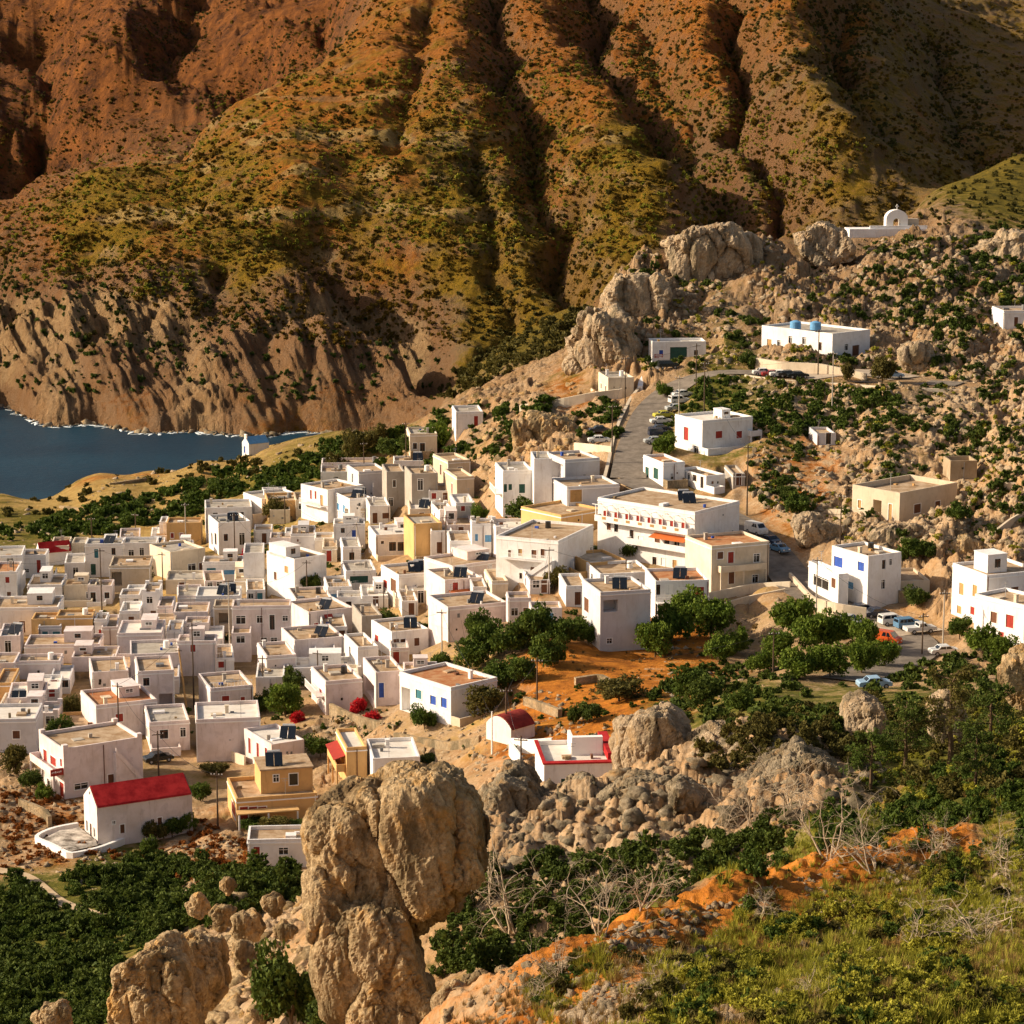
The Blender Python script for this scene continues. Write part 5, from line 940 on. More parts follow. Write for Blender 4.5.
 (430, 440, 456, 512, 530, 'w', 'white cube house with a scalloped parapet above the ochre block', dict(nr=0, crn=1)),
 (470, 472, 494, 524, 556, 'w', 'white house with pale blue windows and little pointed roof corners', dict(ops=[('R', 475, 534, 478, 541, 'w', 'lblue'), ('R', 485, 535, 492, 542, 'w', 'lblue')], crn=1)),
 (491, 496, 546, 529, 552, 'w', 'white wing with a scalloped parapet behind the outside stairs house', dict(ops=[('R', 515, 537, 519, 540, 'w', 'teal'), ('R', 530, 535, 540, 540, 'w', 'teal')], crn=1, roof='w')),
 (522, 561, 603, 515, 535, 'o', 'wide ochre house with an olive side wall and dark red openings', dict(ops=[('L', 549, 523, 554, 535, 'd', 'red'), ('L', 556, 525, 560, 531, 'w', 'tan')], nr=0, wl='o')),
 (497, 558, 596, 541, 580, 'w', 'white two storey house with outside stairs and brown shutters', dict(phi=66, ops=[('L', 509, 550, 512, 558, 'w', 'brown'), ('L', 519, 549, 523, 556, 'w', 'tan'), ('L', 532, 550, 537, 558, 'w', 'brown'), ('L', 541, 549, 545, 558, 'd', 'brown'), ('L', 520, 573, 523, 579, 'w', 'dark'), ('L', 531, 567, 535, 572, 'w', 'brown')], nr=0, ex='b')),
 (568, 590, 627, 563, 577, 'o', 'low ochre stone building with a flat concrete roof', dict(nr=0, nl=0, roof='g')),
 (429, 431, 452, 531, 554, 'w', 'white house with a courtyard right of the tall ochre block', dict(nr=1, roof='g')),
 (446, 450, 472, 541, 562, 'w', 'white house with a stair wall left of the blue windowed one', dict(nr=2, ex='T')),
 (646, 663, 685, 463, 485, 'w', 'small white house with dark green doors below the sloping road', dict(ops=[('L', 648, 467, 651, 477, 'd', 'green'), ('L', 655, 468, 659, 479, 'd', 'green')], nr=0, roof='x')),
 (681, 706, 726, 476, 490, 'w', 'long low white shed with many narrow piers', dict(nr=0, nl=4)),
 (729, 733, 745, 474, 486, 'g', 'little dark shed on the orange hillside beside a pole', dict(nr=1)),
 (600, 608, 634, 378, 398, 'c', 'cream unfinished house with piers beside the top of the road', dict(nl=2, roof='g', d0=300)),
 (650, 652, 706, 342, 365, 'w', 'white garage building with a large dark doorway', dict(ops=[('R', 670, 347, 687, 362, 'g', 'green'), ('R', 659, 350, 663, 357, 'w', 'blue'), ('R', 694, 350, 698, 355, 'w', 'dark')], roof='w', d0=300, trim=0, ex='a')),  # dark green door stands in for the shade inside the open garage
 (770, 832, 875, 334, 358, 'w', 'long white building carrying blue water tanks on the hillside', dict(ops=[('L', 775, 339, 779, 350, 'w', 'tan'), ('L', 784, 340, 787, 346, 'w', 'dark'), ('L', 794, 336, 797, 343, 'w', 'dark'), ('L', 806, 337, 809, 344, 'w', 'dark'), ('L', 820, 342, 823, 350, 'w', 'dark'), ('R', 855, 345, 863, 356, 'g', 'brown'), ('R', 846, 344, 850, 350, 'w', 'dark')], d0=300, roof='g', ex='a', trim=0)),
 (1000, 1003, 1040, 311, 328, 'w', 'white cube house at the right edge high on the rocky hill', dict(ops=[('R', 1014, 317, 1018, 326, 'd', 'brown')], d0=300)),
 (678, 702, 755, 421, 454, 'w', 'white house with red shutters on a high base below the road', dict(ops=[('L', 686, 427, 690, 440, 'w', 'red'), ('R', 716, 431, 723, 438, 'w', 'red'), ('R', 738, 431, 744, 438, 'w', 'red'), ('L', 695, 446, 699, 453, 'w', 'dark')], roof='w', trim=1, ex='', up=(.55, .3, .72, .6, 1.1))),
 (859, 899, 967, 493, 523, 'b', 'cream flat roofed house standing alone on the orange hillside', dict(ops=[('L', 864, 500, 867, 508, 'w', 'tan'), ('L', 877, 500, 884, 516, 'void'), ('L', 890, 504, 893, 520, 'w', 'tan'), ('R', 916, 504, 924, 513, 'w', 'brown'), ('R', 941, 501, 947, 509, 'w', 'brown')], par=.9, trim=0, nr=0, ex='a', roof='d')),
 (838, 867, 903, 556, 607, 'w', 'white house with bright blue shutters beside the car park', dict(ops=[('L', 840, 557, 847, 567, 'w', 'blue'), ('L', 859, 562, 864, 571, 'w', 'blue'), ('L', 851, 582, 856, 589, 'w', 'lblue'), ('R', 882, 560, 886, 569, 'w', 'dark'), ('R', 890, 559, 893, 565, 'w', 'dark'), ('R', 882, 580, 886, 589, 'w', 'dark')], wl='w')),
 (816, 838, 848, 574, 604, 'w', 'lower terrace wing with a wide glazed bay by the house with bright blue shutters', dict(ops=[('L', 820, 577, 831, 588, 'w', 'dark'), ('L', 833, 578, 836, 588, 'd', 'brown')], par=.8, nr=0, dep=10)),
 (890, 896, 930, 581, 596, 'b', 'small beige ruin right of the house with bright blue shutters', dict(nr=1, trim=0)),
 (948, 950, 977, 461, 479, 's', 'roofless stone ruin high on the orange hillside', dict(ops=[('R', 959, 463, 963, 469, 'void')], trim=0, par=1.6, ex='a')),
 (962, 985, 1045, 575, 625, 'w', 'upper white block of the big house at the right edge', dict(ops=[('L', 967, 583, 970, 595, 'w', 'tan'), ('L', 976, 585, 979, 597, 'w', 'tan'), ('R', 1012, 587, 1020, 597, 'w', 'brown'), ('L', 966, 606, 969, 614, 'w', 'tan'), ('L', 975, 607, 978, 615, 'w', 'red')], trim=1, up=(.2, .3, .55, .7, 2.2))),
 (984, 1023, 1060, 605, 648, 'w', 'front white wing with red shutters at the right edge', dict(ops=[('L', 997, 612, 1002, 623, 'w', 'brown'), ('L', 1009, 615, 1015, 628, 'w', 'red'), ('L', 990, 630, 994, 642, 'd', 'dark'), ('L', 1004, 632, 1008, 640, 'd', 'red')], trim=1)),
 (814, 817, 836, 434, 445, 'l', 'tiny light grey hut on the orange hillside', dict(nr=1, trim=0)),
 # lower left
 (-12, -10, 16, 636, 652, 'w', 'white house cut by the left edge above the long pink walls', dict(nr=1)),
 (22, 25, 99, 645, 662, 'p', 'long low pinkish house right below the orange garage', dict(nr=0, roof='d')),
 (15, 17, 60, 661, 682, 'p', 'blank pink wall with a brown rim at the left', dict(nr=0, roof='d')),
 (-14, -11, 15, 663, 684, 'p', 'blank pink wall cut by the left edge', dict(nr=0, roof='d')),
 (69, 72, 116, 657, 675, 'p', 'low pink house with a dark rim roof behind the lit white corner', dict(nr=0)),
 (80, 93, 128, 672, 697, 'p', 'pink house with a bright white left side and a roof hatch', dict(nr=0, nl=0, up=None, ex='')),
 (114, 118, 162, 633, 662, 'p', 'pink house with one terrace opening below the red window house', dict(nr=1, roof='w')),
 (122, 131, 179, 654, 684, 'p', 'tall blank pink house with a dark flat roof', dict(nr=0, roof='g')),
 (127, 139, 174, 671, 713, 'p', 'two storey pink house with one square window and a porch beneath', dict(ops=[('R', 144, 678, 150, 686, 'w', 'dark'), ('R', 159, 694, 172, 710, 'void')], trim=1, roof='d')),
 (72, 97, 154, 705, 740, 'p', 'pink house with an earthy brown roof and one red window', dict(ops=[('R', 115, 714, 122, 722, 'w', 'red'), ('R', 141, 708, 151, 714, 'w', 'tan')], trim=1, roof='x')),
 (164, 167, 182, 630, 652, 'w', 'narrow white house above a dark alley', dict(nr=1)),
 (176, 178, 216, 641, 676, 'p', 'pink house with a red hanging cloth beside the leaning pole', dict(ops=[('R', 191, 644, 196, 652, 'w', 'red')], trim=1, roof='g')),
 (183, 185, 209, 623, 644, 'p', 'small pink cube house above the dark alley', dict(nr=0)),
 (192, 211, 252, 688, 718, 'p', 'pinkish white house with roof railings and two red windows', dict(ops=[('R', 222, 696, 229, 704, 'w', 'red'), ('R', 240, 697, 244, 702, 'w', 'red')], nl=0, trim=1, ex='r')),
 (-20, -16, 36, 719, 752, 'l', 'light grey house with one brown window at the left edge', dict(ops=[('R', 13, 731, 20, 739, 'w', 'brown')], roof='w')),
 (22, 25, 58, 713, 731, 'p', 'house with a curvy white parapet behind the red sign house', dict(nr=2, crn=1, roof='w')),
 (0, 8, 44, 698, 716, 'p', 'low whitewashed house with a wavy roof edge at the left', dict(nr=0, roof='w')),
 (-8, -4, 12, 683, 700, 'o', 'small orange tinted wall at the left edge', dict(nr=0)),
 (52, 58, 104, 729, 742, 'o', 'low ochre roof hidden behind the red sign house', dict(nr=0)),
 (30, 65, 137, 748, 799, 'p', 'large two storey house with red shutters, a balcony and a red sign', dict(ops=[('L', 36, 750, 41, 764, 'w', 'red'), ('L', 46, 757, 54, 766, 'w', 'red'), ('L', 60, 759, 63, 767, 'w', 'red'), ('R', 104.5, 775, 110, 788, 'd', 'brown'), ('R', 74, 784, 86, 790, 'w', 'dark'), ('L', 40, 780, 45, 794, 'd', 'dark'), ('L', 58, 783, 64, 798, 'd', 'red')], trim=0, roof='d', crn=1, ex='a')),
 (136, 150, 189, 722, 750, 'p', 'pinkish house with barred windows and a stone yard', dict(ops=[('L', 139, 727, 142, 737, 'w', 'white'), ('L', 144, 729, 147, 739, 'w', 'white'), ('R', 160, 730, 168, 739, 'w', 'dark'), ('R', 180, 728, 185, 737, 'w', 'dark')], roof='g')),
 (188, 197, 260, 719, 760, 'p', 'wide pink wall with grey stains and an open left porch', dict(ops=[('L', 189, 726, 195, 744, 'void')], nr=0, roof='w')),
 (239, 272, 303, 744, 772, 'p', 'pinkish house with dark red doors along its lit side', dict(ops=[('L', 244, 738, 247, 754, 'd', 'red'), ('L', 254, 743, 257, 760, 'd', 'red'), ('L', 264, 748, 267, 764, 'd', 'red')], nr=0, roof='w', ex='s')),
 (220, 237, 316, 798, 827, 'o', 'orange house with a terrace and dark red shutters', dict(ops=[('L', 228, 804, 235, 816, 'w', 'red'), ('R', 240, 807, 248, 820, 'w', 'red'), ('R', 249, 807, 257, 812, 'w', 'red'), ('R', 258, 807, 266, 812, 'w', 'red')], trim=1, par=.5, ex='a', roof='d')),
 (245, 248, 312, 839, 868, 'w', 'small white house with a red window at the foot of the boulder', dict(ops=[('R', 254, 847, 260, 856, 'w', 'red'), ('R', 279, 848, 288, 855, 'w', 'dark')], roof='d', ex='a')),
 (332, 347, 367, 747, 787, 'o', 'narrow orange house with a red awning on its side', dict(ops=[('L', 336, 752, 344, 768, 'void')], nr=0, roof='w')),
 (363, 373, 420, 758, 788, 'w', 'white house with a brown opening right above the boulder', dict(ops=[('R', 396, 770, 406, 782, 'w', 'brown'), ('R', 380, 770, 387, 784, 'd', 'tan')], roof='w', crn=0)),
 (536, 544, 617, 764, 800, 'w', 'white house with bright red roof rims behind the crags', dict(ops=[('R', 561, 779, 568, 785, 'w', 'green'), ('R', 594, 779, 600, 784, 'w', 'dark')], roof='w', ex='a', trim=0)),
 (584, 600, 651, 592, 650, 'l', 'tall light grey house with an open corner balcony, in front of the hotel', dict(ops=[('R', 603, 600, 618, 612, 'void'), ('L', 586, 598, 590, 612, 'w', 'brown'), ('R', 607, 639, 612, 644, 'w', 'dark')], roof='d', ex='s')),  # light grey puts the shade of its front into the wall colour
 (588, 600, 652, 574, 594, 'w', 'low white house with a brown roof between the hotel and the tall light grey house', dict(nr=2, roof='d')),
 (648, 655, 709, 581, 622, 'w', 'white two storey house with a curved balcony and dark doors', dict(ops=[('R', 656, 583, 660, 595, 'd', 'dark'), ('R', 665, 585, 672, 594, 'w', 'white'), ('R', 678, 588, 684, 601, 'd', 'white'), ('R', 694, 587, 704, 596, 'w', 'red'), ('R', 653.5, 602, 660, 615, 'd', 'dark'), ('R', 668, 605, 674, 617, 'd', 'dark')], roof='x', ex='s')),
 (602, 694, 744, 512, 571, 'w', 'long white hotel of three storeys with terraces and a red awning', dict(ops=[('L', 633, 530, 637, 540, 'w', 'dark'), ('L', 611, 520, 615, 530, 'w', 'brown'), ('L', 618, 521, 622, 532, 'w', 'dark'), ('L', 641, 536, 646, 541, 'w', 'white'), ('L', 657, 537, 662, 546, 'w', 'brown'), ('L', 666, 538, 671, 548, 'w', 'dark'), ('L', 675, 539, 680, 549, 'w', 'dark'), ('L', 655, 557, 659, 567, 'd', 'dark'), ('L', 663, 558, 667, 566, 'w', 'white'), ('L', 674, 560, 678, 568, 'w', 'tan')], nr=0, phi=50, ex='Sa', roof='d', trim=1, name='hotel', cat='hotel')),
 (689, 711, 771, 546, 594, 'c', 'cream two storey house with a pillared balcony beside the road', dict(ops=[('R', 717, 552, 723, 559, 'w', 'brown'), ('R', 728, 552, 734, 563, 'd', 'red'), ('R', 755, 554, 761, 562, 'w', 'dark'), ('R', 729, 572, 735, 584, 'd', 'brown'), ('R', 754, 575, 760, 583, 'w', 'dark')], nl=0, roof='x', ex='B', trim=1)),
 (707, 709, 735, 527, 548, 'b', 'plain beige cube on the roofline behind the cream balcony house', dict(nr=0)),
]
def do_houses():
    for r in ROWS:
        r = list(r); k = dict(r[7]); lab = r[6]
        key = lab; API[key] = house(*r[:6], lab, **k)
def find(s): return next(v for k, v in API.items() if s in k)
def fillers():
    """the small flat roofed rooms that pack the gaps between the traced houses"""
    near_ = [((12, 590), 'behind the orange garage, against the left edge'), ((100, 600), 'between the cream terrace house and the little cube house'), ((60, 560), 'just right of the red roofed cottage'), ((150, 560), 'left of the cream walled house'), ((190, 610), 'behind the white house with solar panels'), ((250, 590), 'beside the tall plain white wall'), ((256, 600), 'right of the solar panel house'),
      ((300, 570), 'beside the tall white house with a tree before it'), ((330, 558), 'under the house with the bright blue window'), ((352, 560), 'left of the green shop front'), ((300, 545), 'among rubble of the upper village'), ((420, 600), 'beside the tall pink wall'), ((410, 612), 'above the two brown doors'), ((460, 560), 'left of the outside stairs house'), ((480, 575), 'below the pointed roof corners'), ((350, 610), 'above the dark grey house'), ((375, 605), 'below the red shutter house'),
      ((110, 640), 'right of the orange garage house'), ((130, 625), 'below the little cube house'), ((10, 650), 'above the blank pink walls'), ((60, 690), 'below the blank pink wall with a brown rim'), ((170, 690), 'right of the two storey pink house'), ((225, 670), 'above the roof railings'), ((300, 660), 'behind the long blank pink wall'), ((400, 660), 'below the two brown doors'), ((345, 690), 'behind the arched porch'), ((270, 690), 'below the pink terrace house'), ((110, 560), 'behind the open beige stone shed'), ((235, 530), 'behind the red bougainvillea'), ((280, 520), 'beside the low ochre house'), ((380, 520), 'below the grey concrete pair'), ((355, 520), 'beside the dark solar panels'), ((400, 545), 'left of the tall ochre block'), ((560, 570), 'between outside stairs and low ochre stone building'), ((540, 590), 'below the outside stairs house'), ((480, 600), 'above the wide blank pinkish wall'), ((120, 680), 'behind the two storey pink house'), ((20, 620), 'under the long blank white house'), ((215, 590), 'above the two sloping solar panels'), ((180, 560), 'behind the teal window frames'),
      ((75, 575), 'before the white two storey house with a green door'), ((90, 598), 'left of the tall dark pole'), ((135, 600), 'under the beige shed'), ((160, 640), 'above the dark alley roofs'), ((210, 650), 'beside the red hanging cloth'), ((315, 590), 'right of the dark courtyard tree'), ((335, 640), 'right of the bright red door'), ((325, 660), 'beyond the small black roof panel'), ((440, 590), 'over the red pergola'), ((500, 595), 'under the large dark opening'), ((420, 520), 'behind the ochre block'), ((460, 535), 'before the small house with one red door'), ((440, 500), 'below the beige hillside houses'), ((275, 505), 'behind the long white upper house'), ((310, 510), 'behind the red and yellow shutters'), ((165, 545), 'under the far ochre house'), ((130, 550), 'behind the cream walled house'), ((10, 715), 'at the left edge above the light grey house'), ((50, 640), 'in front of the orange left wing'), ((45, 700), 'near the leafy tree at the left')]
    tones = {'w': 'white', 'p': 'pinkish white', 'c': 'cream', 'l': 'pale grey', 'b': 'beige'}
    for i, ((x, y), t) in enumerate(near_):
        rs = random.Random(i*3+1); c_ = rs.choice('wwwppcclb'); w_ = rs.randint(15, 30); l_ = rs.randint(2, 8); hh = rs.randint(13, 18); b_ = rs.choice('dgwd')
        house(x-w_//2-l_, x-w_//2, x+w_//2, y-hh+4, y+4, c_, 'low '+tones[c_]+' room '+t, nr=rs.choice((1, 1, 2, 2)), roof=b_, sh=rs.choice(('dark', 'dark', 'red', 'brown', 'teal')), ex=rs.choice(('', '', '', 's', 'r', '')))
def pitched(name, xl, xc, xr, yt, yb, rise, wallc, roofc, label, ops=(), barrel=False, d0=200, phi=None, cat='chapel', side_ops=()):
    """gable on the left face (corner to left end), roof ridge parallel to the long right side"""
    C0 = bhit([xc], [yb], d0)[0]; s = FOC/proj(*C0)[2]; h = (yb-yt)/s*1.02
    phi = math.radians(phi); a = (xc-xl)/s/math.sin(phi); b = (xr-xc)/s/math.cos(phi); rise = rise/s
    root = empty(name, tuple(C0), phi); tag(root, label, cat); W = lambda x, y, z: (C0[0]+x*math.cos(phi)-y*math.sin(phi), C0[1]+x*math.sin(phi)+y*math.cos(phi), C0[2]+z)
    FOOT.append((*W(b/2, a/2, 0)[:2], math.hypot(a, b)/2)); PADS.append((*C0, phi, b, a)); k = 12
    prof = [(a*i/k, h+(rise*math.sin(math.pi*i/k)**.8 if barrel else rise*(1-abs(2*i/k-1)))) for i in range(k+1)]
    OL, OR = [], []
    for o in list(ops)+list(side_ops):
        f, x0, y0, x1, y1, kd, c_ = o
        if f == 'R': t0, t1 = (x0-xc)/(xr-xc)*b, (x1-xc)/(xr-xc)*b; q = proj(*W((t0+t1)/2, 0, h))
        else: t0, t1 = (x0-xl)/(xc-xl)*a, (x1-xl)/(xc-xl)*a; q = proj(*W(0, a-(t0+t1)/2, h))
        sz = q[2]/FOC*1.02; (OR if f == 'R' else OL).append((t0, t1, h-(y1-q[1])*sz, h-(y0-q[1])*sz, (kd, c_), .2))
    fR = lambda t, d, z: (t, d, z); fL = lambda t, d, z: (d, a-t, z); mb = MB()
    gl = [o for o in OL if o[3] < h-.05]; wallface(mb, fL, a, -5, h, gl); wallface(mb, fR, b, -5, h, OR); mb.quad((b, 0, -5), (b, a, -5), (b, a, h), (b, 0, h)); mb.quad((b, a, -5), (0, a, -5), (0, a, h), (b, a, h))
    for x in (0, b): mb.poly([(x, y, z) for y, z in prof])
    mb.build('walls', wallc, root); mb = MB(); e = .12
    for (y0, z0), (y1, z1) in zip(prof[:-1], prof[1:]):
        mb.quad((-.0+e, y0, z0+.10), (b-e, y0, z0+.10), (b-e, y1, z1+.10), (e, y1, z1+.10)); mb.quad((e, y0, z0+.10), (e, y1, z1+.10), (e, y1, z1-.05), (e, y0, z0-.05))
    mb.quad((e, -.2, h-.12), (b-e, -.2, h-.12), (b-e, prof[0][0], h+.10), (e, prof[0][0], h+.10)); mb.quad((e, -.2, h-.12), (e, 0, h-.12), (b-e, 0, h-.12), (b-e, -.2, h-.12)); mb.build('roof', roofc, root)
    for O_, fn in ((OR, fR), (gl, fL)):
        for o in O_: opening(root, fn, o, *o[4])
    return dict(root=root, a=a, b=b, h=h, rise=rise, W=W, s=s, C0=C0, phi=phi, fR=fR, fL=fL)
def seg_wall(name, pl, hgt, thick, mat, label, cat='wall', d0=200, lift=0, cap=None):
    h = bhit([p[0] for p in pl], [p[1] for p in pl], d0); h = h[~np.isnan(h[:, 0])]; q = resample(h, 1., 1); mb = MB(); zt = q[:, 2]
    n_ = len(q); nx = np.zeros((n_, 2)); t = np.gradient(q[:, :2], axis=0); t /= np.linalg.norm(t, axis=1)[:, None]; nx[:, 0] = -t[:, 1]; nx[:, 1] = t[:, 0]
    A_ = q[:, :2]+nx*thick/2; B_ = q[:, :2]-nx*thick/2; T = zt+hgt
    P3 = lambda XY, i, z: (XY[i, 0], XY[i, 1], z)
    for i in range(n_-1):
        mb.quad(P3(A_, i, zt[i]-3), P3(A_, i+1, zt[i+1]-3), P3(A_, i+1, T[i+1]), P3(A_, i, T[i])); mb.quad(P3(B_, i, zt[i]-3), P3(B_, i, T[i]), P3(B_, i+1, T[i+1]), P3(B_, i+1, zt[i+1]-3)); mb.quad(P3(A_, i, T[i]), P3(A_, i+1, T[i+1]), P3(B_, i+1, T[i+1]), P3(B_, i, T[i]))
    for i in (0, n_-1): mb.quad(P3(A_, i, zt[i]-3), P3(A_, i, T[i]), P3(B_, i, T[i]), P3(B_, i, zt[i]-3))
    o = mb.build(name, mat); tag(o, label, cat); return o
def do_special():
    # red roofed chapel
    c = pitched('red_roofed_chapel', 78, 98, 187, 806, 846, 15, WALL['p'], ROOF['r'], 'white chapel with a bright red gable roof and walled yard', phi=27,
        ops=[('L', 81, 821, 83.5, 832, 'w', 'dark'), ('L', 86.5, 824, 89.5, 841, 'd', 'brown'), ('L', 92, 828, 94.5, 838, 'w', 'dark')], side_ops=[('R', 119, 825, 123, 834, 'd', 'brown'), ('R', 112, 821.5, 114.5, 824.5, 'w', 'dark'), ('R', 154, 818, 158, 827, 'd', 'brown'), ('R', 169, 818, 173, 822, 'w', 'dark')])
    mb = MB(); r = .18; z = c['h']+c['rise']*.55; mb.box(-.03, c['a']/2-r, z-r, .0, c['a']/2+r, z+r); mb.build('round_window', PAINT['dark'], c['root'])
    yard = [(34, 845), (70, 858), (100, 852), (127, 842)]
    seg_wall('yard_wall', [(78, 829), (60, 832), (46, 836), (34, 843), (52, 850), (70, 860), (98, 854), (127, 843)], .85, .5, TRIMW, 'low white wall round the yard of the red roofed chapel')
    h = bhit([80, 60, 42, 70, 98, 96], [833, 836, 845, 857, 851, 846], 200); mb = MB(); mb.poly([(p[0], p[1], p[2]+.75) for p in h]); mb.poly([(p[0], p[1], p[2]-.4) for p in h][::-1])
    tag(mb.build('chapel_yard', roofmat('yard_paving', (.12, .10, .08), (.62, .56, .48))), 'pebbled yard paving in front of the red roofed chapel', 'paving')
    mb = MB(); x, y, z = c['W'](c['b']*.32, -.1, 0)
    # barrel roofed chapel
    pitched('barrel_roofed_chapel', 486, 511, 535, 729, 743, 10, WALL['w'], roofmat('roof_dull_red', (.16, .02, .018), (.30, .045, .035)), 'little white chapel with a rounded dark red roof', barrel=True, phi=46)
    # red roofed cottage
    pitched('red_roofed_cottage', 34, 40, 70, 553, 566, 9, WALL['w'], ROOF['r'], 'white cottage with a low red tiled roof at the far left', phi=24, cat='cottage')
    # chapel on the coast
    c = pitched('coast_chapel', 241, 249, 268, 444, 456, 6, WALL['w'], PAINT['lblue'], 'tiny white chapel with a pale blue roof beside the sea', phi=35, d0=350, ops=[('L', 243, 446, 245, 453, 'd', 'blue')])
    mb = MB(); a, h_ = c['a'], c['h']+c['rise']; mb.box(.0, a/2-.5, h_-.3, .35, a/2-.2, h_+.5); mb.box(.0, a/2+.2, h_-.3, .35, a/2+.5, h_+.5); mb.box(-.03, a/2-.55, h_+.5, .38, a/2+.55, h_+.7); mb.build('bell_gable', TRIMW, c['root'])
    # hilltop chapel
    C0 = bhit([890], [236], 400)[0]; s = FOC/proj(*C0)[2]; root = empty('hilltop_chapel', tuple(C0), .06); PADS.append((C0[0]-9, C0[1], C0[2], .06, 20, 8)); tag(root, 'white hilltop chapel with an open bell arch on a long white terrace', 'chapel')
    px = lambda v: v/s
    mb = MB(); mb.box(px(-41), 0, -3, px(38), px(26), px(7)); mb.box(px(-20), px(2), px(7), px(38), px(2)+.5, px(10)); mb.build('terrace', WALL['w'], root)
    mb = MB(); W_ = px(22); x0 = -px(3); z0 = px(7.05); H1 = px(15)
    k = 16; R_ = W_*.17; cx = x0+W_/2
    out = [(x0, z0), (x0, z0+H1*.62)]+[(cx-W_/2*math.cos(t), z0+H1*.62+W_*.42*math.sin(t)) for t in np.linspace(0, math.pi, k)]+[(x0+W_, z0+H1*.62), (x0+W_, z0)]
    inn = [(cx-R_, z0), (cx-R_, z0+H1*.42)]+[(cx-R_*math.cos(t), z0+H1*.42+R_*math.sin(t)) for t in np.linspace(0, math.pi, k)]+[(cx+R_, z0+H1*.42), (cx+R_, z0)]
    for y in (px(6), px(6)+2.6):
        for i in range(len(out)-1): mb.quad((out[i][0], y, out[i][1]), (out[i+1][0], y, out[i+1][1]), (inn[i+1][0], y, inn[i+1][1]), (inn[i][0], y, inn[i][1]))
    for L_ in (out, inn):
        for i in range(len(L_)-1): mb.quad((L_[i][0], px(6), L_[i][1]), (L_[i+1][0], px(6), L_[i+1][1]), (L_[i+1][0], px(6)+2.6, L_[i+1][1]), (L_[i][0], px(6)+2.6, L_[i][1]))
    zt = z0+H1*.62+W_*.42; mb.box(cx-.1, px(6)+.3, zt, cx+.1, px(6)+.5, zt+1.3); mb.box(cx-.4, px(6)+.3, zt+.75, cx-.103, px(6)+.5, zt+.95); mb.box(cx+.103, px(6)+.3, zt+.75, cx+.4, px(6)+.5, zt+.95); mb.build('bell_arch', TRIMW, root)
    bm = bmesh.new(); bmesh.ops.create_cone(bm, cap_ends=True, segments=14, radius1=.42, radius2=.2, depth=.6, matrix=Matrix.Translation((cx, px(6)+.45, z0+H1*.42+R_-.55))); link('bell', bm_mesh('bell', bm, PAINT['brown']), root)
    mb = MB(); mb.box(x0+W_+.1, px(10), z0, x0+W_+px(12), px(20), z0+px(9)); mb.build('nave', WALL['b'], root)
    # sign, awning, stairs and balcony of the large house
    a = find('a balcony and a red sign'); R_ = a['root']; b_, aa, h_ = a['b'], a['a'], a['h']
    a['balcony'](a['fL'], aa*.02, aa*.98, h_*.50, 1.5, 'w', True)
    mb = MB(); zz = h_*.52; mb.box(-1.9, -.10, zz-.2, -.1, -.02, zz+.7); sg = mb.build('sign', PAINT['red'], R_)
    mb = MB(); [mb.box(-1.75+q*.24, -.115, zz+.18+.05*(q%2), -1.75+q*.24+.15, -.102, zz+.36+.04*(q%3)) for q in range(6)]; mb.build('lettering', TRIMW, sg)
    a['stairs'](a['fR'], b_*1.0, b_*.62, h_*.78)
    # upper storey of the orange house
    a = find('orange house with a terrace'); b_, aa, h_ = a['b'], a['a'], a['h']; hh = 20/a['s']; mb = MB(); x0 = b_*.34; mb.box(x0, aa*.3, a['hr'], b_-.1, aa*.92, h_+hh); u_ = mb.build('upper_storey', a['wc'], a['root'])
    mb = MB(); mb.box(x0-.12, aa*.3-.12, h_+hh, b_+.02, aa*.92+.12, h_+hh+.2); mb.build('upper_roof', ROOF['d'], a['root'])
    fn = lambda t, d, z: (x0+t, aa*.3-.03+d, z); w_ = b_-x0
    opening(a['root'], fn, (w_*.24, w_*.34, h_+1.0, h_+1.9, 0, .03), 'w', 'dark'); opening(a['root'], fn, (w_*.54, w_*.7, h_+.4, h_+1.9, 0, .03), 'w', 'red')
    solar(a['root'], x0+w_*.12, aa*.4, h_+hh+.2, -.1)
    mb = MB(); mb.box(-.1, -1.8, 2.1, b_*.75, -.01, 2.25); mb.build('porch_roof', a['wc'], a['root']); mb = MB(); [mb.box(q*b_, -1.8, -4, q*b_+.2, -1.6, 2.098) for q in (0, .36, .72)]; mb.build('porch_post', TRIMW, a['root'])
    # hotel terraces
    a = find('long white hotel'); fL = a['fL']; aa = a['a']; h_ = a['h']
    a['balcony'](fL, aa*.02, aa*.98, h_*.64, 1.4, 'w', False); a['balcony'](fL, aa*.35, aa*.98, h_*.33, 1.4, 'w', False); a['awning'](fL, aa*.60, aa*.96, h_*.50, 'orange', 1.9)
    mb = MB()
    for i in range(9): t = aa*(.03+.115*i); fbox(mb, fL, t, t+.12, -1.4, -1.28, h_*.64+.86, h_*.64+2.5); fbox(mb, fL, t, t+.12, -1.5, -.01, h_*.64+2.5, h_*.64+2.62)
    fbox(mb, fL, 0, aa, -1.56, -1.48, h_*.64+2.62, h_*.64+2.72); mb.build('pergola', PAINT['white'], a['root']); mb = MB()
    for i in range(8): t = aa*(.08+.115*i); fbox(mb, fL, t, t+.7, -.5, -.2, h_*.64+.3, h_*.64+1.5)
    mb.build('red_chairs', PAINT['red'], a['root'])
    for i in range(7):
        mb = MB(); t = aa*(.1+.125*i); fbox(mb, fL, t, t+.8, -1.43, -1.402, h_*.64+.25, h_*.64+.7); mb.build('balustrade_panel', PAINT['tan'], a['root'])
    # blue tanks
    a = find('blue water tanks')
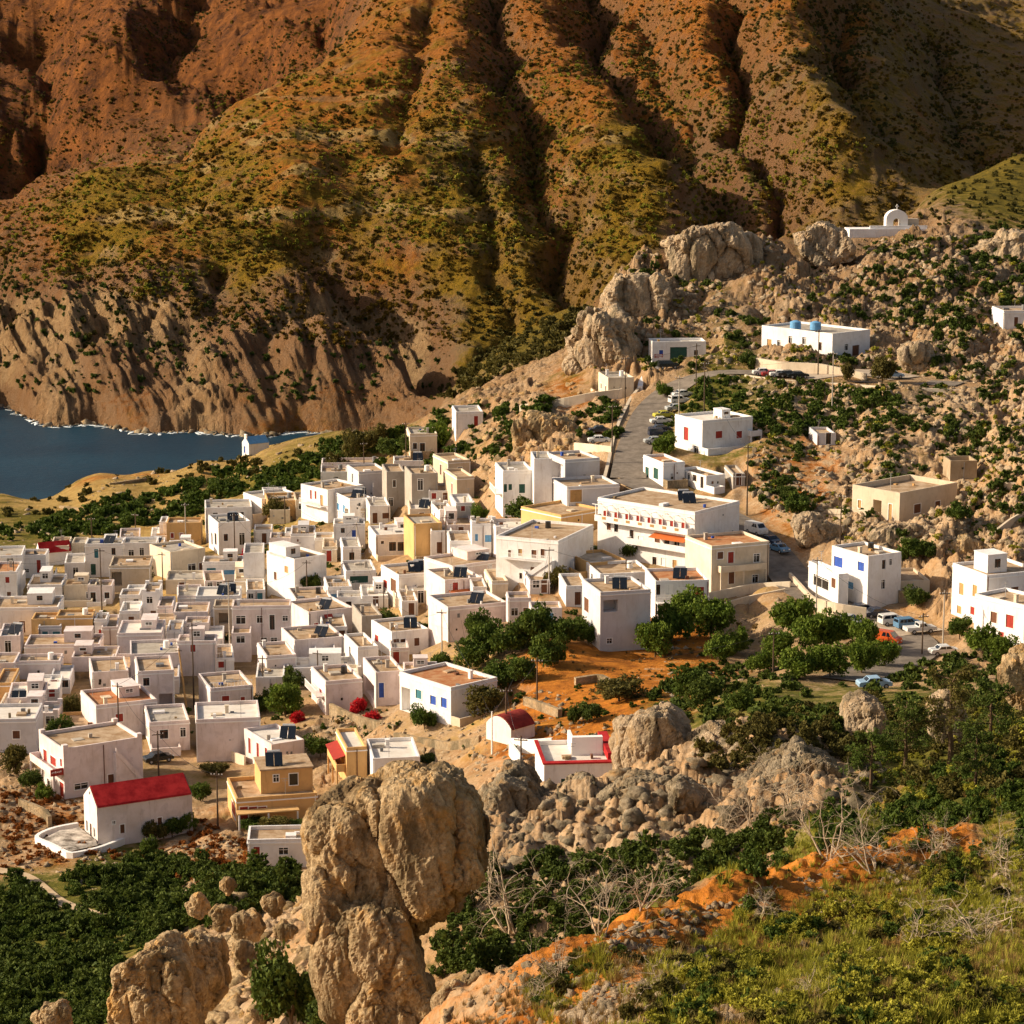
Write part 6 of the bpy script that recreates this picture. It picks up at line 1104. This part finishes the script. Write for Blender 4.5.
    for q in (.25, .62):
        bm = bmesh.new(); bmesh.ops.create_cone(bm, cap_ends=True, segments=20, radius1=1.15, radius2=1.15, depth=1.5, matrix=Matrix.Translation((.2+a['b']*q*.5, a['a']*(.22+.5*(1-q)), a['hr']+1.0))); bmesh.ops.create_cone(bm, cap_ends=True, segments=20, radius1=1.15, radius2=.4, depth=.3, matrix=Matrix.Translation((.2+a['b']*q*.5, a['a']*(.22+.5*(1-q)), a['hr']+1.9)))
        p_ = a['W'](0, 0, 0); o = link('water_tank', bm_mesh('water_tank', bm, PAINT['lblue']), a['root'])
    # garage sign
    a = find('white garage building'); mb = MB(); x = 1.5; mb.box(.5, -.06, 1.5, 2.3, -.01, 2.3); sg = mb.build('sign', PAINT['red'], a['root']); mb = MB(); mb.box(.6, -.075, 1.85, 2.2, -.062, 2.0); mb.box(.75, -.075, 1.62, 2.0, -.062, 1.72); mb.box(.7, -.075, 2.1, 2.1, -.062, 2.2); mb.build('sign_lines', TRIMW, sg)
    # red roof rims
    a = find('red roof rims'); b_, aa, h_ = a['b'], a['a'], a['h']; e = .12; mb = MB(); mb.box(-e, -e, h_+.003, b_+e, .7, h_+.18); mb.box(b_-.9, .703, h_+.003, b_+e, aa, h_+.9); mb.box(-e, .703, h_+.003, .3, aa, h_+.1); mb.build('red_coping', ROOF['r'], a['root'])
    mb = MB(); mb.box(b_*.45, aa*.5, a['hr'], b_-.95, aa*.58, h_+1.6); mb.box(b_*.45, aa*.585, a['hr'], b_*.49, aa*.95, h_+1.3); mb.build('stair_parapet', TRIMW, a['root'])
    # arches, awning, red canopy
    a = find('red awning on its side'); a['awning'](a['fL'], a['a']*.1, a['a']*.9, a['h']*.66, 'red', 1.6); a['balcony'](a['fL'], a['a']*.05, a['a']*.95, a['h']*.4, 1.3, 'w', True)
    a = find('bright red door'); a['awning'](a['fR'], a['b']*.34, a['b']*.52, a['h']*.72, 'red', .6)
    a = find('curved balcony'); a['balcony'](a['fR'], .1, a['b']*.98, a['h']*.5, 1.5, 'b', True)
    a = find('red pergola to its right'); a['awning'](a['fR'], a['b']*.1, a['b']*1.3, a['h']*.55, 'orange', 2.)
    a = find('outside stairs and brown'); a['stairs'](a['fR'], a['b']*.02, a['b']*.02+.01+a['b']*.4, a['h']*.48) if False else a['stairs'](a['fL'], a['a']*.55, a['a']*.95, a['h']*.5, 1.4)
    a = find('red shutters on a high base'); a['balcony'](a['fR'], a['b']*.9, a['b']*1.12, a['h']*.45, 1.2, 'w', True)
    a = find('alone on the orange hillside'); a['stairs'](a['fL'], -a['a']*.25, a['a']*.6, a['h']*.22, 3.)
    # walls
    S = seg_wall
    S('retaining_wall', [(756, 366), (780, 370), (820, 372), (845, 377), (866, 382)], 1.7, .5, WALL['b'], 'long white retaining wall below the building with blue tanks', d0=300)
    S('road_wall', [(640, 392), (630, 405), (620, 425), (613, 445), (608, 470), (604, 486)], 1.3, .6, WALL['b'], 'pale wall along the left side of the sloping road', d0=300)
    S('road_wall', [(660, 372), (648, 378), (641, 388), (640, 394)], 1.6, 1.0, WALL['w'], 'curved white wall at the head of the sloping road', d0=300)
    S('terrace_wall', [(520, 414), (560, 408), (590, 402), (622, 398)], 1.9, .5, WALL['c'], 'long cream wall running from the slope to the road head', d0=300)
    S('terrace_wall', [(575, 454), (595, 456), (612, 458)], 2.2, .5, WALL['c'], 'cream wall holding the small car terrace', d0=300)
    S('kerb_wall', [(745, 378), (780, 383), (830, 386), (900, 391), (960, 393)], .7, .4, WALL['c'], 'low cream wall on the outer edge of the hillside road', d0=300)
    S('kerb_wall', [(835, 620), (870, 636), (893, 652), (886, 664)], .9, .4, STONEW, 'low stone wall between the trees and the parked cars', d0=250)
    S('kerb_wall', [(790, 578), (810, 600), (835, 618)], .9, .4, WALL['b'], 'low beige wall at the bend of the village road', d0=250)
    S('terrace_wall', [(706, 602), (730, 597), (752, 592), (790, 590)], 1.4, .4, WALL['c'], 'cream terrace wall in front of the balcony house', d0=250)
    S('terrace_wall', [(712, 614), (745, 604), (785, 596)], 1.2, .4, WALL['b'], 'slanting beige wall above the trees by the road', d0=250)
    S('field_wall', [(925, 528), (935, 524), (952, 512), (960, 506)], 1., .4, WALL['b'], 'thin pale wall snaking beside the house alone on the hillside', d0=250)
    S('field_wall', [(995, 540), (1010, 528), (1040, 512)], 1.6, .4, WALL['b'], 'sloping field wall at the right edge', d0=250)
    S('field_wall', [(990, 492), (1005, 494), (1040, 496)], 2., .4, WALL['b'], 'beige field wall at the right edge above the sloping one', d0=250)
    S('stone_wall', [(40, 532), (50, 538), (54, 543)], .8, .5, STONEW, 'short pale stone wall in the coastal field', d0=250)
    S('stone_wall', [(25, 494), (60, 492), (110, 486), (150, 480)], .7, .6, STONEW, 'dry stone wall along the coast field', d0=350)
    S('stone_wall', [(60, 508), (90, 512), (120, 506)], .6, .5, STONEW, 'broken stone wall across the dry field', d0=350)
    S('stone_wall', [(330, 712), (350, 722), (365, 727), (395, 735)], 1.4, .5, STONEW, 'honey coloured stone wall under the arched porch', d0=250)
    S('stone_wall', [(395, 738), (425, 744), (450, 748), (480, 742)], .8, .5, STONEW, 'low rubble wall along the earth track', d0=250)
    S('stone_wall', [(525, 703), (545, 710), (560, 716)], .9, .6, STONEW, 'stone wall above the barrel roofed chapel', d0=250)
    S('stone_wall', [(575, 684), (600, 680), (618, 690)], .9, .6, STONEW, 'pale stone wall above the orange ground', d0=250)
    S('garden_wall', [(512, 748), (530, 750), (552, 748)], 1.3, .3, TRIMW, 'white garden wall beside the barrel roofed chapel', d0=250)
    S('garden_wall', [(515, 775), (522, 768), (510, 752)], 1.4, .3, TRIMW, 'slanted white ramp wall left of the red roof rims', d0=250)
    S('stone_wall', [(20, 808), (45, 818), (50, 826)], 1.3, .5, STONEW, 'stone wall below the house with the red sign', d0=250)
    S('terrace_wall', [(816, 612), (838, 618), (866, 622)], 2.2, .4, WALL['b'], 'beige base wall under the house with bright blue shutters', d0=250)
    S('garden_wall', [(205, 745), (230, 757), (245, 763)], 1., .3, WALL['c'], 'yellowish garden wall under the stained pink wall', d0=250)
    # roads
    asphalt = roofmat('asphalt', (.15, .125, .10), (.24, .20, .16)); dirt = roofmat('dirt_track', (.42, .30, .18), (.52, .40, .26)); pav = roofmat('concrete_yard', (.34, .27, .20), (.46, .38, .29))
    M_ = {'road': asphalt, 'village_road': asphalt, 'parking_ground': pav, 'dirt_path': dirt, 'chapel_road': pav}
    for i, (n_, q) in enumerate(RP.items()):
        w_ = ROADS[n_][1]/2; q = resample(q, 1.5); t = np.gradient(q[:, :2], axis=0); t /= np.linalg.norm(t, axis=1)[:, None]; nx = np.stack([-t[:, 1], t[:, 0]], 1); off = {'road': .0, 'village_road': .012, 'parking_ground': -.03, 'dirt_path': 0, 'chapel_road': -.03}[n_]
        ks = np.linspace(-w_, w_, 5); V = np.stack([np.concatenate([q[:, :2]+nx*k, (q[:, 2]+off+.03)[:, None]], 1) for k in ks], 1).reshape(-1, 3)
        F_ = [(r*5+c, r*5+c+1, (r+1)*5+c+1, (r+1)*5+c) for r in range(len(q)-1) for c in range(4)]; tag(link(n_, mesh_np(n_, V, F_, M_[n_], True)), kind='structure')
# ------------------------------------------------------------------ poles and wires
def do_poles():
    WOOD = flat('pole_wood', (.10, .065, .04), .8); PL = [
     (102, 548, 612, 'tallest dark pole of the left village'), (163, 552, 590, 'dark pole before the cream walled house'), (235, 513, 560, 'pole beside the red bougainvillea'), (186, 503, 545, 'pole rising behind the far ochre house'), (15, 561, 602, 'pole at the left edge by the red roof line'), (136, 513, 540, 'thin pole on the coast side of the white two storey house'), (92, 517, 545, 'pale pole left of the coastal bushes'), (230, 578, 657, 'very tall pole in front of the brownish porch'),
     (307, 560, 598, 'pole with wires before the dark courtyard tree'), (285, 496, 524, 'pole before the low ochre house'), (364, 442, 468, 'pole on the village crest'), (357, 522, 552, 'pole before the bright blue window'), (384, 590, 624, 'slim pole above the garden rubble'), (446, 515, 560, 'pole right of the tall ochre block'), (492, 520, 558, 'pole between the two scalloped white houses'), (549, 547, 588, 'pole before the outside stairs'), (406, 422, 460, 'pole left of the cream pillared house'), (626, 560, 588, 'pole by the vine pergola'),
     (747, 445, 508, 'dark pole on the orange hillside beside the shed'), (816, 557, 616, 'dark pole before the terrace with the glazed bay'), (773, 630, 675, 'brown pole rising from the bright green clump'), (840, 494, 552, 'pole below the house alone on the hillside'), (922, 613, 652, 'pole at the end of the car park'), (943, 590, 640, 'pole behind the car park near the right white house'), (625, 357, 412, 'dark pole left of the sloping road head'), (612, 405, 468, 'dark pole along the left side of the sloping road'), (704, 362, 418, 'dark pole right of the sloping road'), (679, 376, 412, 'pole between the road and the roadside cars'), (696, 344, 386, 'pole in front of the white garage'),
     (119, 682, 738, 'dark pole before the pink house with an earthy roof'), (194, 622, 706, 'dark pole beside the leaning one'), (442, 609, 664, 'wooden pole before the wide blank pinkish wall'), (537, 657, 700, 'wooden pole on the orange ground above the barrel chapel'), (506, 687, 741, 'wooden pole just left of the barrel roofed chapel'), (521, 735, 780, 'dark pole left of the red roof rims'), (492, 711, 752, 'white post among walls by the barrel roofed chapel'), (159, 730, 783, 'lamp pole beside the large house with the red sign'), (218, 770, 828, 'dark pole at the left corner of the orange house'), (818, 330, 374, 'grey pole before the building with blue tanks'), (832, 352, 410, 'dark pole below the long white retaining wall'), (263, 655, 690, 'thin pole over the pink terrace house'), (318, 650, 684, 'thin pole over the very low long house')]
    tops = {}
    for i, (x, y0, y1, lb) in enumerate(PL):
        p_ = bhit([x], [y1], 200)[0]; s = FOC/proj(*p_)[2]; h = (y1-y0)/s*1.02; o = empty('utility_pole', tuple(p_), RS.rand()*.8-.4); tag(o, lb, 'utility pole')
        bm = bmesh.new(); bmesh.ops.create_cone(bm, cap_ends=True, segments=8, radius1=.15, radius2=.09, depth=h+4, matrix=Matrix.Translation((0, 0, (h-4)/2))); link('post', bm_mesh('post', bm, TRIMW if 'white post' in lb else (CONC if i % 4 == 3 else WOOD)), o)
        if 'white post' not in lb:
            mb = MB(); mb.box(-.8, -.16, h-.55, .8, -.06, h-.43); ca_ = mb.build('crossarm', WOOD, o); mb = MB(); [mb.box(q-.04, -.14, h-.43, q+.04, -.08, h-.28) for q in (-.7, -.3, .3, .7)]; mb.build('insulator', TRIMW, ca_)
        tops[x] = (p_[0], p_[1], p_[2]+h-.35)
    # leaning pole
    p_ = bhit([187], [712], 200)[0]; s = FOC/proj(*p_)[2]; h = 66/s; o = empty('utility_pole', tuple(p_)); tag(o, 'pale wooden pole leaning to the left over the dark alley', 'utility pole'); bm = bmesh.new(); bmesh.ops.create_cone(bm, cap_ends=True, segments=8, radius1=.17, radius2=.11, depth=h+3, matrix=Matrix.Rotation(-.10, 4, 'Y') @ Matrix.Translation((0, 0, (h-3)/2))); link('post', bm_mesh('post', bm, PAINT['tan']), o)
    mb = MB(); mb.box(-h*.1-.5, -.2, h*.985-.3, -h*.1+.5, -.1, h*.985-.2); mb.build('crossarm', WOOD, o)
    W_ = [(102, 163), (163, 235), (235, 307), (307, 357), (15, 102), (119, 194), (194, 230), (230, 307), (442, 384), (442, 506), (506, 537), (537, 773), (446, 492), (492, 549), (612, 625), (625, 696), (704, 747), (832, 704), (747, 840), (840, 816), (816, 922), (922, 943), (384, 357), (119, 159), (549, 626), (506, 521), (285, 357), (218, 159)]
    for a, b in W_:
        p, q = Vector(tops[a]), Vector(tops[b]); pts = [p.lerp(q, t)-Vector((0, 0, (q-p).length*.05*4*t*(1-t))) for t in np.linspace(0, 1, 14)]; bm = bmesh.new(); tube(bm, pts, [.022]*14, 4); na = [l for x, _, _, l in PL if x == a][0]; nb_ = [l for x, _, _, l in PL if x == b][0]
        o = link('power_line', bm_mesh('power_line', bm, PAINT['dark'])); tag(o, 'wire strung from '+' '.join(na.split()[-5:])+' to '+' '.join(nb_.split()[-4:]), 'wire', 'overhead wires')
# ------------------------------------------------------------------ cars
def car_proto(kind, paint):
    o = empty('parked_car', (0, 0, 0)); L_, Wd = (4.2, 1.72)
    prof = {'sedan': [(-2.1, .35), (-2.12, .75), (-1.95, .92), (-1.2, .98), (-.75, 1.38), (.55, 1.42), (1.15, .98), (1.9, .86), (2.1, .7), (2.1, .35)],
            'jeep': [(-2.05, .4), (-2.05, 1.1), (-1.95, 1.7), (.5, 1.72), (.95, 1.15), (2.0, 1.05), (2.08, .8), (2.05, .4)],
            'van': [(-2.3, .35), (-2.32, 1.2), (-2.2, 1.95), (1.1, 1.98), (1.75, 1.25), (2.25, 1.1), (2.35, .75), (2.32, .35)],
            'pickup': [(-2.4, .45), (-2.4, 1.0), (-.5, 1.0), (-.45, 1.55), (.6, 1.58), (1.1, 1.05), (2.2, .95), (2.35, .7), (2.3, .45)]}[kind]
    mb = MB(); n_ = len(prof)
    ins = lambda z: Wd/2-(.14*max(0, z-.95) if kind != 'pickup' else .1*max(0, z-1.0))
    lf = [(x, -ins(z), z) for x, z in prof]; rt = [(x, ins(z), z) for x, z in prof]; mb.poly(lf); mb.poly(rt[::-1])
    for i in range(n_): j = (i+1) % n_; mb.quad(lf[i], rt[i], rt[j], lf[j])
    bd = mb.build('body', paint, o); mb = MB(); x0, x1 = {'sedan': (-.95, .95), 'jeep': (-1.85, .55), 'van': (-.2, 1.3), 'pickup': (-.35, .8)}[kind]; zt = max(z for x, z in prof); zb = {'sedan': 1.0, 'jeep': 1.15, 'van': 1.3, 'pickup': 1.08}[kind]
    for s_ in (-1, 1):
        y = lambda z: s_*(ins(z)+.006)
        for a, b in ((x0, (x0+x1)/2-.05), ((x0+x1)/2+.05, x1)):
            ta = a+(.25 if a == x0 else 0); tb = b-(.35 if b == x1 else 0); mb.quad((a, y(zb), zb), (b, y(zb), zb), (tb, y(zt-.1), zt-.1), (ta, y(zt-.1), zt-.1))
    fr = {'sedan': ((1.12, 1.02), (.62, 1.38)), 'jeep': ((.93, 1.2), (.55, 1.66)), 'van': ((1.70, 1.32), (1.18, 1.9)), 'pickup': ((1.07, 1.1), (.65, 1.53))}[kind]; bk_ = {'sedan': ((-1.17, 1.02), (-.8, 1.34)), 'jeep': ((-2.06, 1.2), (-1.99, 1.6)), 'van': ((-2.33, 1.3), (-2.24, 1.8)), 'pickup': ((-.5, 1.1), (-.46, 1.5))}[kind]
    for (xa, za), (xb, zb_) in (fr, bk_):
        e = .03 if xa > 0 else -.03; mb.quad((xa+e, -.66, za), (xa+e, .66, za), (xb+e, .6, zb_), (xb+e, -.6, zb_))
    mb.build('windows', PANEL, o)
    for x in (-1.3, 1.3):
        for y in (-.78, .78):
            bm = bmesh.new(); bmesh.ops.create_cone(bm, cap_ends=True, segments=16, radius1=.33, radius2=.33, depth=.22, matrix=Matrix.Translation((x, y, .33)) @ Matrix.Rotation(math.pi/2, 4, 'X')); wh = link('wheel', bm_mesh('wheel', bm, PAINT['dark']), o)
            bm = bmesh.new(); bmesh.ops.create_cone(bm, cap_ends=True, segments=12, radius1=.18, radius2=.18, depth=.24, matrix=Matrix.Translation((x, y, .33)) @ Matrix.Rotation(math.pi/2, 4, 'X')); link('rim', bm_mesh('rim', bm, STEEL), wh)
    for y in (-.55, .55): mb = MB(); mb.box(prof[-2][0]-.05, y-.15, .62, prof[-2][0]+.02, y+.15, .78); mb.build('headlight', TRIMW, o)
    return o
def do_cars():
    def cp_(n_, c): return flat(n_, c, .25, .6)
    CPAINT = {'white': cp_('car_white', (.75, .74, .70)), 'navy': cp_('car_navy', (.02, .03, .06)), 'blue': cp_('car_blue', (.10, .22, .36)), 'orange': cp_('car_orange', (.62, .10, .02)), 'silver': cp_('car_silver', (.40, .42, .42)), 'yellow': cp_('car_yellow', (.55, .50, .06)), 'red': cp_('car_red', (.30, .03, .03)), 'lblue': cp_('car_light_blue', (.30, .45, .60)), 'black': cp_('car_black', (.015, .018, .02))}
    L = [(600, 433, 'sedan', 'navy', 5, 'dark car parked behind a white one on the small car terrace'), (599, 443, 'sedan', 'white', 5, 'white car at the front of the small car terrace'), (682, 397, 'sedan', 'white', 20, 'white car farthest up the roadside row'), (679, 404, 'jeep', 'white', 20, 'white jeep second from the top of the roadside row'), (676, 411, 'sedan', 'silver', 15, 'silver car in the middle of the roadside row'), (664, 418, 'sedan', 'yellow', 15, 'yellow car in the roadside row'), (661, 424, 'sedan', 'white', 10, 'white car directly below the yellow one'), (660, 432, 'sedan', 'navy', 10, 'dark blue car in the roadside row below a white one'), (659, 437, 'jeep', 'navy', 10, 'dark jeep near the bottom of the roadside row'), (655, 444, 'sedan', 'silver', 10, 'pale car lowest in the roadside row'),
     (763, 376, 'sedan', 'white', 5, 'white car leftmost below the building with blue tanks'), (772, 377, 'sedan', 'red', 5, 'dark red car between white and black cars on the hillside road'), (780, 378, 'sedan', 'white', 5, 'white car left of the black ones on the hillside road'), (788, 378, 'sedan', 'black', 5, 'black car on the hillside road touching the white one'), (798, 379, 'sedan', 'black', 5, 'black car rightmost of the hillside road row'), (668, 369, 'jeep', 'black', 10, 'dark car before the white garage doorway'), (893, 379, 'sedan', 'lblue', 5, 'light blue car at the bend of the hillside road'),
     (756, 535, 'van', 'white', -60, 'white van on the shaded village road'), (770, 545, 'sedan', 'navy', -60, 'dark car between the white van and the blue car'), (779, 553, 'sedan', 'blue', -60, 'blue car on the shaded village road'), (861, 614, 'sedan', 'navy', 20, 'dark blue car leftmost in the car park'), (876, 618, 'sedan', 'navy', 20, 'dark blue car beside the white jeep'), (892, 626, 'jeep', 'white', 20, 'white jeep in the car park'), (908, 630, 'jeep', 'blue', 20, 'small dark teal car right of the white jeep'), (920, 634, 'pickup', 'white', 15, 'white pickup at the end of the car park'), (848, 625, 'sedan', 'silver', -35, 'silver car behind the green trees'), (866, 636, 'sedan', 'black', -35, 'black car between the silver car and the orange van'), (885, 644, 'van', 'orange', -38, 'bright orange van at the front of the car park'), (874, 688, 'sedan', 'lblue', 8, 'light blue car alone on the lower road'), (944, 655, 'sedan', 'white', 10, 'white car half hidden under the right hand poles'), (158, 762, 'sedan', 'black', 30, 'dark car in the alley behind the lamp pole'), (675, 628, 'sedan', 'white', 10, 'white car below the curved balcony')]
    done = {}
    for px, py, kind, c_, deg, lb in L:
        p_ = hit1(px, py, 200)
        key = (kind, c_)
        if key not in done: o = done[key] = car_proto(kind, CPAINT[c_])
        else:
            src = done[key]; o = src.copy(); C.objects.link(o)
            for ch in list(src.children):
                d = ch.copy(); C.objects.link(d); d.parent = o
                for g in list(ch.children): e = g.copy(); C.objects.link(e); e.parent = d
        g = 1.5; zx = (groundZ(p_[0]+g, p_[1])-groundZ(p_[0]-g, p_[1]))/2/g
        o.location = (p_[0], p_[1], float(groundZ(p_[0], p_[1]))+(.22 if not clear_of_roads(p_[None], 0)[0] else .05)); o.rotation_euler = (0, 0, math.radians(deg)); tag(o, lb, 'van' if kind == 'van' else 'car', 'parked cars')
        FOOT.append((p_[0], p_[1], 2.6))
do_houses(); fillers(); do_special(); cut_pads(); make_ground(); do_poles(); do_cars(); do_shore(); do_stones(); do_shrubs(); do_trees(); do_pines(); do_dead()
# ------------------------------------------------------------------ light
SUN_EL = math.radians(27); SUN_AZ = math.radians(-88)      # azimuth from +Y towards +X
sc = bpy.context.scene
d = Vector((math.sin(SUN_AZ)*math.cos(SUN_EL), math.cos(SUN_AZ)*math.cos(SUN_EL), math.sin(SUN_EL)))
L = bpy.data.lights.new('sun', 'SUN'); L.energy = 5; L.angle = math.radians(.5); L.color = (1, .86, .66)
lo = bpy.data.objects.new('sun', L); C.objects.link(lo); lo.rotation_euler = (-d).to_track_quat('-Z', 'Y').to_euler()
w = bpy.data.worlds.new('World'); sc.world = w; w.use_nodes = True; nt = w.node_tree
sk = nt.nodes.new('ShaderNodeTexSky'); sk.sky_type = 'NISHITA'; sk.sun_disc = False; sk.sun_elevation = SUN_EL; sk.sun_rotation = SUN_AZ
sk.dust_density = 3.; sk.ozone_density = .6
mx = N(nt, 'ShaderNodeMix', data_type='RGBA', blend_type='MULTIPLY'); mx.inputs[0].default_value = 1; mx.inputs[7].default_value = (1, .87, .77, 1)
nt.links.new(sk.outputs[0], mx.inputs[6]); nt.links.new(mx.outputs[2], nt.nodes['Background'].inputs[0]); nt.nodes['Background'].inputs[1].default_value = .112
sc.view_settings.view_transform = 'Standard'; sc.view_settings.look = 'None'; sc.view_settings.exposure = .42; sc.view_settings.gamma = 1
sc.render.engine = 'CYCLES'
